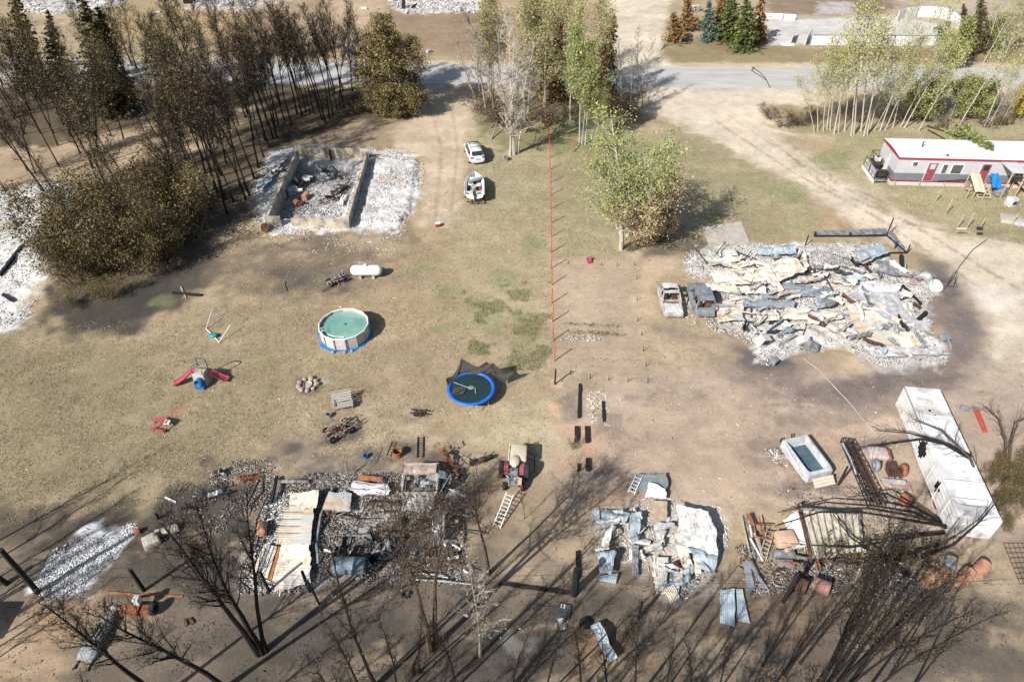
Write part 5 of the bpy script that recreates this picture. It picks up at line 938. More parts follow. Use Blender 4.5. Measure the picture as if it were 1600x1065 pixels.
# ------------------------------------------------------------------ burnt cars
def car_shell(name, label, px, rz, L, Wd, Ht, m, front=1, suv=False, hoodm=None, seed=0):
    t = place(name, label, 'car', px, rz); hw = Wd / 2; b = MB(); xs = np.linspace(-L / 2, L / 2, 13); secs = []
    for x in xs:
        f = abs(x) / (L / 2); w = hw * (1 - .18 * f ** 4); z1 = .78 - .10 * max(0, x * front / (L / 2)) - (.12 if f > .97 else 0); z0 = .28 + (.1 if f > .95 else 0)
        secs.append([Vector(v) for v in ((x, -w, z0), (x, -w * 1.02, .55), (x, -w * .96, z1), (x, -w * .70, z1 + .02), (x, w * .70, z1 + .02), (x, w * .96, z1), (x, w * 1.02, .55), (x, w, z0))])
    # open tub: skip the top faces over the cabin
    base = MB(); n = 8
    for i in range(12):
        cab = -1.55 < xs[i] * front < .75 and -1.55 < xs[i + 1] * front < .75
        for k in range(n):
            if cab and k == 3: continue
            j = (k + 1) % n; base.add([secs[i][k], secs[i][j], secs[i + 1][j], secs[i + 1][k]], [(0, 1, 2, 3)])
    base.add(secs[0], [tuple(range(8))]); base.add(secs[-1], [tuple(reversed(range(8)))]); base.box((0, 0, .32), (L * .8, Wd * .8, .05)); base.build('body', m, t)
    zr = Ht; fx = front; rx0, rx1 = (-1.55 if suv else -1.15) * fx, .25 * fx; rb0, rb1 = (-1.85 if suv else -1.75) * fx, .95 * fx
    pl = MB()
    for s in (-1, 1):
        for a, c in ((rx0, rb0), (rx1, rb1), ((rx0 + rx1) / 2, (rb0 + rb1) / 2 + .1)): pl.bar((a, s * hw * .76, zr), (c, s * hw * .93, .76), .07)
        pl.bar((rx0, s * hw * .76, zr), (rx1, s * hw * .76, zr), .07)
    pl.bar((rx0, -hw * .76, zr), (rx0, hw * .76, zr), .07).bar((rx1, -hw * .76, zr), (rx1, hw * .76, zr), .07); pl.build('pillars', m, t)
    rp = MB(); a, c = min(rx0, rx1), max(rx0, rx1); P = []
    for i in range(9):
        P.append([(a + (c - a) * i / 8, -hw * .74 + hw * 1.48 * j / 6, zr + .03 + .05 * (1 - (j / 3 - 1) ** 2) - .09 * vnoise(np.array([i * 1.0]), np.array([j * 1.0]), 2.5, seed, 2)[0]) for j in range(7)])
    rp.grid(P[:5 if not suv else 9], th=.02)
    if not suv: rp.grid(P[6:], th=.02)
    rp.build('roof', hoodm or m, t)
    h = MB(); x0, x1 = (.98, L / 2 - .12); h.grid([[(fx * (x0 + (x1 - x0) * i / 5), -hw * .84 + hw * 1.68 * j / 5, .83 - .1 * (i / 5) ** 2 + .04 * math.sin(i + j * 1.7)) for j in range(6)] for i in range(6)], th=.02); h.build('hood', hoodm or m, t)
    s_ = MB()
    for x in (.1, -.85):
        for y in (-.38, .38): s_.box((x * fx, y, .58), (.5, .45, .15)).box(((x - .28) * fx, y, .85), (.08, .45, .5), rot=(0, .2 * fx, 0))
    s_.box((.8 * fx, 0, .7), (.2, Wd * .7, .15)); s_.build('seat_frames', m_rustd, t)
    for x in (-L * .31, L * .31):
        for s in (-1, 1): w_ = MB(); w_.lathe([(0, -.08), (.2, -.09), (.27, -.07), (.27, .07), (.2, .09), (0, .08)], 14, Matrix.Translation((x, s * (hw - .1), .27)) @ Matrix.Rotation(R(90), 4, 'X')); w_.build('wheel_rim', m_greymetal, t, smooth=False)
    return t
m_carw = mat('burnt_pale_car', A(206, 202, 198), A(150, 136, 124), rough=.7, scale=1.6, c3=A(236, 236, 236))
m_carg = mat('burnt_grey_car', A(156, 162, 168), A(110, 110, 114), rough=.6, scale=1.4, c3=A(204, 178, 150))
car_shell('burnt_car', 'burnt-out pale car shell with white hood, left one of the two by the big ruin', (1045, 475), R(-90), 4.6, 1.8, 1.42, m_carw, seed=1, hoodm=mat('ash_white_panel', A(226, 224, 222), A(196, 190, 184), scale=2))
car_shell('burnt_car', 'burnt-out grey car shell with flat roof, right one of the two by the big ruin', (1093, 475), R(90), 4.5, 1.8, 1.62, m_carg, suv=True, seed=2)
rubble('ash_rubble', 'white ash around the two burnt cars', [(1068, 440), (1074, 432), (1080, 505), (1070, 508)], 150, .05, .2, m_rubw, 41, .08)
# ------------------------------------------------------------------ white car and boat
def suv(px0, px1):
    a, L_, rz = px_frame(px0, px1); t = thing('white_car', 'clean white car with roof rails parked nose-away on the driveway', 'car', ((G(*px0) + G(*px1)) / 2)[:], rz); t.location.z = .02
    L, hw = 4.7, .95; prof = []
    X_ = [-2.35, -2.25, -1.9, -1.4, -.6, .2, .9, 1.3, 1.9, 2.25, 2.35]; ZT = [.72, .98, 1.04, 1.05, 1.04, 1.03, 1.02, .98, .90, .78, .6]; WW = [.80, .88, .93, .95, .95, .95, .95, .94, .92, .84, .72]
    secs = [[Vector(v) for v in ((x, -w, .28), (x, -w * 1.01, .6), (x, -w * .97, z - .06), (x, -w * .85, z), (x, w * .85, z), (x, w * .97, z - .06), (x, w * 1.01, .6), (x, w, .28))] for x, z, w in zip(X_, ZT, WW)]
    o = MB().loft(secs).build('body', m_white, t, smooth=True); md = o.modifiers.new('s', 'SUBSURF'); md.levels = 1; md.render_levels = 2
    CX = [-2.12, -1.75, -1.2, -.3, .45, .75, 1.25]; CZ = [1.05, 1.50, 1.62, 1.66, 1.60, 1.42, 1.04]; CW = [.80, .70, .69, .69, .70, .74, .84]
    secs = [[Vector(v) for v in ((x, -.90, .98), (x, -w - .03, (z + 1) / 2), (x, -w * .88, z), (x, w * .88, z), (x, w + .03, (z + 1) / 2), (x, .90, .98))] for x, z, w in zip(CX, CZ, CW)]
    o = MB().loft(secs).build('cabin', m_white, t, smooth=True)
    for i in (0,):
        g = MB().grid([[(-2.08 + .30 * u, -.62 + 1.24 * v, 1.13 + .37 * u) for v in np.linspace(0, 1, 5)] for u in np.linspace(0, 1, 4)], th=-.03); g.v = [(x - .05, y, z + .03) for x, y, z in g.v]; g.build('rear_window', m_glass, t)
    g = MB().grid([[(.55 + .62 * u, (-.62 + 1.24 * v) * (1 + .12 * u), 1.60 - .50 * u) for v in np.linspace(0, 1, 5)] for u in np.linspace(0, 1, 4)], th=-.03); g.v = [(x + .03, y, z + .04) for x, y, z in g.v]; g.build('windscreen', m_glass, t)
    for s in (-1, 1):
        for x0, x1 in ((-1.75, -1.2), (-1.1, -.2), (-.1, .75)):
            g = MB().add([(x0, s * .905, 1.08), (x1 + (.25 if x1 > .5 else 0), s * .905, 1.08), (x1 - .05, s * .755, 1.47), (x0 + (.2 if x0 < -1.5 else .03), s * .755, 1.47)], [(0, 1, 2, 3)]); o = g.build('side_window', m_glass, t); md = o.modifiers.new('s', 'SOLIDIFY'); md.thickness = .03; md.offset = 0
        MB().tube([(-1.5, s * .60, 1.66), (-1.3, s * .60, 1.72), (.2, s * .60, 1.74), (.4, s * .60, 1.66)], .02).build('roof_rail', m_dkmetal, t)
        o = MB().box((-2.27, s * .68, .98), (.16, .36, .15)).build('tail_light', m_red, t); bevel(o, .03)
        o = MB().box((2.18, s * .66, .74), (.2, .3, .12)).build('headlight', m_ltmetal, t); bevel(o, .03)
        MB().box((.95, s * 1.02, 1.08), (.16, .14, .12)).build('mirror', m_white, t)
    for x in (-.9, -.1): MB().bar((x, -.6, 1.73), (x, .6, 1.73), .05, .03).build('roof_bar', m_dkmetal, t)
    MB().box((-2.375, 0, .82), (.02, .5, .12)).build('number_plate', m_ltmetal, t)
    for x in (-1.45, 1.45):
        for s in (-1, 1):
            w_ = MB().lathe([(0, -.11), (.28, -.11), (.34, -.08), (.34, .08), (.28, .11), (0, .11)], 18, Matrix.Translation((x, s * .86, .34)) @ Matrix.Rotation(R(90), 4, 'X')).build('tyre', m_black, t); r_ = MB().lathe([(0, -.115), (.2, -.12), (.2, .12), (0, .115)], 12, Matrix.Translation((x, s * .87, .34)) @ Matrix.Rotation(R(90), 4, 'X')).build('rim', m_ltmetal, w_)
suv((748, 262), (735, 229))
def boat():
    a, L_, rz = px_frame((742, 319), (742, 276)); t = thing('motor_boat', 'open white motor boat on a trailer, loaded with gear, behind the white car', 'boat', (a.x, a.y, .02), rz); L = 4.9
    def hw(x): f = x / L; return 1.02 * (1 if f < .5 else max(.0, 1 - ((f - .5) / .5) ** 2.2))
    xs = np.linspace(0, L, 13); hull = MB()
    so = [[Vector((x, -hw(x), 1.15 + .1 * x / L)), Vector((x, -hw(x) * .8, .75)), Vector((x, 0, .5 + .25 * (x / L) ** 3)), Vector((x, hw(x) * .8, .75)), Vector((x, hw(x), 1.15 + .1 * x / L))] for x in xs]
    si = [[Vector((max(x, .12), -hw(x) * .86, 1.13 + .1 * x / L)), Vector((max(x, .12), -hw(x) * .72, .8)), Vector((max(x, .12), 0, .74)), Vector((max(x, .12), hw(x) * .72, .8)), Vector((max(x, .12), hw(x) * .86, 1.13 + .1 * x / L))] for x in xs]
    for S_, rev in ((so, 0), (si, 1)):
        for i in range(12):
            for k in range(4):
                f = [S_[i][k], S_[i][k + 1], S_[i + 1][k + 1], S_[i + 1][k]]; hull.add(f[::-1] if rev else f, [(0, 1, 2, 3)])
    for i in range(12):
        for k in (0, 4): hull.add([so[i][k], so[i + 1][k], si[i + 1][k], si[i][k]], [(0, 1, 2, 3)])
    hull.add(so[0], [(0, 1, 2, 3, 4)]); hull.add(si[0], [(4, 3, 2, 1, 0)]); hull.build('hull', m_white, t)
    MB().tube([tuple(s[0] + Vector((0, -.02, .02))) for s in so] + [tuple(s[4] + Vector((0, .02, .02))) for s in so[::-1]], .05, 6).build('gunwale', m_whitew, t)
    P = [[(x, y * hw(x) * .8, .82) for y in (-1, 0, 1)] for x in np.linspace(.2, L * .9, 8)]; MB().grid(P, th=.03).build('deck', mat('dark_boat_floor', A(60, 64, 70), A(40, 44, 50)), t)
    MB().box((.7, 0, .95), (.1, 1.7, .4)).build('transom_bench', m_whitew, t); MB().box((L * .72, 0, 1.05), (.9, 1.1, .12)).build('bow_seat', m_whitew, t)
    tr = MB(); tr.bar((-.3, -.7, .42), (4.2, -.7, .42), .1).bar((-.3, .7, .42), (4.2, .7, .42), .1).bar((4.2, -.7, .42), (5.7, 0, .45), .09).bar((4.2, .7, .42), (5.7, 0, .45), .09).bar((-.3, -.8, .42), (-.3, .8, .42), .1); tr.build('trailer_frame', m_rustd, t)
    for s in (-1, 1): MB().lathe([(0, -.09), (.26, -.1), (.3, -.07), (.3, .07), (.26, .1), (0, .09)], 14, Matrix.Translation((1.4, s * .98, .3)) @ Matrix.Rotation(R(90), 4, 'X')).build('trailer_wheel', m_black, t); MB().box((-.32, s * .85, .5), (.06, .2, .1)).build('trailer_light', m_red, t)
    M = Matrix.Translation(t.location) @ Matrix.Rotation(rz, 4, 'Z')
    def inb(name, lab, cat, mb, m, smooth=False):
        mb.v = [tuple(M @ Vector(v)) for v in mb.v]; c = sum((Vector(v) for v in mb.v), Vector()) / len(mb.v); c.z = min(v[2] for v in mb.v); mb.v = [tuple(Vector(v) - c) for v in mb.v]; o = mb.build(name, m, smooth=smooth); o.location = c; return tag(o, lab, cat)
    inb('cover_board', 'green-grey board laid slanting across the front of the boat', 'board', MB().box((3.1, -.15, 1.26), (.55, 1.9, .06), rot=(0, .1, .6)), mat('sage_board', A(142, 170, 160)))
    for i, (x, y, m, l) in enumerate(((2.5, .4, m_whitew, 'pale coiled wheel on the left side of the boat'), (2.3, -.45, m_whitew, 'pale coiled wheel on the right side of the boat'), (1.9, .05, m_conc2, 'pale wheel in the middle of the boat floor'))):
        inb('spare_wheel', l, 'wheel', MB().tube([(x + .24 * math.cos(a_), y + .24 * math.sin(a_), 1.05) for a_ in np.linspace(0, 6.283, 15)[:-1]], .09, 6, closed=True).box((x, y, 1.02), (.3, .1, .06)), m)
    inb('fuel_can', 'red fuel can on the right side of the boat', 'can', MB().box((1.6, -.62, 1.0), (.42, .28, .34)).box((1.6, -.62, 1.2), (.2, .05, .06)), m_red)
    inb('gear_bag', 'dark bag of gear on the boat floor', 'bag', MB().lathe([(0, .84), (.3, .86), (.36, 1.0), (.2, 1.15), (0, 1.18)], 10, Matrix.Translation((1.2, .1, 0))), m_slate, True)
    o = inb('outboard_motor', 'black outboard motor at the stern of the boat', 'motor', MB().box((.05, 0, 1.3), (.4, .34, .4), taper=(.8, .8)).box((-.1, 0, .8), (.16, .12, .9)), m_dkmetal)
boat()
# ------------------------------------------------------------------ propane tank
t = place('propane_tank', 'white horizontal propane tank on two concrete feet in the yard', 'tank', (574, 432)); b = MB(); pr = [(0, -1.45), (.2, -1.43), (.36, -1.34), (.46, -1.18), (.5, -1.0)] + [(.5, z) for z in (-.5, 0, .5)] + [(.5, 1.0), (.46, 1.18), (.36, 1.34), (.2, 1.43), (0, 1.45)]
b.lathe(pr, 24, Matrix.Translation((0, 0, .72)) @ Matrix.Rotation(R(90), 4, 'Y')); b.build('tank_body', m_white, t, smooth=True)
for x in (-.6, .62): MB().box((x, -.02, .12), (.26, .75, .3)).build('foot', m_conc2, t)
MB().lathe([(0, 1.2), (.14, 1.2), (.16, 1.36), (.12, 1.42), (0, 1.43)], 12).build('valve_dome', m_white, t, smooth=True)
MB().box((-.45, .35, 1.3), (.5, .04, .28), rot=(.5, .3, .4)).build('open_lid', m_white, t)
# ------------------------------------------------------------------ machine wrecks
def wreck(name, label, px, L, Wd, Ht, rz, seed, m=m_dkmetal, cat='wreck', wheels=4, bars=16, m2=None, wr=.26, wm=None):
    r = random.Random(seed); t = place(name, label, cat, px, rz); f = MB()
    for s in (-1, 1): f.bar((-L / 2, s * Wd * .25, wr), (L / 2, s * Wd * .25, wr + .1), .06)
    for k in range(bars):
        a = Vector((r.uniform(-L / 2, L / 2), r.uniform(-Wd / 2, Wd / 2), r.uniform(.15, Ht))); f.bar(a, a + Vector((r.gauss(0, .3), r.gauss(0, .2), r.gauss(0, .2))) * L * .4, r.uniform(.03, .07))
    f.build('frame', m, t); e = MB()
    for k in range(4): e.box((r.uniform(-.15, .2) * L, r.uniform(-.1, .1) * Wd, r.uniform(.35, .7) * Ht), (.3 * r.uniform(.6, 1.2), .3, .25), rot=(r.random(), r.random(), r.random()))
    e.build('engine_block', m2 or m_rustd, t)
    if wheels:
        for i in range(wheels):
            x = (-1, 1)[i // 2] * L * .36 if wheels > 2 else (i * 2 - 1) * L * .4; y = (-1, 1)[i % 2] * Wd * .45 if wheels > 2 else 0
            MB().lathe([(wr * .5, -.07), (wr, -.08), (wr, .08), (wr * .5, .07)], 14, Matrix.Translation((x, y, wr)) @ Matrix.Rotation(R(90) + r.gauss(0, .15), 4, 'X')).build('wheel', wm or m, t)
    h = MB().tube([(L * .2, -Wd * .4, Ht * 1.05), (L * .15, -.1, Ht), (L * .15, .1, Ht), (L * .2, Wd * .4, Ht * 1.05)], .025); h.build('handlebar', m, t)
    return t
wreck('burnt_mower', 'burnt pale-framed mower lying left of the propane tank', (527, 441), 1.9, .8, .6, R(35), 1, m_ltmetal, wm=m_dkmetal)
ob = MB().bar(G(503, 456, .05), G(519, 445, .35), .05).build('rod', m_dkmetal); tag(ob, 'thin black rod lying beside the burnt mower', 'rod')
wreck('burnt_quad', 'burnt quad bike skeleton on black ground below the grey bench', (531, 676), 2.1, 1.25, .95, R(38), 2, mat('ash_pink_metal', A(198, 176, 162), A(120, 104, 96), scale=3), bars=46, wm=m_char2)
wreck('burnt_scrap', 'low black tangle of burnt wire left of the trampoline', (655, 648), 1.3, .7, .25, R(-10), 3, wheels=0, bars=18)
wreck('burnt_bicycle', 'burnt bicycle remains by the long bent pipe right of the truck shell', (752, 722), 1.5, .5, .5, R(20), 4, wheels=2, bars=6)
wreck('bent_metal_tangle', 'rust-orange bent frame at the right side of the truck shell', (698, 722), 2.3, 1.0, 1.0, R(110), 5, m_rust, wheels=0, bars=16)
wreck('burnt_seat_tangle', 'dark rusty seat frame below the bent orange frame', (712, 746), 1.4, 1.2, .9, R(70), 6, m_rustd, wheels=0, bars=18)
wreck('burnt_chair_frame', 'pale wire frame beside the dark ground left of the workshop ruin', (342, 742), .9, .7, .5, R(10), 7, m_ltmetal, wheels=0, bars=10)
wreck('burnt_scrap', 'heap of blackened wire left of the workshop ruin', (335, 775), 2.0, 1.1, .35, R(20), 8, wheels=0, bars=26, m2=m_ltmetal)
wreck('rusty_tangle', 'orange rusty frame lying left of the workshop ruin', (388, 748), 1.6, .6, .25, R(8), 9, m_rust, wheels=0, bars=12)
# ------------------------------------------------------------------ pool
c = G(536.7, 506, 1.15); Rp = 2.02
t = thing('swimming_pool', 'round above-ground pool with milky green water and white walls', 'pool', (c.x, c.y, 0)); n = 14
pw = MB(); pw.lathe([(Rp, 0), (Rp * 1.01, .6), (Rp, 1.15), (Rp - .05, 1.15), (Rp - .05, 0)], n); pw.build('pool_wall', m_poolw, t)
MB().tube([(Rp * math.cos(a) * 1.0, Rp * math.sin(a) * 1.0, 1.17) for a in [2 * math.pi * k / n for k in range(n)]], .06, 6, closed=True).build('top_rail', m_white, t)
for k in range(n): a = 2 * math.pi * k / n; MB().bar((Rp * 1.03 * math.cos(a), Rp * 1.03 * math.sin(a), 0), (Rp * 1.03 * math.cos(a), Rp * 1.03 * math.sin(a), 1.15), .06).build('leg', mat('pool_leg_grey', A(176, 172, 170)), t)
m_water = mat('murky_pool_water', A(150, 186, 170), A(118, 166, 154), rough=.12, scale=.45, spec=.5, thr=(.4, .6)); MB().lathe([(0, .93), (.7, .931), (1.4, .93), (Rp - .055, .93)], 32).build('water', m_water, t)
p = Vector((-1.45, -.75, 0)); l = MB()
for s in (0, .35): l.tube([(p.x - .25 + s * .4, p.y + .1 - s, .9), (p.x - .3 + s * .4, p.y + .1 - s, 1.25), (p.x + s * .4, p.y + .15 - s, 1.3), (p.x + .2 + s * .4, p.y + .2 - s, .85)], .025)
for z in (1.0, 1.15): l.bar((p.x - .2, p.y + .1, z), (p.x - .05, p.y - .25, z), .05)
l.build('ladder', m_white, t)
MB().tube([(-1.1, -1.15, 1.0), (-.5, -1.35, .97), (.3, -1.42, .96)], .035).build('skimmer_pole', m_whitew, t)
tp = MB(); pts = []
for k in range(28): a = 2 * math.pi * k / 28; r_ = Rp + .22 + .14 * math.sin(k * 2.3) + .1 * math.sin(k * 5); pts.append((r_ * math.cos(a), r_ * math.sin(a)))
tp.prism(pts, -.02, .045); o = tp.build('ground_tarp', m_tarp); o.location = (c.x, c.y, zg(c.x, c.y) + .02); tag(o, 'blue tarp spread under the round pool', 'tarp')
o = MB().lathe([(0, .96), (.12, .95), (.14, .93)], 10).build('pool_float', m_bluep); o.location = (c.x + .08, c.y + .25, .0); tag(o, 'small blue float on the pool water', 'float')
for k, (dx, dy) in enumerate(((-.6, -2.3), (.35, -2.3), (.9, -2.15))): o = MB().lathe([(0, 0), (.12, 0), (.14, .08), (.06, .15), (0, .16)], 7).build('pale_rock', m_stone); o.location = (c.x + dx, c.y + dy, .06); tag(o, ['left', 'middle', 'right'][k] + ' one of the pale rocks holding the tarp at the front of the pool', 'rock')
# ------------------------------------------------------------------ trampoline
c = G(736, 606, .88); t = thing('trampoline', 'round black trampoline with bright blue pad and sagging torn net', 'trampoline', (c.x, c.y, 0)); Rt = 1.8
o = MB().lathe([(0, .86), (Rt - .2, .88), (Rt - .2, .85), (0, .83)], 36).build('jump_mat', m_mat, t)
pd = MB().lathe([(Rt - .26, .88), (Rt - .24, .94), (Rt - .12, .96), (Rt, .93), (Rt + .02, .88), (Rt - .1, .84), (Rt - .26, .88)], 40).build('safety_pad', m_blueb, t, smooth=True)
for k in range(6):
    a = k * math.pi / 3 + .3; ca, sa = math.cos(a), math.sin(a)
    if k % 2 == 0:
        a2 = a + .5; MB().tube([(ca * (Rt - .05), sa * (Rt - .05), .85), (ca * (Rt - .05), sa * (Rt - .05), .04), (math.cos(a2) * (Rt - .05), math.sin(a2) * (Rt - .05), .04), (math.cos(a2) * (Rt - .05), math.sin(a2) * (Rt - .05), .85)], .025).build('leg', m_ltmetal, t)
w2 = lambda px, py, z: G(px, py, z) - Vector((c.x, c.y, 0))
pk = [w2(697, 591, 1.3), w2(721, 560, 2.0), w2(771, 567, 2.0), w2(803, 581, 1.3)]
ft = [Vector((-1.75, .2, .95)), Vector((-.9, 1.5, .95)), Vector((.95, 1.5, .95)), Vector((2.4, 1.0, .35))]
nt_ = MB()
for i in range(3):
    P = []
    for u in np.linspace(0, 1, 9):
        sag = (.55 if i < 2 else .45) * math.sin(math.pi * u); top = pk[i].lerp(pk[i + 1], u) - Vector((0, 0, sag)); bot = ft[i].lerp(ft[i + 1], u); bot.z += .35 * math.sin(math.pi * u) if i == 2 else 0
        P.append([tuple(top.lerp(bot, v) + Vector((0, .06 * math.sin(u * 9 + v * 5), 0))) for v in np.linspace(0, 1, 5)])
    nt_.grid(P, th=.004)
nt_.build('net', m_net, t)
for a, b in ((pk[0], ft[0]), (pk[1], ft[1]), (pk[2], ft[2]), (pk[3], Vector((1.9, .1, .1))), (w2(766, 570, 1.9), w2(771, 596, .9))): MB().tube([a, b], .022).build('net_pole', m_dkmetal, t)
for a, b in ((w2(709, 597, 1.0), w2(734, 606, 1.0)), (w2(742, 605, 1.05), w2(748, 642, .3)), (w2(763, 621, 1.0), w2(763, 635, .1))): MB().tube([a, b], .02).build('loose_pole', m_ltmetal, t)
MB().lathe([(0, 0), (.2, .0), (.22, .05), (0, .07)], 10, Matrix.Translation((0, 0, .9))).build('loose_cap', m_greymetal, t)
fold = MB(); P = [[(-1.25 + 1.0 * u - .3 * v, -.1 - .9 * v + .3 * u, .92 + .08 * math.sin(u * 5 + v * 4)) for v in np.linspace(0, 1, 6)] for u in np.linspace(0, 1, 6)]; fold.grid(P, th=.004); fold.build('fallen_net', mat('grey_netting', A(96, 98, 96), rough=.9, alpha=.7), t)
# ------------------------------------------------------------------ play tower
b0 = G(319, 596); t = thing('play_tower', 'plastic climbing tower with red slides on both sides and blue crawl tube', 'playset', (b0.x, b0.y, 0), R(-10))
m_tower = mat('speckled_grey_plastic', A(196, 196, 190), A(150, 150, 146), scale=9, rough=.6)
o = MB().box((0, .0, .55), (1.15, .95, 1.1), taper=(.82, .82)).build('tower_body', m_tower, t); bevel(o, .06)
o = MB().box((0, .1, 1.13), (.8, .6, .06)).build('platform', m_wood, t)
m_stb = mat('steel_blue_plastic', A(84, 110, 136), A(70, 92, 116))
for x in (-.42, .42): MB().tube([(x, .42, 1.0), (x * .95, .5, 1.75), (x * .9, .4, 1.85)], .045).tube([(x, -.32, 1.1), (x, -.32, 1.5)], .035).build('corner_post', m_stb, t)
MB().tube([(-.42, .42, 1.85), (-.25, .55, 1.95), (.25, .55, 1.95), (.42, .42, 1.85)], .05).tube([(-.42, .0, 1.45), (0, -.1, 1.55), (.42, .0, 1.45)], .04).build('arched_rail', m_stb, t)
MB().lathe([(.24, 0), (.3, .02), (.3, .55), (.24, .55), (.22, .02)], 18, Matrix.Translation((.15, -.35, .55)) @ Matrix.Rotation(R(78), 4, 'X')).build('crawl_tube', m_bluep, t, smooth=True)
MB().box((.15, -.72, .32), (.75, .3, .6), taper=(.8, .8)).build('tube_base', m_bluep, t)
for s, p in ((-1, [(-.5, .1, 1.05), (-.9, .0, .9), (-1.35, -.35, .45), (-1.8, -.65, .2), (-2.05, -.8, .14)]), (1, [(.5, .25, 1.0), (.8, .3, .75), (1.2, .32, .45), (1.6, .34, .25), (1.85, .34, .2)])):
    sl = MB(); P = []
    for i, q in enumerate(p):
        q = Vector(q); d = Vector(p[min(i + 1, len(p) - 1)]) - Vector(p[max(i - 1, 0)]); n_ = Vector((-d.y, d.x, 0)).normalized() * .27
        P.append([q - n_ + Vector((0, 0, .12)), q - n_ * .82, q, q + n_ * .82, q + n_ + Vector((0, 0, .12))])
    sl.grid(P, th=.03); sl.build('slide', m_red, t)
# tipped swing frame, picnic table, fire ring, bench
t = place('tipped_see_saw', 'white pipe frame with a teal seat lying tipped over in the left field', 'play equipment', (333, 524)); o0 = Vector(t.location)
f = lambda x, y, z: G(x, y, z) - Vector((o0.x, o0.y, 0))
MB().tube([f(322, 513, .06), f(342.6, 534, .06)], .045).tube([f(322, 513, .06), f(332, 482, .9)], .04).tube([f(342.6, 534, .06), f(360, 507, .8)], .04).tube([f(322, 513, .06), f(349, 494, .05)], .04).build('pipe_frame', m_whitew, t)
o = MB().lathe([(0, .1), (.25, .12), (.3, .22), (.22, .3), (0, .28)], 12, Matrix.Translation(f(334, 526, 0)) @ Matrix.Scale(1.3, 4, (1, 0, 0))).build('seat', m_teal, t, smooth=True)
t = place('kids_picnic_table', 'small broken red and white picnic table in the left field', 'table', (254, 668), R(-14))
MB().box((-.1, .25, .5), (1.0, .35, .05), rot=(.25, 0, 0)).build('table_top', m_red, t); MB().box((-.05, -.45, .26), (1.1, .2, .05)).build('bench', m_red, t); MB().box((.4, .2, .45), (.35, .4, .06), rot=(.3, .2, .1)).build('broken_end', m_whitew, t)
for x in (-.45, .45): MB().bar((x, .35, .48), (x, -.5, .02), .06).bar((x, -.1, .48), (x, .6, .02), .06).build('leg', m_red, t)
c = G(481, 602); nm = ['right', 'back right', 'back right inner', 'back left', 'left rear', 'left', 'front left', 'front', 'front right']
for k in range(9):
    a = k * 2 * math.pi / 9; r_ = random.Random(k); ob = MB(); s_ = r_.uniform(.19, .25)
    ob.lathe([(0, -.02), (s_ * .8, 0), (s_, s_ * .5), (s_ * .8, s_), (s_ * .35, s_ * 1.2), (0, s_ * 1.22)], 8); ob.v = [(x * r_.uniform(.9, 1.15), y * r_.uniform(.8, 1.05), z) for x, y, z in ob.v]
    ob = ob.build('fire_stone', m_stone, smooth=False); ob.location = (c.x + .70 * math.cos(a), c.y + .66 * math.sin(a), .01); ob.rotation_euler = (0, 0, r_.uniform(0, 6)); tag(ob, 'rounded pale stone on the %s side of the fire ring' % nm[k], 'stone', 'stones of the fire ring')
ob = MB().lathe([(0, .03), (.32, .03), (.34, .16), (.36, .16), (.36, 0), (0, 0)], 16).build('fire_bowl', m_ltmetal); ob.location = (c.x, c.y, .01); tag(ob, 'metal bowl of white ash in the middle of the fire ring', 'fire bowl')
t = place('wooden_bench', 'weathered grey slatted bench tipped back beside the burnt quad bike', 'bench', (536, 634), R(14))
for k in range(5): MB().box((.15, -.55 + k * .115, .42 + k * .008), (1.25, .1, .03)).build('seat_slat', m_grywood, t)
for k in range(4): MB().box((0, .1 + k * .14, .5 + k * .10), (1.45, .13, .03), rot=(.6, 0, 0)).build('back_slat', m_grywood, t)
MB().box((-.02, .7, .88), (1.5, .05, .06)).build('top_rail', m_woodt, t)
for x in (-.6, .68): MB().bar((x, -.5, .42), (x, -.45, 0), .07).bar((x, .1, .45), (x, .2, 0), .07).bar((x, .68, .86), (x, .6, 0), .07).bar((x, -.5, .6), (x, .2, .62), .06).build('leg', m_grywood, t)
for nm_, lab, px, m, s_ in (('blue_bucket', 'small dark blue bucket left of the burnt quad bike', (515, 651), m_slate, .2), ('blue_can', 'small blue can on the dirt above the workshop ruin', (572, 715), m_bluep, .18), ('rusty_pot', 'small rusty orange pot above the workshop ruin', (622, 712), m_rustb, .35), ('metal_pail', 'grey pail in the grass beside the white birches', (791, 251), m_greymetal, .3)):
    t = place(nm_, lab, 'bucket', px); MB().lathe([(0, .02), (s_ * .8, .0), (s_, s_ * 1.6), (s_ * .9, s_ * 1.6), (s_ * .7, .1), (0, .08)], 14).build('pail', m, t, smooth=False); MB().tube([(-s_, 0, s_ * 1.6), (0, 0, s_ * 2.2), (s_, 0, s_ * 1.6)], .015).build('handle', m_dkmetal, t)
t = place('pink_chair', 'small pink folding chair knocked over by the garden', 'chair', (920, 411), .4); MB().box((0, 0, .3), (.5, .45, .04), rot=(.5, .2, 0)).build('seat', m_pink, t); MB().box((.1, .3, .45), (.5, .4, .04), rot=(-.5, 0, .2)).build('backrest', m_pink, t)
for s in (-1, 1): MB().bar((s * .25, -.2, .05), (s * .2, .3, .55), .03).build('leg', m_ltmetal, t)
o = place('red_cooler', 'small reddish cooler box lying on the driveway below the boat', 'box', (684, 354), .3); bevel(MB().box((0, 0, .2), (.5, .4, .36)).build('box_body', m_redp, o), .04); MB().box((0, 0, .4), (.54, .44, .05)).build('lid', m_whitew, o)
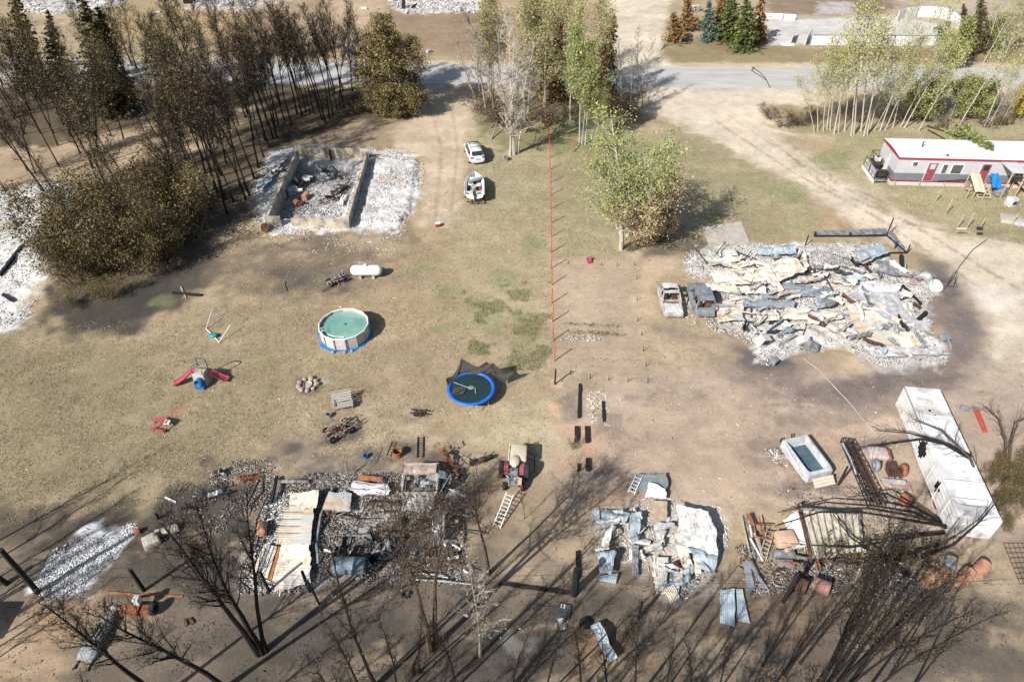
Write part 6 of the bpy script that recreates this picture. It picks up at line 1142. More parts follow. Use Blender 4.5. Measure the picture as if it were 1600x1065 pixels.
# ------------------------------------------------------------------ posts and stakes
def stake(name, label, px, h, m, r=.045, group=None, lean=(0, 0), cat='post'):
    p = G(*px); ob = MB().tube([(0, 0, -.1), (lean[0] * .5, lean[1] * .5, h * .5), (lean[0], lean[1], h)], [r, r * .95, r * .85], 7).build(name, m); ob.location = (p.x, p.y, zg(p.x, p.y)); return tag(ob, label, cat, group)
ordn = ['first', 'second', 'third', 'fourth', 'fifth', 'sixth', 'seventh', 'eighth', 'ninth', 'tenth', 'eleventh', 'twelfth', 'thirteenth', 'fourteenth', 'fifteenth', 'sixteenth', 'seventeenth', 'eighteenth', 'nineteenth', 'twentieth']
OP = [(866, 564.5), (864, 532.5), (863, 502.5), (862, 474), (862, 445), (861, 419.5), (861, 394.5), (861, 370.5), (861, 349), (860, 327), (860, 305.5), (859.5, 285.5), (859, 265.5), (859, 247), (858, 229), (857, 212), (856, 196)]
for k, p in enumerate(OP): stake('fence_post', ordn[k] + ' orange post of the row, counted away from the black corner post', p, 1.62, m_orange, .055, 'orange posts along the property line', (rnd.gauss(0, .03), rnd.gauss(0, .03)))
stake('corner_post', 'charred black post at the near end of the orange post row', (867, 600), 1.6, m_char2, .07)
ob = MB().tube([G(884, 214, .6), G(893, 218, .4), G(902, 223, .5), G(897, 237, .05)], .06).build('bent_pole', m_redor); tag(ob, 'bent orange pole lying under the tight trio of green birches', 'pole')
for k, p in enumerate(((887.5, 412), (939.5, 415), (964, 416), (991, 415))): stake('garden_stake', ordn[k] + ' dark stake from the left along the far edge of the garden', p, .45, m_char2, .03, 'stakes on the far edge of the garden')
for k, p in enumerate(((994.5, 437), (995, 470), (996, 502), (1002, 524), (1005, 549), (1009, 573), (1012, 598))): stake('garden_stake', ordn[k] + ' dark stake from the top along the right edge of the garden', p, .5, m_char2, .03, 'stakes on the right edge of the garden')
for k, p in enumerate(((891, 585), (922, 591), (951, 594), (981, 597))): stake('garden_stake', ordn[k] + ' dark stake from the left along the near edge of the garden', p, .5, m_char2, .03, 'stakes on the near edge of the garden')
def crop_row(name, label, a, b, m, seed, hm, n=400, wd=.12, kind='stuff', sz=.07):
    A_, B_ = G(*a), G(*b); rg = np.random.default_rng(seed); u = rg.random(60); pts = [tuple(A_.lerp(B_, x) + Vector((0, rg.normal(0, wd * .4), hm * .5))) for x in u]
    o = leaves_mesh(pts, n, sz, wd, seed, m, name, None); return tag(o, label, 'plants', kind=kind)
crop_row('crop_row', 'upper thin row of brown seedlings in the garden', (880, 507), (968, 510), m_lbrn, 1, .12, 330)
crop_row('crop_row', 'second row of olive seedlings in the garden', (888, 519), (975, 524), m_lolive, 2, .15, 420)
crop_row('crop_row', 'row of pale dried bulbs and leaves in the garden', (876, 529), (944, 533), m_rubw, 3, .12, 500, .16)
crop_row('crop_row', 'faint pale row at the near end of the garden', (905, 560), (978, 563), m_ltan, 4, .08, 120)
for k, (a, b, wd, lab) in enumerate((((906, 601), (904, 653), .22, 'long charred timber on the left of the burnt raised bed'), ((942, 628), (943, 659), .2, 'charred timber on the right of the burnt raised bed'), ((902, 668), (900, 690), .3, 'left charred timber at the top of the reddish pit'), ((917, 668), (917, 692), .3, 'right charred timber at the top of the reddish pit'), ((918, 718), (919, 736), .32, 'right charred timber at the bottom of the reddish pit'), ((904, 726), (904, 736), .2, 'left charred timber stub at the bottom of the reddish pit'), ((902, 862), (903, 904), .24, 'lone charred timber on the dirt left of the bent roofing sheets'), ((780, 912), (897, 928), .2, 'long black pole lying fallen along the wire fence line'), ((165, 926), (286, 932), .12, 'long rusty orange beam lying by the rusty machine'), ((655, 1008), (642, 1052), .12, 'brown board leaning on the ground at the bottom edge'), ((448, 455), (446, 440), .06, 'short stick standing left of the burnt mower'), ((270, 458), (316, 462), .25, 'charred plank lying at the right foot of the thicket'), ((283, 449), (291, 467), .12, 'grey stick laid across the charred plank'), ((50, 279), (122, 282), .22, 'pale burnt log lying behind the left ash field'), ((95, 364), (112, 342), .1, 'black stick stuck out of the left ash field'), ((0, 432), (36, 385), .3, 'blackened beam half buried in the left ash field'), ((5, 462), (24, 474), .25, 'dark bent beam low in the left ash field'), ((447, 195), (497, 157), .12, 'grey fallen log behind the charred grove edge'), ((288, 968), (292, 978), .16, 'left brown stub of a pair near the rusty machine'), ((298, 965), (302, 975), .16, 'right brown stub of a pair near the rusty machine'), ((690, 782), (720, 780), .05, 'thin pale rail above the blue tank shadow'), ((700, 700), (742, 723), .09, 'long bent grey pipe right of the truck shell'), ((742, 727), (745, 745), .07, 'short pale pipe below the burnt bicycle'), ((480, 646), (486, 652), .1, 'tiny plank by the grey bench'), ((656, 628), (676, 622), .06, 'small white and red stick near the trampoline'), ((1372, 680), (1440, 672), .06, 'thin fallen stick pointing at the white box trailer'), ((160, 905), (700, 918), .03, 'X'))):
    if lab == 'X': continue
    p, L_, rz = px_frame(a, b); m = m_rustb if 'orange' in lab else m_wood if ('pale' in lab or 'white' in lab or 'grey' in lab) else m_rustd if 'brown' in lab else m_char2
    mb = MB(); N = max(3, int(L_ * 2)); rr = random.Random(k + 70); secs = []
    for i in range(N + 1):
        x = L_ * i / N; w_ = wd * (1 - .25 * rr.random()) / 2; y = rr.gauss(0, .02); h_ = wd * .8
        secs.append([Vector((x, y - w_, -.05)), Vector((x, y + w_, -.05)), Vector((x, y + w_, h_ * (.8 + .2 * rr.random()))), Vector((x, y - w_, h_ * (.8 + .2 * rr.random())))])
    mb.loft(secs); nm_ = 'pipe' if 'pipe' in lab or 'rail' in lab else 'pole' if 'pole' in lab else 'timber'; ob = mb.build(nm_, m); ob.location = (p.x, p.y, zg(p.x, p.y)); ob.rotation_euler = (0, 0, rz); tag(ob, lab, nm_)
for k, (px, h, r_, lean, lab) in enumerate((((60, 925), 4.5, .16, (0, 0), 'tall thick charred pole leaning at the left edge by the small ash patch'), ((12, 912), 1.2, .16, (-.3, 0), 'short charred stump at the left edge beside the tall pole'), ((225, 922), 2.3, .13, (0, 0), 'charred fence post above the rusty beam'), ((421, 925), 2.2, .10, (0, 0), 'charred fence post in front of the striped boards'), ((484, 924), 2.2, .10, (0, 0), 'charred fence post at the foot of the cream roof panels'), ((499, 943), 2.6, .07, (-.2, 0), 'thin charred post leaning beside the roof panels'), ((897, 927), 2.6, .24, (0, 0), 'thick charred stump at the end of the long fallen pole'), ((1224, 940), 3.0, .12, (0, 0), 'charred fence post beside the pair of big rusty drums'), ((997, 965), 1.8, .08, (0, 0), 'thin black stake above the long silver panel'), ((1310, 757), 1.9, .08, (0, 0), 'thin black post beside the lattice mast'), ((248, 810), .6, .1, (0, 0), 'small black stub by the concrete blocks'), ((573, 905), .8, .05, (0, 0), 'left pale stake under the blue-grey tank'), ((566, 902), .8, .05, (0, 0), 'right pale stake under the blue-grey tank'), ((544, 745), 1.3, .05, (0, 0), 'upright pale stick above the orange panel of the workshop ruin'))):
    stake('charred_post' if 'char' in lab or 'black' in lab else 'stick', lab, px, h, m_wood if 'pale' in lab else m_char2, r_, None, lean)
# wire fence along the foreground
root = thing('wire_fence', 'thin wires strung across the burnt foreground between charred posts', 'fence', (0, 20, 0)); o = Vector((0, 20, 0))
for z, pts in ((1.5, [(-10, 905), (225, 922), (421, 925), (484, 924), (700, 926), (897, 927), (1224, 940), (1610, 920)]), (.9, [(-10, 905), (225, 922), (421, 925), (700, 926), (897, 927), (1224, 940), (1610, 920)]), (2.0, [(225, 922), (897, 927), (1224, 940), (1610, 930)])):
    P = []
    for a, b in zip(pts, pts[1:]):
        A_, B_ = G(*a), G(*b)
        for u in np.linspace(0, 1, 8)[:-1]: P.append(A_.lerp(B_, u) + Vector((0, 0, z - .25 * math.sin(math.pi * u))) - o)
    MB().tube(P, .008, 4).build('wire', m_dkmetal, root)
# ------------------------------------------------------------------ ladders
def ladder(name, label, a, b, za, zb, wd, n, m, rr=.03):
    A_, B_ = G(*a, z=za), G(*b, z=zb); root = thing(name, label, 'ladder', (A_.x, A_.y, 0)); o = Vector((A_.x, A_.y, 0)); d = (B_ - A_); s = Vector((-d.y, d.x, 0)).normalized() * wd / 2
    for k in (-1, 1): MB().bar(A_ - o + s * k, B_ - o + s * k, rr * 1.6, rr * 2.4).build('side_rail', m, root)
    for i in range(n): p = A_.lerp(B_, (i + .5) / n) - o; MB().bar(p - s, p + s, rr).build('rung', m, root)
    return root
ladder('aluminium_ladder', 'long white ladder leaning from the ground onto the old tractor', (776, 823), (797, 771), .1, .9, .48, 9, m_white, .035)
ladder('aluminium_ladder', 'white ladder lying on the grey corrugated sheet', (986, 770), (998, 744), .35, .45, .42, 5, m_white, .035)
ladder('burnt_ladder', 'dark ladder lying above the white truck shell', (656, 714), (657, 682), .1, .1, .4, 8, m_dkmetal, .03)
ladder('burnt_ladder', 'pale ladder lying among the boards left of the cream shed', (1192, 872), (1203, 828), .2, .5, .38, 7, m_wood, .03)
ladder('burnt_ladder', 'faint thin ladder lying near the workshop ruin above the rusty pot', (607, 712), (616, 690), .06, .06, .3, 5, m_dkmetal, .02)
# ------------------------------------------------------------------ workshop ruin
S('roof_panel', 'cream roof panel of the workshop, left half of the top run', [(454, 773), (500, 766), (494, 793), (454, 795)], [.5, .8, .8, .5], m_cream, rib=.03, ribn=0, seed=41, warp=.06)
S('roof_panel', 'cream roof panel of the workshop, right half of the top run with brown stain', [(512, 768), (551, 771), (547, 798), (505, 798)], [.9, .6, .5, .8], m_creamr, seed=42, warp=.06)
S('roof_panel', 'big ribbed roof panel of the workshop with grey and rust banding', [(446, 795), (490, 793), (486, 851), (430, 850)], [.5, .6, .6, .5], m_creamr, rib=.045, ribn=0, seed=43, warp=.04)
S('roof_panel', 'lower cream roof panel reaching the fence posts', [(440, 850), (486, 850), (482, 912), (430, 924)], [.5, .6, .35, .2], m_cream, seed=44, warp=.04)
for k in range(15):
    y = 798 + k * 3.6; p, L_, rz = px_frame((445 - k * 1.0, y), (489 - k * .25, y)); ob = bpy.data.objects.get('roof_panel.002'); mb = MB().box((L_ / 2, 0, 0), (L_, .05, .035)); rb = mb.build('rib', m_cream if k % 3 else m_greymetal, ob); z_ = .60; rb.location = Vector((p.x, p.y, z_)) - ob.location; rb.rotation_euler = (0, 0, rz)
S('roof_panel', 'crumpled silver sheet behind the cream roof panels', [(553, 752), (604, 756), (612, 770), (548, 768)], [.5, .6, .3, .4], m_ltmetal, fold=.15, seed=45)
S('roof_panel', 'pale crumpled sheet under the silver one in the workshop ruin', [(548, 764), (612, 766), (604, 775), (556, 774)], [.4, .4, .3, .3], m_whitew, fold=.12, seed=46)
S('orange_panel', 'rust orange panel at the far edge of the workshop ruin', [(558, 742), (598, 745), (598, 753), (560, 750)], [.5, .5, .4, .4], m_rustb, seed=47, warp=.03)
for k in range(6):
    m = [m_cream, m_slate, m_cream, m_creamr, m_rustb, m_creamr][k]; S('trim_strip', ordn[k] + ' strip from the left of the striped metal boards beside the lower roof panel', [(413 + k * 5.2, 850 + k * .8), (417.5 + k * 5.2, 851 + k * .8), (399 + k * 6.4, 897 + k * 2.2), (392.5 + k * 6.4, 894 + k * 2.2)], [.35, .4, .25, .2], m, seed=60 + k, nu=3, nv=12, warp=.04)
for k, (a, b, r_, lab, m) in enumerate((((419, 771), (394, 857), .06, 'long curved brown pipe along the left side of the workshop ruin', m_brnbark), ((520, 762), (494, 850), .09, 'bent ridge cap running down between the cream roof panels', m_greymetal), ((494, 850), (497, 880), .08, 'lower end of the bent ridge cap', m_greymetal), ((600, 752), (551, 822), .04, 'long thin black rod slanting across the silver sheet', m_char2), ((592, 700), (560, 745), .02, 'thin bent wire above the orange panel', m_ltmetal), ((718, 797), (713, 882), .06, 'long dark pole down the right side of the workshop ruin', m_dkmetal), ((693, 760), (727, 776), .035, 'thin pale rail right of the truck shell', m_whitew), ((645, 905), (735, 912), .05, 'grey pipe lying below the workshop ruin', m_ltmetal), ((655, 895), (700, 902), .04, 'pale rod lying below the workshop ruin', m_whitew), ((440, 752), (482, 752), .12, 'grey metal duct lying above the cream roof panels', m_greymetal), ((432, 745), (424, 785), .12, 'charred beam left of the grey duct', m_char2), ((405, 750), (385, 790), .07, 'charred beam at the left corner of the workshop ruin', m_char2))):
    P = [G(*a, z=.25), (G(*a, z=.5) + G(*b, z=.5)) / 2 + Vector((-.25 if k < 2 else .02, .05, 0)), G(*b, z=.25)]; ob = MB().tube(P, r_, 6).build('pipe' if 'pipe' in lab or 'rod' in lab or 'duct' in lab else 'pole', m, smooth=False); tag(ob, lab, 'pipe')
def pick_shell():
    t = place('burnt_truck', 'burnt-out pale truck cab shell with open front at the top of the workshop ruin', 'truck', (660, 770), R(0)); m = m_carw
    S0 = MB(); S0.grid([[(-1.15 + 2.1 * i / 8, .55 + .85 * j / 5, 1.45 + .05 * math.sin(j) - .03 * math.sin(i * 1.3)) for j in range(6)] for i in range(9)], th=.04); S0.build('roof', mat('rust_washed_white', A(212, 202, 192), A(176, 140, 120), scale=1.6, c3=A(226, 226, 226)), t)
    b = MB()
    for s, x in ((-1, -1.2), (1, 1.0)):
        b.bar((x, .55, 1.42), (x * 1.02, -.55, .75), .08).bar((x, 1.4, 1.4), (x, 1.6, .7), .08).bar((x * 1.02, -.55, .75), (x * 1.02, 1.6, .7), .1); b.box((x * 1.02, .5, .5), (.07, 2.1, .5))
    b.bar((-1.2, .5, 1.42), (1, .5, 1.42), .09).bar((-1.2, -.55, .78), (1.0, -.55, .78), .12).box((-.1, -.55, .45), (2.2, .07, .5)); b.box((0, .4, .2), (2.2, 2.2, .06)); b.build('cab_frame', m, t)
    d = MB(); d.box((1.55, .1, .9), (.05, 1.0, .9), rot=(0, .35, -.4)).box((1.35, .6, 1.2), (.5, .6, .04), rot=(0, .5, .2)); d.build('open_door', m_blueish, t)
    e = MB(); r = random.Random(4)
    for k in range(16): e.box((r.uniform(-.9, .8), r.uniform(-.3, .9), r.uniform(.3, .7)), (r.uniform(.1, .5), r.uniform(.1, .4), r.uniform(.1, .3)), rot=(r.random(), r.random(), r.random()))
    e.build('interior_scrap', m_greymetal, t)
    h = MB().grid([[(-1.1 + 2 * i / 7, -.7 - 1.1 * j / 5, .65 + .1 * math.sin(i * 2.1 + j)) for j in range(6)] for i in range(8)], th=.03); h.build('hood', m, t)
pick_shell()
t = place('horizontal_tank', 'blue-grey cylindrical tank lying on its side in the workshop ruin', 'tank', (548, 892), R(0)); pr = [(0, -1.0), (.45, -.98), (.52, -.9), (.52, -.4), (.54, -.38), (.52, -.36), (.52, .3), (.54, .32), (.52, .34), (.52, .9), (.45, .98), (0, 1.0)]
MB().lathe(pr, 22, Matrix.Translation((0, 0, .6)) @ Matrix.Rotation(R(90), 4, 'Y')).build('tank_body', mat('tank_blue_grey', A(132, 150, 160), A(104, 120, 128), rough=.6, scale=2), t, smooth=True)
for x in (-.6, .6): MB().box((x, 0, .1), (.12, .9, .25)).build('saddle', m_dkmetal, t)
t = place('open_drum', 'dark open blue-black drum right of the horizontal tank', 'drum', (588, 886), 0); MB().lathe([(.34, 0), (.36, .02), (.36, .9), (.33, .9), (.33, .1), (0, .1)], 18).build('drum_body', mat('blue_black_drum', A(40, 76, 92), A(24, 44, 54)), t)
t = place('white_cabinet', 'pale standing cabinet in the right part of the workshop ruin', 'cabinet', (687, 830), .05); bevel(MB().box((0, 0, .6), (.75, 1.5, 1.2)).build('cabinet_body', m_whitew, t), .03); MB().box((0, -.76, .6), (.6, .03, 1.0)).build('door', m_ltmetal, t)
t = place('rusty_tank', 'peach and white scorched barrel lying left of the ribbed roof panel', 'barrel', (412, 832), .3); MB().lathe([(0, -.5), (.25, -.48), (.3, -.4), (.3, .4), (.25, .48), (0, .5)], 16, Matrix.Translation((0, 0, .45)) @ Matrix.Rotation(R(70), 4, 'X')).build('barrel_body', mat('peach_metal', A(216, 190, 172), A(196, 120, 84), scale=2), t, smooth=True)
t = place('engine_block', 'grey boxy engine in the middle of the workshop ruin', 'engine', (619, 822), .1); bevel(MB().box((0, 0, .35), (.7, .6, .5)).box((.1, .1, .7), (.3, .3, .25)).build('block', m_greymetal, t), .05); MB().box((0, -.35, .2), (.6, .1, .2)).build('rust_tray', m_rustb, t)
for k, (px, l) in enumerate((((731, 890), 'pale tyre-like ring right of the grey pipe'), ((634, 930), 'dark ring lying under the left brown-leaved tree'))):
    o = MB().tube([(.22 * math.cos(a), .22 * math.sin(a), .1) for a in np.linspace(0, 6.283, 15)[:-1]], .07, 6, closed=True).build('tyre', m_whitew if k == 0 else m_black); p = G(*px); o.location = (p.x, p.y, .03); tag(o, l, 'tyre')
rr = random.Random(77)
for k in range(60):
    px = (rr.uniform(500, 715), rr.uniform(770, 895)); p = G(*px); L_ = rr.uniform(.5, 1.8); a = rr.choice([rr.gauss(1.5, .3), rr.gauss(0, .3)])
    ob = MB().bar((0, 0, .2), (L_ * math.cos(a), L_ * math.sin(a), rr.uniform(.15, .5)), rr.uniform(.04, .09)).build('burnt_bar', [m_char2, m_greymetal, m_dkmetal, m_rustd][k % 4]); ob.location = (p.x, p.y, zg(p.x, p.y)); tag(ob, 'thin burnt bar strewn in the grey rubble of the workshop', 'bar', 'burnt bars strewn in the workshop rubble')
# ------------------------------------------------------------------ old tractor
m_redp = mat('sun_faded_red', A(176, 84, 92), A(140, 66, 74), rough=.6)
t = place('old_tractor', 'old farm tractor with red fenders and a beige hood panel, long ladder against it', 'tractor', (806, 742), R(-4))
o = MB().box((.1, 1.0, 1.0), (1.15, 1.35, .5)).build('hood', m_beige, t); bevel(o, .08)
MB().box((-.52, 1.0, 1.05), (.06, 1.3, .5)).build('side_panel', m_whitew, t)
for s in (-1, 1):
    P = []
    for a in np.linspace(R(10), R(165), 9): P.append([(s * .52 - .0 + w_ * .14 * s - .12, .0 + .55 * math.cos(a), .62 + .55 * math.sin(a)) for w_ in (-1, 0, 1)])
    MB().grid(P, th=.03).build('fender', m_redp, t)
    MB().lathe([(.3, -.15), (.55, -.16), (.6, -.1), (.6, .1), (.55, .16), (.3, .15)], 20, Matrix.Translation((s * .85 - .1, -.05, .6)) @ Matrix.Rotation(R(90), 4, 'Y')).build('rear_tyre', m_black, t)
    MB().lathe([(0, -.1), (.3, -.1), (.3, .1), (0, .1)], 14, Matrix.Translation((s * .85 - .1, -.05, .6)) @ Matrix.Rotation(R(90), 4, 'Y')).build('rear_rim', m_greymetal, t)
    MB().lathe([(0, -.08), (.26, -.1), (.3, -.05), (.3, .05), (.26, .1), (0, .08)], 16, Matrix.Translation((s * .6 - .1, -1.15, .3)) @ Matrix.Rotation(R(90), 4, 'Y')).build('front_tyre', m_black, t)
o = MB().lathe([(0, 1.28), (.3, 1.27), (.34, 1.22), (.32, 1.15), (0, 1.15)], 20, Matrix.Scale(1.5, 4, (0, 1, 0))).build('seat_cover', m_beige, t, smooth=True); o.location = (-.1, .12, .12)
e = MB(); r = random.Random(9); e.box((-.1, -.7, .65), (.5, 1.3, .45))
for k in range(18): e.box((r.uniform(-.5, .4), r.uniform(-1.3, -.3), r.uniform(.6, 1.0)), (r.uniform(.08, .35), r.uniform(.08, .4), .1), rot=(r.random(), r.random(), r.random()))
e.build('engine', m_greymetal, t); MB().box((.2, -1.15, .85), (.5, .5, .06), rot=(.3, 0, 0)).build('floor_plate', m_wood, t); MB().tube([(-.1, -.35, 1.0), (-.1, -.25, 1.35)], .03).tube([(-.1 + .2 * math.cos(a), -.25 + .2 * math.sin(a), 1.36) for a in np.linspace(0, 6.28, 13)[:-1]], .02, 5, closed=True).build('steering_wheel', m_dkmetal, t)
MB().lathe([(0, 0), (.1, 0), (.1, .1), (0, .1)], 10, Matrix.Translation((.45, -1.4, .55))).build('red_lamp', m_redtrim, t)
MB().tube([(.6, 1.7, .5), (1.2, 1.7, .1), (1.25, .3, .05)], .03).tube([(.7, 1.2, .4), (1.2, 1.2, .1)], .03).tube([(-.4, 1.8, .6), (.3, 2.0, .5), (.5, 1.8, .8)], .04).build('loader_frame', m_dkmetal, t)
tree_at('dead_shrub', 'brush', 818, 705, 819, 686, 'burnt twigs standing right behind the old tractor', wid=.7, cat='shrub')
# ------------------------------------------------------------------ bent roofing sheets of the burnt shed
SB = 'roofing_sheet'
S(SB, 'dark grey corrugated sheet under the short white ladder', [(994, 740), (1042, 740), (1042, 766), (990, 768)], [.35, .35, .3, .25], mat('weathered_grey_corrugated', A(150, 156, 156), A(122, 128, 130)), rib=.03, ribn=16, seed=80, warp=.05, nu=48)
S(SB, 'small bright white sheet with a torn corner beside the corrugated one', [(1014, 754), (1040, 762), (1040, 780), (1008, 778)], [.6, .5, .4, .4], m_white, seed=81, warp=.1)
S(SB, 'tan scorched board with round holes below the small white sheet', [(1014, 782), (1042, 782), (1042, 812), (1016, 812)], [.4, .45, .4, .35], mat('scorched_tan_board', A(210, 190, 160), A(170, 146, 126), scale=1.5), seed=82, warp=.06)
S(SB, 'large white sheet, upper one of the standing block in the bent shed roofing', [(1056, 788), (1106, 800), (1120, 834), (1062, 832)], [.9, 1.0, .9, .8], m_whitew, seed=83, warp=.08, rib=.02, ribn=10)
S(SB, 'large white sheet, middle one of the block, with a blue-grey fold', [(1062, 832), (1120, 834), (1120, 866), (1068, 862)], [.8, .9, .7, .7], m_whitew, seed=84, warp=.12)
S(SB, 'pale blue-white sheet, lowest of the block in the bent shed roofing', [(1074, 858), (1122, 862), (1118, 900), (1092, 890)], [.7, .7, .2, .3], m_blueish, fold=.2, seed=85)
S(SB, 'cream strip twisting down the left side of the white block', [(1056, 842), (1064, 840), (1082, 888), (1072, 892)], [.8, .7, .3, .3], m_cream, fold=.15, seed=86, wx=.15)
S(SB, 'second cream strip twisting down beside the first', [(1084, 862), (1092, 862), (1096, 896), (1088, 897)], [.7, .7, .3, .25], m_cream, fold=.1, seed=87, wx=.1)
S(SB, 'curled tan strip at the foot of the white block', [(1082, 890), (1064, 892), (1050, 904), (1056, 910)], [.3, .4, .3, .3], m_cream, fold=.1, seed=88, nu=20, nv=3)
S(SB, 'narrow cream strip crossing the bottom beside the curled one', [(1052, 904), (1062, 912), (1060, 928), (1054, 926)], [.3, .3, .2, .2], m_blueish, seed=89)
S(SB, 'flat upright cream sheet standing alone in the bent shed roofing', [(1022, 870), (1045, 871), (1042, 928), (1024, 926)], [.35, .35, .15, .15], mat('pale_cream_sheet', A(222, 216, 204), A(206, 198, 186), scale=.8, c3=A(232, 228, 220)), rib=.02, ribn=7, seed=90, warp=.05)
S(SB, 'yellowish folded sheet at the bottom of the flat upright cream sheet', [(1036, 918), (1052, 912), (1062, 934), (1048, 944)], [.3, .3, .2, .2], m_creamr, rib=.03, ribn=6, seed=91)
S(SB, 'left pale blue-white corner sheet of the shed wreck', [(925, 798), (936, 797), (940, 822), (930, 824)], [.4, .4, .2, .2], m_blueish, seed=92)
S(SB, 'mottled blue-white sheet next to the left corner sheet', [(937, 796), (984, 800), (976, 822), (942, 820)], [.4, .5, .15, .2], m_blueish, fold=.15, seed=93)
S(SB, 'bent grey sheet arching down in the middle of the shed wreck', [(985, 800), (1004, 802), (998, 850), (986, 850)], [.6, .6, .5, .5], m_blueish, fold=.15, seed=94, wx=.12)
S(SB, 'long grey strip hanging down from the arched sheet', [(987, 850), (998, 852), (997, 902), (987, 903)], [.5, .5, .15, .15], m_greymetal, fold=.1, seed=95, rib=.02, ribn=4)
S(SB, 'upper half of the twisted pale sheet at the left of the shed wreck', [(948, 822), (960, 824), (952, 862), (932, 860)], [.5, .6, .5, .4], m_whitew, fold=.25, seed=96, wx=.15)
S(SB, 'lower half of the twisted pale sheet at the left of the shed wreck', [(932, 858), (962, 864), (956, 902), (938, 898)], [.4, .6, .4, .3], m_blueish, fold=.2, seed=97, rib=.02, ribn=6)
S(SB, 'short blue-grey sheet end at the bottom left of the shed wreck', [(934, 900), (966, 896), (962, 913), (932, 906)], [.2, .3, .12, .12], m_blueish, rib=.03, ribn=9, seed=98, warp=.03)
S(SB, 'left blue-grey sheet of the loose pair at the lower right of the shed wreck', [(1124, 920), (1148, 920), (1148, 980), (1126, 972)], [.15, .2, .12, .12], m_blueish, rib=.02, ribn=8, seed=99, warp=.05)
S(SB, 'right blue-grey sheet of the loose pair at the lower right of the shed wreck', [(1150, 920), (1160, 920), (1172, 974), (1154, 970)], [.2, .2, .12, .12], m_blueish, rib=.02, ribn=5, seed=100, warp=.05)
S(SB, 'slate strip lying beside the leaning boards', [(1160, 876), (1170, 876), (1180, 922), (1168, 926)], [.15, .15, .12, .12], m_slate, seed=101, warp=.03)
S(SB, 'long curved pale band across the ash of the shed wreck', [(1020, 818), (1050, 816), (1056, 826), (1022, 836)], [.6, .8, .5, .4], m_ltmetal, fold=.2, seed=102, nv=6)
wreck('burnt_reel', 'dark reddish tangle beside the flat upright cream sheet', (1058, 885), 1.2, .7, .4, .3, 21, m_rustd, wheels=0, bars=22)
o = place('marked_panel', 'dark panel with white 13 marking and torn silver end, at the bottom', 'panel', (881, 957), R(-12)); 
P = [[(-.36 + .72 * i / 6 * (1 - .45 * max(0, .45 - j / 10)), -1.0 + 1.5 * j / 10, .12 + .10 * math.sin(i * 1.3 + j) * (j < 5)) for j in range(11)] for i in range(7)]
MB().grid([r_[4:] for r_ in P], th=.03).build('painted_plate', mat('dark_plate', A(78, 80, 84), A(58, 58, 62)), o); MB().grid([r_[:5] for r_ in P], th=.02).build('torn_end', m_ltmetal, o)
tx = bpy.data.curves.new('marking', 'FONT'); tx.body = '13'; tx.size = .34; tx.extrude = .004; tx.align_x = 'CENTER'; to = bpy.data.objects.new('marking', tx); col.objects.link(to); to.parent = o; to.location = (-.12, .22, .135); to.data.materials.append(m_white)
dg = bpy.context.evaluated_depsgraph_get(); me_ = bpy.data.meshes.new_from_object(to.evaluated_get(dg)); t2 = bpy.data.objects.new('marking', me_); col.objects.link(t2); t2.parent = o; t2.location = to.location; bpy.data.objects.remove(to); t2.name = 'marking'
S('crumpled_sheet', 'long crumpled silver panel lying at the bottom centre with torn dark end', [(923, 978), (937, 972), (963, 1030), (950, 1038)], [.5, .5, .3, .2], m_blueish, fold=.2, seed=103, warp=.14, nv=22)
o = MB().lathe([(.3, 0), (.36, .1), (.3, .25), (.2, .3), (0, .3)], 12).build('charred_stump', m_char2); o.location = G(914, 975)[:]; tag(o, 'low black hollow stump above the long silver panel', 'stump')
# ------------------------------------------------------------------ right foreground yard
# white box trailer
def box_trailer():
    A0, A1 = G(1397, 634), G(1477, 838); d = (A1 - A0); L = d.length; rz = math.atan2(d.y, d.x); t = thing('box_trailer', 'long white burnt box trailer with holes in its side and roof', 'trailer', (A0.x, A0.y, 0), rz)
    Wd, Ht = 2.42, 2.05; mw = mat('trailer_white', A(236, 234, 231), A(160, 152, 146), rough=.75, scale=.55, c3=A(244, 243, 241), thr=(.30, .50)); n, h0 = 30, .25
    def wav(u, v, s): return .02 * math.sin(u * .9 + s) + .012 * math.sin(v * 3 + u * .6)
    # walls stand on local y=0 (seen side) and y=Wd
    holes = [(5.2, .95, .75, .85), (8.3, .9, .5, .5)]
    sd_ = MB(); nu, nv = 48, 10
    for i in range(nu):
        for j in range(nv):
            uc, vc = (i + .5) / nu * L, (j + .5) / nv * (Ht - h0) + h0 - h0
            if any(abs(uc - a) / c + abs(vc - b_) / e < 1 for a, b_, c, e in holes): continue
            q = [(x * L / nu, wav(x * L / nu, y, 0) * (y < nv), h0 + y * (Ht - h0) / nv) for x, y in ((i, j), (i + 1, j), (i + 1, j + 1), (i, j + 1))]; sd_.add(q, [(0, 1, 2, 3)])
    o = sd_.build('side_wall', mw, t); md = o.modifiers.new('s', 'SOLIDIFY'); md.thickness = .04; md.offset = 0
    rf = MB(); rh = [(2.3, 1.2, .22, .3), (2.75, 1.35, .16, .2)]; nw = 10
    for i in range(nu):
        for j in range(nw):
            uc, vc = (i + .5) / nu * L, (j + .5) / nw * Wd
            if any(abs(uc - a) / c + abs(vc - b_) / e < 1 for a, b_, c, e in rh): continue
            q = [(x * L / nu, y * Wd / nw, Ht + .02 + .05 * math.sin(x * .55) * math.sin(math.pi * y / nw) - (.14 * math.sin(math.pi * y / nw) if 28 < x < 44 else 0)) for x, y in ((i, j), (i + 1, j), (i + 1, j + 1), (i, j + 1))]; rf.add(q, [(0, 1, 2, 3)])
    o = rf.build('roof', mw, t); md = o.modifiers.new('s', 'SOLIDIFY'); md.thickness = .04
    s = 1; return t, L, Wd, Ht, mw, h0
t, L_, Wd_, Ht_, mw, h0_ = box_trailer()
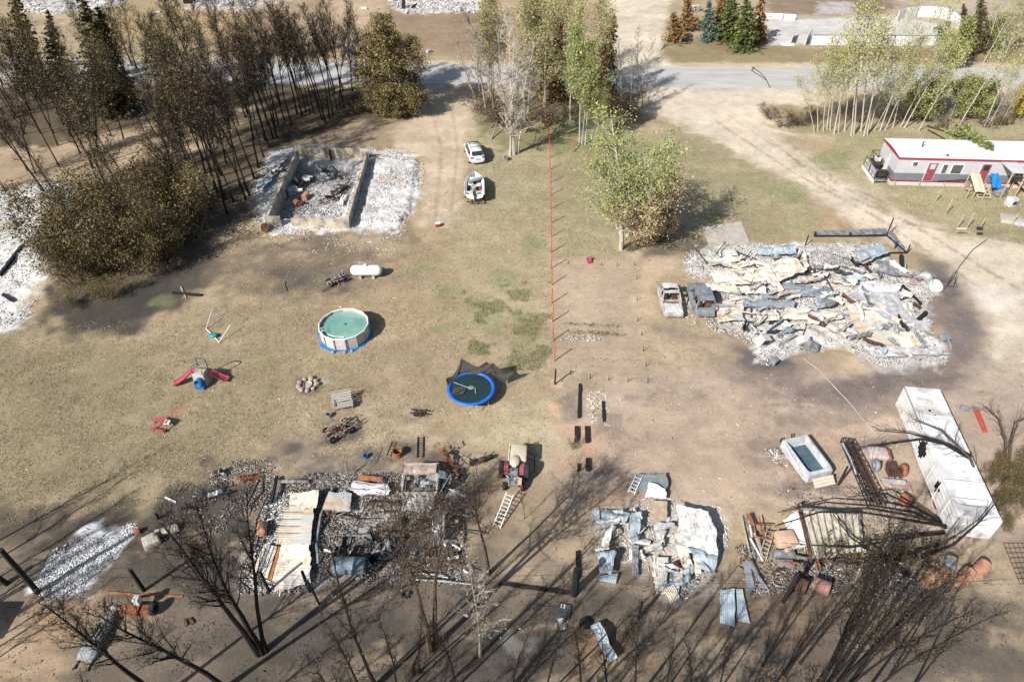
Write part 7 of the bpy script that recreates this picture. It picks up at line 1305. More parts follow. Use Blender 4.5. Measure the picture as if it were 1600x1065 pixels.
MB().box((L_ / 2, Wd_, (Ht_ + h0_) / 2), (L_, .05, Ht_ - h0_)).build('far_wall', mw, t); MB().box((.0, Wd_ / 2, (Ht_ + h0_) / 2), (.05, Wd_ - .06, Ht_ - h0_ - .06)).build('front_wall', mat('trailer_front_grey', A(206, 210, 212), A(170, 176, 180)), t); MB().box((L_, Wd_ / 2, (Ht_ + h0_) / 2), (.05, Wd_ - .06, Ht_ - h0_ - .06)).build('rear_door', mw, t); MB().box((L_ / 2, Wd_ / 2, h0_), (L_ - .1, Wd_ - .1, .08)).build('floor', m_char2, t)
for x in (.0, L_): MB().bar((x, .0, h0_), (x, .0, Ht_), .07).build('corner_post', m_greymetal, t)

for k in range(1, 8):
    MB().bar((L_ * k / 8, .0, Ht_ + .07), (L_ * k / 8, Wd_, Ht_ + .07), .05, .03).build('roof_seam', m_whitew, t)
    if k != 4: MB().bar((L_ * k / 8 + .05, -.035, h0_), (L_ * k / 8 + .05, -.035, Ht_ - .05), .05, .03).build('wall_rib', m_whitew, t)
MB().bar((0, -.03, Ht_ + .03), (4.2, -.03, Ht_ + .03), .05).build('roof_edge_trim', m_greymetal, t)
for x in (L_ * .72, L_ * .8):
    for y in (.15, Wd_ - .15): MB().lathe([(0, -.12), (.4, -.12), (.4, .12), (0, .12)], 16, Matrix.Translation((x, y, .35)) @ Matrix.Rotation(R(90), 4, 'X')).build('wheel', m_dkmetal, t)
MB().lathe([(0, 0), (.18, 0), (.18, .06), (0, .06)], 10, Matrix.Translation((1.5, 1.3, Ht_ + .05))).build('roof_vent', m_beige, t)
# white open pickup bed
A0 = G(1268, 752); t = thing('pickup_bed', 'white burnt pickup box with dark floor and a ribbed tailgate, standing on the dirt', 'truck bed', (A0.x, A0.y, 0), R(22)); o = MB()
outer = [(-.85, -1.3), (.85, -1.3), (.95, -1.0), (.95, 1.35), (-.95, 1.35), (-.95, -1.0)]
so = [[Vector((x * (1 if k < 3 else 1), y, z)) for x, y in outer] for k, z in enumerate((.12, .5, .78))]
def rim(poly, s_): return [(x * s_[0], y * s_[1] + s_[2]) for x, y in poly]
r1 = [Vector((x, y, .80)) for x, y in rim(outer, (.84, .86, .02))]; r2 = [Vector((x, y, .35)) for x, y in rim(outer, (.76, .80, .02))]
o.loft([*so, r1, r2], cap=False); o.add(r2, [tuple(range(6))]); o.build('box_shell', mat('ash_white_metal', A(226, 226, 226), A(176, 178, 180), scale=2.2, rough=.5, c3=A(240, 240, 240)), t)
t.scale = (1.0, 1.2, 1.2); t.rotation_euler = (0, 0, R(14)); t.location.y += 1.5
MB().box((0, 0, .37), (1.35, 2.0, .03)).build('bed_floor', mat('dark_teal_floor', A(96, 124, 132), A(70, 92, 100), rough=.4), t)
tg_ = MB()
for k in range(3): tg_.box((.05, -1.5 - k * .14, .55 - k * .10), (1.5, .16, .05), rot=(.6, 0, 0))
tg_.build('tailgate', mat('peach_white_metal', A(226, 214, 200), A(222, 196, 168)), t)
MB().tube([(-1.0, 1.2, .7), (-1.1, .3, .72), (-1.05, -.6, .5)], .08).build('side_rail', m_whitew, t); MB().tube([(-.9, 1.5, .4), (-.5, 1.8, .3)], .05).tube([(0, 1.5, .3), (.3, 1.9, .4)], .05).build('hitch', m_dkmetal, t)
rubble('glass_scatter', 'white shattered bits on the dirt left of the pickup box', [(1205, 708), (1235, 700), (1240, 740), (1210, 742)], 90, .05, .2, m_rubw, 61, .03)
# lattice mast
def mast(name, label, a, b, za, zb, wd, n, m):
    A_, B_ = G(*a, z=za), G(*b, z=zb); root = thing(name, label, 'mast', (A_.x, A_.y, 0)); o = Vector((A_.x, A_.y, 0)); d = B_ - A_; s = Vector((-d.y, d.x, 0)).normalized() * wd / 2; up = Vector((0, 0, wd)); C_ = [s, -s, s + up, -s + up]; c = MB()
    for k in C_: c.tube([A_ - o + k, B_ - o + k], .045, 5)
    c.build('chord', m, root); br = MB()
    for i in range(n):
        p, q = A_.lerp(B_, i / n) - o, A_.lerp(B_, (i + 1) / n) - o
        for u, v in ((0, 1), (2, 3), (0, 2), (1, 3)): br.bar(p + C_[u], p + C_[v], .04).bar(p + C_[u], q + C_[v], .022)
    br.build('lattice', m, root); return root
mast('lattice_mast', 'left half of the fallen dark lattice mast with silver pipe on it', (1318, 690), (1362, 792), .2, .8, .42, 9, m_dkmetal)
mast('lattice_mast', 'right half of the fallen dark lattice mast, the thinner truss', (1327, 690), (1376, 792), .3, .9, .3, 11, m_rustd)
ob = MB().tube([G(1316, 692, .7), G(1330, 718, .8), G(1338, 740, .8)], .06).build('silver_pipe', m_ltmetal); tag(ob, 'silver pipe lying along the fallen lattice mast', 'pipe')
# burnt orange tractor
t = place('burnt_tractor', 'rust-orange burnt tractor with pale hood beside the lattice mast', 'tractor', (1385, 738), R(-8))
o = MB().box((-.55, 1.0, .75), (1.25, .95, .35), rot=(0, .05, 0)).build('hood', mat('pale_pink_burnt', A(214, 200, 192), A(190, 168, 166), scale=2.2, c3=A(220, 220, 218)), t); bevel(o, .06)
MB().box((.1, .9, .72), (.2, .8, .3)).build('grille', m_rustb, t)
e = MB(); r = random.Random(12)
for k in range(5): e.box((-.15 + k * .2, -.3, .5 + .05 * (k % 2)), (.07, .8, .35), rot=(r.gauss(0, .1), 0, r.gauss(0, .1)))
e.box((.2, .2, .45), (.5, .6, .4)); e.build('engine', m_rustd, t)
MB().lathe([(.22, -.12), (.42, -.13), (.46, .0), (.42, .13), (.22, .12)], 16, Matrix.Translation((-.8, .15, .45)) @ Matrix.Rotation(R(90), 4, 'Y')).build('wheel', m_slate, t)
MB().lathe([(.2, -.13), (.4, -.14), (.46, 0), (.4, .14), (.2, .13)], 16, Matrix.Translation((.9, -.05, .46)) @ Matrix.Rotation(R(90), 4, 'Y')).build('wheel', m_rustb, t)
MB().box((.1, -.95, .3), (1.5, .2, .22)).build('front_blade', m_ltmetal, t); MB().tube([(-.3, 1.6, .5), (-.25, 1.65, 1.3)], .04).bar((-.6, 1.6, .9), (.1, 1.6, .9), .05).build('exhaust', m_dkmetal, t)
def drum(px, label, m, tilt=(0, 0), r_=.36, h=.9, dz=0, group=None):
    t = place('rusty_drum', label, 'drum', px, rnd.uniform(0, 3), group, dz); b = MB(); b.lathe([(0, .02), (r_ - .02, .02), (r_, 0), (r_, .3), (r_ + .02, .31), (r_, .33), (r_, .6), (r_ + .02, .61), (r_, .63), (r_, h), (r_ - .03, h), (r_ - .03, h - .03), (0, h - .03)], 20); b.build('drum_body', m, t, smooth=False); t.rotation_euler = (R(82), 0, tilt[1]) if tilt[0] > .5 else (tilt[0], tilt[1], 0)
    MB().lathe([(0, h - .02), (.05, h - .02), (.05, h + .01), (0, h + .01)], 8, Matrix.Translation((.15, .1, 0))).build('bung', m_dkmetal, t); return t
m_dr = mat('drum_tan_rust', A(190, 150, 118), A(146, 108, 84), scale=1.5); m_dr2 = mat('drum_copper_rust', A(176, 118, 92), A(198, 152, 124), scale=1.5)
drum((1446, 918), 'tan rusty drum lying leftmost of the row of drums at lower right', m_dr, (1.2, 2.4), dz=.36)
drum((1470, 916), 'tan rusty drum lying second from the left in the row of drums', m_dr, (1.2, 2.5), dz=.36)
drum((1478, 898), 'grey burnt drum behind the tan ones in the row of drums', m_greymetal, (1.0, 2.6), dz=.36)
drum((1498, 912), 'copper-rust drum standing second from the right in the row of drums', m_dr2, (1.0, 2.2), dz=.36)
drum((1522, 900), 'copper-rust drum at the right end of the row of drums', m_dr2, (1.0, 2.2), dz=.36)
drum((1234, 912), 'brown rusty drum lying left of the pair by the charred post', m_rustd, (1.3, .9), .42, .9, .42)
drum((1268, 916), 'pinkish rusty drum lying right of the pair by the charred post', mat('pink_rust', A(176, 128, 118), A(130, 96, 86)), (1.2, 1.0), .42, .9, .42)
drum((1405, 782), 'bright orange rusty barrel lying below the burnt tractor', m_rustb, (1.1, .5), .38, .7, .38)
for k, (a, b, m, lab) in enumerate((((1240, 780), (1278, 862), m_rustd, 0),)): pass
# cream shed frame and roof
S('shed_roof', 'cream ribbed shed roof panel with dark frame lines under fallen branches', [(1252, 795), (1342, 802), (1346, 862), (1272, 872)], [.7, .7, .6, .5], mat('cream_shed_roof', A(228, 217, 192), A(206, 192, 164), scale=1), rib=.03, ribn=9, seed=110, warp=.04, nu=40)
ob = bpy.data.objects['shed_roof']
for k in range(9):
    u = k / 8; a = G(1252 + 90 * u, 795 + 7 * u, .8) - ob.location; b = G(1272 + 74 * u, 872 - 10 * u, .68) - ob.location; MB().bar(a, b, .05, .06).build('rib', m_greymetal, ob)
MB().bar(G(1247, 787, .95) - ob.location, G(1268, 874, .75) - ob.location, .16, .12).build('side_beam', m_rustd, ob); MB().bar(G(1250, 794, .9) - ob.location, G(1343, 802, .9) - ob.location, .14, .1).build('ridge_beam', m_greymetal, ob)
S('shed_side', 'white scorched sheet sloping away at the left side of the cream shed roof', [(1222, 812), (1248, 797), (1264, 850), (1242, 858)], [.3, .8, .7, .3], m_whitew, seed=111, warp=.12)
def crate(name, lab, px, d, rz, m, cat='box', z=0):
    t = place(name, lab, cat, px, rz, z=z); o = MB().box((0, 0, d[2] / 2), d, taper=(.94, .94)).build('box_body', m, t); bevel(o, .04); MB().box((0, 0, d[2] + .02), (d[0] * .5, .05, .05)).build('ridge', m, t); return t
crate('peach_cover', 'peach coloured angular cover left of the cream shed roof', (1225, 848), (1.2, 1.0, .7), .1, mat('peach_cover', A(226, 190, 164), A(206, 168, 140)))
crate('metal_trough', 'grey metal trough with white end below the peach cover', (1224, 869), (1.3, .45, .45), -.05, m_greymetal)
crate('metal_trough', 'faded mauve trough between the grey one and the rusty drums', (1226, 884), (1.0, .5, .4), 0, mat('mauve_grey', A(156, 142, 140)))
crate('concrete_block', 'tilted square concrete block at lower left, the nearer of two', (238, 848), (.95, .85, .45), .6, m_conc2, 'block')
crate('concrete_block', 'broken concrete slab behind the tilted square block', (262, 830), (1.5, .5, .25), .35, m_conc2, 'block')
crate('rusty_box', 'small red and yellow rusty can above the concrete blocks', (216, 832), (.35, .3, .35), .3, m_rustb)
crate('leaf_panel', 'pale long sheet covered with a dirt film on the left ash field', (10, 356), (2.0, 1.4, .5), .5, m_conc2, 'block')
rr = random.Random(31)
for k, (a, b) in enumerate((((1158, 806), (1174, 874)), ((1163, 804), (1180, 872)), ((1169, 806), (1178, 858)), ((1172, 840), (1192, 876)), ((1178, 832), (1192, 870)), ((1185, 838), (1190, 866)), ((1166, 874), (1200, 920)), ((1170, 876), (1194, 918)))):
    ob = MB().bar(G(*a, z=.35 + .05 * k), G(*b, z=.12), .10, .06).build('board', [m_wood, m_greymetal, m_cream, m_whitew][k % 4] if k < 6 else m_slate); tag(ob, ordn[k] + ' board from the left in the leaning bundle beside the orange rack', 'board', 'boards in the leaning bundle')
root = place('rusty_rack', 'rusty orange pipe rack beside the leaning boards', 'rack', (1180, 826)); o = Vector(root.location)
for a, b in (((1170, 806), (1178, 838)), ((1186, 806), (1194, 842)), ((1170, 818), (1206, 820)), ((1176, 838), (1208, 842)), ((1188, 828), (1208, 832))): MB().bar(G(*a, z=.5) - o, G(*b, z=.5) - o, .06).build('pipe', m_rust, root)
MB().box((-.35, .3, .55), (.24, .8, .08), rot=(0, 0, .1)).build('orange_plate', m_rustb, root)
root = place('steel_mesh', 'rusty wire mesh panel lying at the right edge below the trailer', 'mesh', (1570, 852)); o = Vector(root.location); q = [G(1568, 848, .1), G(1640, 848, .1), G(1660, 905, .1), G(1594, 912, .1)]; g = MB()
for k in range(11): u = k / 10; g.bar(q[0].lerp(q[1], u) - o, q[3].lerp(q[2], u) - o, .025)
for k in range(9): u = k / 8; g.bar(q[0].lerp(q[3], u) - o, q[1].lerp(q[2], u) - o, .025)
g.build('mesh_bars', m_rustd, root)
t = place('red_implement', 'burnt silver bar with two red arms lying right of the trailer', 'implement', (1518, 640), R(0)); o = Vector(t.location); MB().bar(G(1500, 636, .3) - o, G(1530, 640, .3) - o, .3, .3).build('silver_bar', m_greymetal, t)
for d in (0, 5): MB().bar(G(1523 + d, 640, .4) - o, G(1538 + d * .6, 674, .25) - o, .14, .16).build('red_arm', m_redor, t)
# foreground left machines
t = place('rusty_skid', 'rusty machine with white box and black tyre below the orange beam', 'machine', (216, 958)); MB().box((-.3, 0, .35), (1.0, .5, .4)).box((.6, 0, .35), (.5, .5, .35)).build('chassis', m_rust, t); bevel(MB().box((.1, .35, .85), (.32, .4, .5)).build('white_box', m_whitew, t), .03)
MB().lathe([(.15, -.12), (.36, -.13), (.4, 0), (.36, .13), (.15, .12)], 16, Matrix.Translation((.95, .1, .4)) @ Matrix.Rotation(R(90), 4, 'Y')).build('tyre', m_black, t); MB().bar((-.9, .1, .4), (-1.7, .3, .1), .12).build('drawbar', m_wood, t); MB().bar((-.4, .9, .1), (-.1, .5, .8), .12).build('handle', m_dkmetal, t)
a, L_, rz = px_frame((134, 1034), (172, 972)); t = thing('snowmobile', 'grey burnt snowmobile hull with black strips on the dirt at bottom left', 'snowmobile', (a.x, a.y, 0), rz); secs = []
for x, w_, z in ((0, .42, .35), (.3, .5, .45), (.9, .46, .55), (1.5, .36, .5), (2.2, .34, .5), (2.6, .3, .45), (L_, .22, .3)): secs.append([Vector((x, -w_, .12)), Vector((x, -w_, z * .7)), Vector((x, -w_ * .6, z)), Vector((x, w_ * .6, z)), Vector((x, w_, z * .7)), Vector((x, w_, .12))])
MB().loft(secs).build('hull', mat('snow_grey', A(176, 178, 182), A(140, 142, 146), scale=1.2), t)
for y in (-.1, .14): MB().box((1.5, y, .56), (.9, .06, .05)).build('seat_strip', m_black, t)
MB().box((.9, 0, .56), (.05, .7, .04)).build('hood_seam', m_dkmetal, t)
for y in (-.38, .38): MB().tube([(.3, y, .08), (-.3, y, .05), (-.5, y, .12)], .05).build('ski', m_dkmetal, t)
MB().tube([(L_, -.2, .2), (L_ + .4, -.1, .3)], .04).tube([(L_, .1, .2), (L_ + .3, .3, .4)], .04).build('rear_bar', m_dkmetal, t)
t = place('scissor_stand', 'small wire stand with white foot bar on the dirt above the big charred trunks', 'stand', (270, 778)); MB().bar((-.5, .05, .05), (.35, -.35, .05), .09).build('foot_bar', m_whitew, t); MB().tube([(0, 0, .1), (.2, .9, .35), (.5, .95, .35), (.25, .0, .1)], .03).bar((.1, .45, .2), (.38, .45, .2), .03).build('wire_frame', m_dkmetal, t)
# off-frame shed that shades the left corner
t = thing('small_shed', 'low shed just past the left edge, seen by its shadow', 'shed', (-31.0, 17.0, 0)); MB().box((0, 0, .9), (2.2, 1.8, 1.8)).build('wall', m_wood, t); MB().box((0, 0, 1.85), (2.5, 2.1, .1)).build('roof', m_slate, t)
# ------------------------------------------------------------------ mobile home
O = G(1390, 290); t = thing('mobile_home', 'long white-roofed grey mobile home with red trim and maroon doors', 'mobile home', (O.x, O.y, 0), R(-3.2)); L_, Wd, Hh = 24.0, 4.6, 3.3
MB().box((L_ / 2, Wd / 2 + .1, .3), (L_ - .1, Wd - .1, .6)).build('skirting', mat('skirt_white', A(226, 220, 212), A(206, 198, 190), scale=1), t)
MB().box((L_ / 2, Wd / 2 + .1, 1.05), (L_, Wd, .95)).build('lower_wall', m_sidd, t); MB().box((L_ / 2, Wd / 2 + .1, 2.35), (L_ + .01, Wd + .01, 1.65)).build('upper_wall', m_sidl, t)
MB().box((L_ / 2, Wd / 2 + .1, .60), (L_ + .06, Wd + .06, .14)).build('lower_trim', m_redtrim, t)
MB().box((L_ / 2, Wd / 2 + .1, Hh - .02), (L_ + .24, Wd + .24, .2)).build('fascia', m_redtrim, t)
P = [[(-.1 + (L_ + .2) * i / 24, -.0 + (Wd + .2) * j / 6, Hh + .11 + .14 * math.sin(math.pi * j / 6)) for j in range(7)] for i in range(25)]; MB().grid(P, th=.05).build('roof', m_roofw, t)
for x in np.arange(.6, L_, .4): pass
def win(x, z, wd, h, n=1, fr=m_white, gl=m_glass):
    f_ = MB().box((x, .07, z), (wd + .16, .06, h + .16)).build('window', fr, t)
    for k in range(n): MB().box((x - wd / 2 + wd * (k + .5) / n, .03, z), (wd / n - .08, .04, h)).build('pane', gl, f_)
m_gwin = mat('grey_window_glass', A(112, 112, 112), A(80, 78, 76), rough=.2)
win(1.85, 2.65, .55, .42, 1, m_white, m_gwin); win(5.15, 2.15, .55, 1.0, 1, m_white, m_gwin); win(6.45, 2.15, 1.15, 1.0, 1, m_white, m_gwin); win(13.3, 2.1, 1.0, 1.1, 2, m_white, m_gwin); win(16.5, 2.1, 1.2, 1.0, 2, m_white, m_gwin)
for x in (3.8, 9.5):
    d = MB().box((x, .06, 1.75), (.95, .07, 2.1)).build('door', mat('maroon_door', A(158, 80, 92), A(150, 72, 84)), t); MB().box((x, .02, 1.75), (1.08, .03, 2.2)).build('door_frame', m_whitew, d).location = (0, .05, 0)
    MB().box((x, .01, 2.4), (.55, .04, .6)).build('door_window', mat('door_glass', A(208, 210, 212)) if x < 5 else m_glass, d); MB().box((x - .38, 0, 1.6), (.05, .06, .12)).build('handle', m_ltmetal, d)
for k in range(8): x = .4 + k * 2.7; MB().bar((x, .02, .58), (x, -.08, .0), .1).build('skirt_post', m_conc2, t)
MB().tube([(4.9, -.1, .75), (7.5, -.12, 1.0), (9.4, -.1, 1.15)], .04).build('handrail', m_dkmetal, t); MB().box((8.3, .05, .95), (.5, .05, .3)).build('vent_panel', m_ltmetal, t)
MB().tube([(3.1, 2.4, 3.5), (3.1, 2.4, 4.2)], .06).build('vent_pipe', m_dkmetal, t); MB().box((5.1, .5, 3.5), (.22, .22, .2)).build('roof_box', m_redtrim, t)
MB().box((-.01, 2.4, 1.6), (.06, .95, 2.0)).build('end_door', m_whitew, t)
for x in np.arange(2, 24, 2.4): MB().box((x, Wd / 2 + .1, Hh + .19), (.05, Wd * .9, .12)).build('roof_seam', m_whitew, t)
for z in np.arange(1.7, 3.1, .28): MB().box((L_ / 2, .085, z), (L_, .015, .012)).build('siding_line', m_conc2, t)
# end deck
t = thing('deck', 'wooden end deck with black railings and stacked platforms beside the mobile home', 'deck', (O.x - .2, O.y + .3, 0), R(-3.2))
t.scale = (.62, 1, 1); MB().box((-1.3, 2.0, .35), (2.2, 3.8, .12)).build('floor', m_greymetal, t); MB().box((-2.42, 2.0, .2), (.06, 3.9, .4)).build('white_skirt', m_white, t); MB().box((-.95, 2.9, 1.3), (1.5, 1.6, .1)).build('upper_platform', m_dkmetal, t)
r_ = MB()
for x in (-2.35, -.3):
    for y in ((.2, 2.0, 3.8) if x < -1 else (.2, 3.8)): r_.bar((x, y, .4), (x, y, 1.5), .06)
for z in (.9, 1.5): r_.bar((-2.35, .2, z), (-2.35, 3.8, z), .05).bar((-2.35, .2, z), (-.3, .2, z), .05).bar((-2.35, 3.8, z), (-.3, 3.8, z), .05)
r_.build('railing', m_dkmetal, t); r_ = MB(); r_.bar((-1.7, 2.2, 1.3), (-1.7, 3.7, 2.3), .05).bar((-1.7, 3.7, 1.3), (-1.7, 3.7, 2.3), .05).bar((-.2, 3.7, 2.3), (-1.7, 3.7, 2.3), .05).bar((-1.7, 2.2, 2.3), (-1.7, 3.7, 2.3), .05).bar((-1.7, 2.2, 1.3), (-1.7, 2.2, 2.3), .05); r_.build('upper_railing', m_dkmetal, t)
for y in (.8, 1.6, 2.6, 3.2): MB().box((-2.36, y, .95), (.02, .7, .9)).build('rail_panel', m_ltmetal, t)
def on(name, lab, cat, x, y, z, d, m, rz=0):
    p = Vector((O.x, O.y, 0)) + Matrix.Rotation(R(-3.2), 3, 'Z') @ Vector((x, y, z)); t_ = thing(name, lab, cat, p[:], rz); bevel(MB().box((0, 0, d[2] / 2), d).build('body', m, t_), .04); MB().box((0, 0, d[2] + .012), (d[0] * .6, d[1] * .6, .03)).build('top', m_dkmetal, t_); return t_
on('barbecue', 'black barbecue on the lower deck by the mobile home', 'grill', -.8, 1.0, .42, (.9, .6, .9), m_dkmetal); on('storage_bin', 'white bin on the upper deck platform', 'bin', -.7, 3.3, 1.36, (.6, .5, .5), m_whitew)
# entry clutter
t = thing('porch_steps', 'wooden steps and frame leaning at the second maroon door', 'steps', tuple(Vector((O.x, O.y, 0)) + Matrix.Rotation(R(-3.2), 3, 'Z') @ Vector((9.3, -1.0, 0))), R(-3.2))
for k in range(4): MB().box((-.2, -.2 - k * .4, .75 - k * .2), (1.3, .38, .06)).build('tread', m_wood, t)
for x in (-.85, .5): MB().bar((x, .5, .9), (x, -1.6, .1), .08, .2).build('stringer', m_wood, t)
P = [[(-1.5 + 1.1 * i / 5, .6 - 2.2 * j / 5, 1.9 - 1.0 * j / 5 + .05 * math.sin(i)) for j in range(6)] for i in range(6)]; MB().grid(P, th=.05).build('white_ramp', m_beige, t)
for x, y in ((-1.5, -1.6), (-.4, -1.6), (-1.5, .6), (-.4, .6)): MB().bar((x, y, 0), (x, y, 1.9 if y > 0 else .9), .08).build('ramp_post', m_woodt, t)
P = [[(.55 + .9 * i / 6, .6 - 1.6 * j / 6, 2.0 - .9 * j / 6 + .06 * math.sin(i * 1.5 + j)) for j in range(7)] for i in range(7)]
o = MB().grid(P, th=.02).build('blue_tarp_sheet', m_tarp); o.parent = None; o.location = t.location; o.rotation_euler = t.rotation_euler; tag(o, 'bright blue tarp hung over the entry of the mobile home', 'tarp')
t = thing('porch_awning', 'white flat awning projecting over the junk at the mobile home entry', 'awning', tuple(Vector((O.x, O.y, 0)) + Matrix.Rotation(R(-3.2), 3, 'Z') @ Vector((11.3, -1.3, 0))), R(-3.2))
MB().box((.3, .2, 3.1), (1.6, 2.6, .1)).build('awning_roof', mat('awning_white', A(224, 222, 220), A(208, 206, 204), scale=1.5), t)
for x in (-.4, 1.0): MB().bar((x, -1.0, 0), (x, -1.0, 3.05), .1).build('post', m_woodt, t)
t = place('plywood_bench', 'tan plywood bench top tilted beside the awning', 'bench', (1592, 300), .4); MB().box((0, 0, .9), (.9, 2.0, .06), rot=(.3, .2, 0)).build('board', m_woodt, t)
for x in (-.35, .35): MB().bar((x, -.8, 0), (x, -.8, .8), .07).bar((x, .8, 0), (x, .8, 1.1), .07).build('leg', m_woodt, t)
t = place('washing_machine', 'white dented washing machine on the grass by the mobile home entry', 'appliance', (1577, 321), .2); bevel(MB().box((0, 0, .5), (.9, .8, .95)).build('cabinet', m_whitew, t), .05); MB().box((.1, -.42, .5), (.4, .03, .4)).build('door', m_glass, t)
t = place('grey_bin', 'big grey crumpled bin under the awning', 'bin', (1560, 305), .2); bevel(MB().box((0, 0, .5), (1.2, .9, .9), taper=(.8, .8)).build('bin_body', m_greymetal, t), .1); MB().box((0, 0, .97), (1.0, .7, .05)).build('lid', m_slate, t)
t = place('grey_plastic_chair', 'grey wooden chair on the grass at the left of the entry clutter', 'chair', (1512, 300), .5); MB().box((0, 0, .35), (.6, .6, .05)).build('seat', m_wood, t); MB().box((-.1, .3, .75), (.6, .06, .8), rot=(-.3, 0, 0)).build('backrest', m_wood, t)
for x, y in ((-.25, -.25), (.25, -.25), (-.25, .25), (.25, .25)): MB().bar((x, y, 0), (x, y, .35), .06).build('leg', m_wood, t)
crate('pale_slab', 'pale grey tarp-covered slab on the grass at the right edge', (1580, 345), (2.2, 1.7, .3), -.4, m_conc2, 'slab'); crate('striped_cooler', 'blue and white striped roll beside the pale slab', (1592, 350), (.3, 1.2, .3), -.5, mat('stripe_blue', A(90, 130, 176), A(214, 216, 220), scale=4, stretch=(8, 1, 1)), 'roll')
for k, (px, h, lab) in enumerate((((1462, 314), 1.5, 'leftmost wooden post on the grass in front of the mobile home'), ((1477, 335), 1.9, 'tall wooden post below the leftmost one'), ((1495, 357), 1.7, 'left post of the small gate frame'), ((1510, 357), 1.9, 'right post of the small gate frame'), ((1531, 357), 1.3, 'wooden post with a dark birdhouse top'), ((1508, 312), 1.3, 'wooden stake beside the chair'), ((1581, 352), 1.4, 'thin post beside the pale slab'))): stake('yard_post', lab, px, h, m_wood, .06, 'posts on the grass before the mobile home')
o = MB().bar(G(1495, 357, 1.2), G(1510, 357, 1.2), .08).build('gate_rail', m_whitew); tag(o, 'white rail joining the two gate posts before the mobile home', 'rail')
o = MB().box((0, 0, 0), (.5, .3, .25)).build('birdhouse', m_dkmetal); p = G(1531, 357, 1.4); o.location = p[:]; tag(o, 'dark birdhouse on a post before the mobile home', 'birdhouse')
# fallen spruce on the roof
fs = build_conifer('fallen_spruce', 991, h=8.5, rad=3.2, mleaf=m_lgreen, lsize=.16, ragged=.4, f0=.5); b = G(1446, 208); e_ = G(1548, 233, 3.9); d = e_ - Vector((b.x, b.y, .6)); fs.location = (b.x, b.y, .9); fs.rotation_euler = Vector((d.x, d.y, d.z)).to_track_quat('Z', 'Y').to_euler(); fs.scale = (1, 1, d.length / 8.3); tag(fs, 'green crown of a fallen tree resting on the white mobile home roof', 'tree')
for k in range(4): tree_at('dead_brush', 'grey', 1462 + k * 16, 203 + k, 1470 + k * 16, 176 + k * 2, 'grey dead brush in front of the leaning birches behind the mobile home', 'dead brush behind the mobile home roof', wid=3.2, cat='brush')
# ------------------------------------------------------------------ rink, far things
def rink_run(label, pts, h, cat='boards'):
    b0 = G(*pts[0]); root = thing('rink_boards', label, cat, (b0.x, b0.y, 0)); o = Vector((b0.x, b0.y, 0)); P = [G(*p) - o for p in pts]
    pan = MB()
    for a, b in zip(P, P[1:]):
        n_ = Vector((-(b - a).y, (b - a).x, 0)).normalized() * .06; pan.loft([[a - n_, a + n_, a + n_ + Vector((0, 0, h)), a - n_ + Vector((0, 0, h))], [b - n_, b + n_, b + n_ + Vector((0, 0, h)), b - n_ + Vector((0, 0, h))]])
    pan.build('panel', m_white, root); MB().tube([p + Vector((0, 0, h + .03)) for p in P], .07, 5).build('cap_rail', m_dkmetal if 'near' in label else m_white, root)
    for k in range(len(P) - 1):
        if k % 2 == 0: MB().bar(P[k] + Vector((0, -.15, 0)), P[k] + Vector((0, -.15, h)), .1).build('brace', m_greymetal, root)
rink_run('long near side of the white outdoor rink boards', [(1264 + 21.6 * k, 70.5 + .1 * k) for k in range(11)], 1.5)
rink_run('curved far end of the white outdoor rink boards', [(1480, 71), (1494, 66), (1500, 57), (1497, 48), (1488, 37), (1478, 31), (1466, 28), (1450, 26.5), (1430, 27), (1412, 29), (1400, 34)], 1.7)
rink_run('short stretch of white rink boards at the left far side', [(1180, 29), (1200, 30), (1222, 31), (1242, 32)], .9)
rink_run('slanting gate section at the left end of the rink', [(1235, 71), (1240, 58)], 1.3); rink_run('second slanting section at the left end of the rink', [(1258, 71), (1266, 58)], 1.4)
o = crate('snow_heap', 'low white heap outside the rink gate', (1230, 71), (2.2, 1.2, .35), 0, m_whitew, 'heap')
t = place('utility_box', 'pale blue-grey metal utility box on the verge behind the road', 'box', (549, 88), .15); bevel(MB().box((0, 0, .8), (1.5, 1.2, 1.55)).build('cabinet', m_blueish, t), .06); MB().box((0, 0, 1.62), (1.6, 1.3, .1)).build('lid', m_ltmetal, t); MB().box((.2, -.62, .8), (.5, .03, .9)).build('door', m_slate, t)
t = place('white_sign', 'small white T-shaped sign beyond the road', 'sign', (588, 68)); MB().bar((0, 0, 0), (0, 0, 1.1), .08).build('post', m_whitew, t); MB().box((0, 0, 1.1), (1.1, .08, .2)).build('board', m_white, t)
for k, (px, d, lab) in enumerate((((569, 14), (1.2, .6, .3), 'small white scrap on the field at the top edge'), ((244, 20), (1.6, .5, .2), 'pale plank scrap on the tan field at top left'), ((1087, 18), (1.5, 1.0, 1.0), 'white box glimpsed behind the blue spruce'), ((670, 82), (.9, .5, .4), 'white rock on the verge behind the road'), ((490, 60), (1.4, .8, .4), 'pale scrap behind the grove'))): crate('pale_scrap', lab, px, d, .3 * k, m_whitew)
ob = MB().tube([G(1175, 105, .16), G(1186, 112, .16), (G(1196, 122, .16)), G(1203, 137, .16)], .05, 5).tube([G(1179, 105, .16), G(1174, 110, .16), G(1188, 119, .16), G(1198, 126, .16)], .05, 5).build('road_dark_line', m_dkmetal); ob.scale = (1, 1, 1); tag(ob, 'dark forked lines running across the road', 'cable')  # two thin dark strands laid over the road surface
root = thing('charred_wall_frame', 'dark charred posts in the top ash ruin left of the dirt track', 'wall', tuple(G(630, 14)))
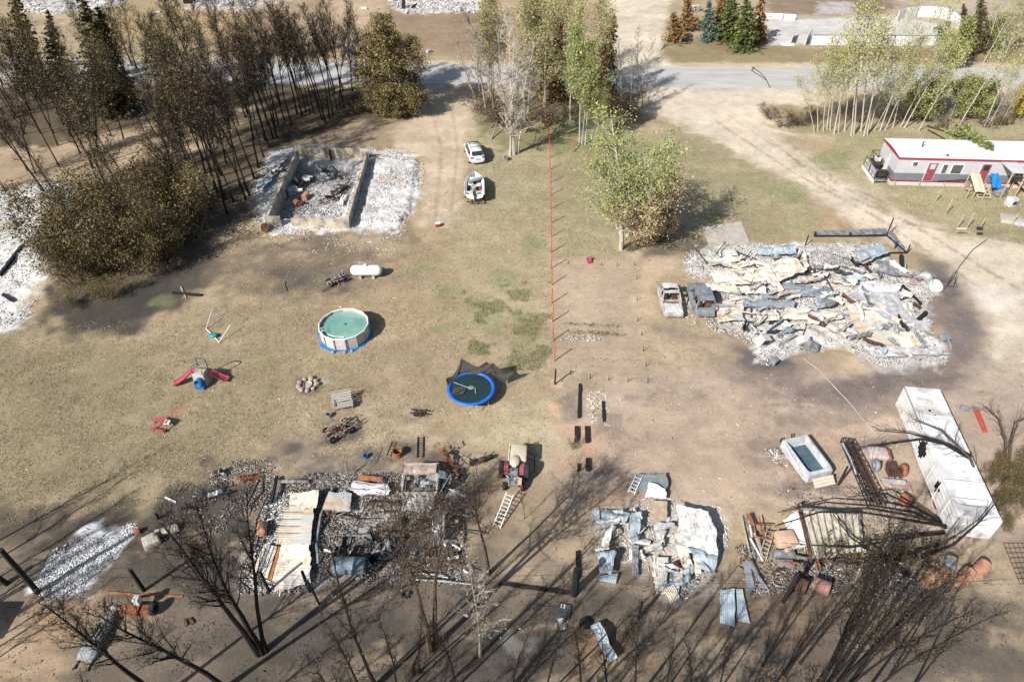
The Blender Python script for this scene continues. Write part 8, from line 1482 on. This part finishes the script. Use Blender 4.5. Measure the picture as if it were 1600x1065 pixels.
MB().bar((0, 0, 0), (.2, 1.0, 2.0), .5).build('post', m_char2, root); MB().bar((1.5, .5, 0), (2.5, 1, .6), .3).build('beam', m_char2, root)
root = thing('charred_wall_frame', 'black angular wreck in the ash ruin above the left grove', 'wall', tuple(G(300, 6))); MB().bar((-1.5, 0, .2), (1.8, .8, 1.2), .7).build('beam', m_char2, root); MB().bar((-1, 0, 0), (-.5, .5, 1), .3).build('post', m_char2, root)
# things inside the foundation
rr = random.Random(8)
wreck('burnt_machinery', 'brown and black burnt heap in the middle of the foundation', (515, 308), 2.6, 1.6, .9, .6, 31, m_rustd, wheels=0, bars=34, m2=m_char2)
wreck('burnt_machinery', 'dark burnt heap at the right inside the foundation', (536, 290), 2.4, 1.0, .7, 1.0, 32, m_char2, wheels=0, bars=30, m2=m_rustd)
wreck('burnt_machinery', 'dark burnt heap outside the left foundation wall', (436, 270), 2.6, 1.2, .8, .5, 33, m_char2, wheels=0, bars=24, m2=m_slate)
for k, (px, lab, m) in enumerate((((462, 314), 'orange rusty barrel inside the left part of the foundation', m_rustb), ((474, 306), 'pinkish barrel lying beside the orange one inside the foundation', mat('salmon_rust', A(206, 158, 130), A(180, 120, 92))), ((414, 358), 'orange rusty can at the outer front corner of the foundation', m_rustb), ((456, 296), 'blue-white appliance shell inside the foundation by the left wall', m_blueish))): drum(px, lab, m, (1.1, rr.uniform(0, 3)), .34, .8, dz=.32) if k < 3 else crate('appliance_shell', lab, px, (1.3, .8, .8), rr.random(), m, 'appliance')
S('grey_sheet', 'slate grey curved sheet outside the left foundation wall', [(400, 290), (424, 268), (424, 284), (406, 300)], [.3, .5, .4, .3], m_blueish, fold=.2, seed=120)
S('grey_sheet', 'white-grey sheet bits piled by the left foundation wall', [(420, 262), (446, 240), (450, 250), (428, 272)], [.3, .4, .3, .3], m_whitew, fold=.2, seed=121)
# unused prototypes go
for P in PROTO.values():
    for p, used in P:
        if not used:
            for c in list(p.children): bpy.data.objects.remove(c)
            bpy.data.objects.remove(p)
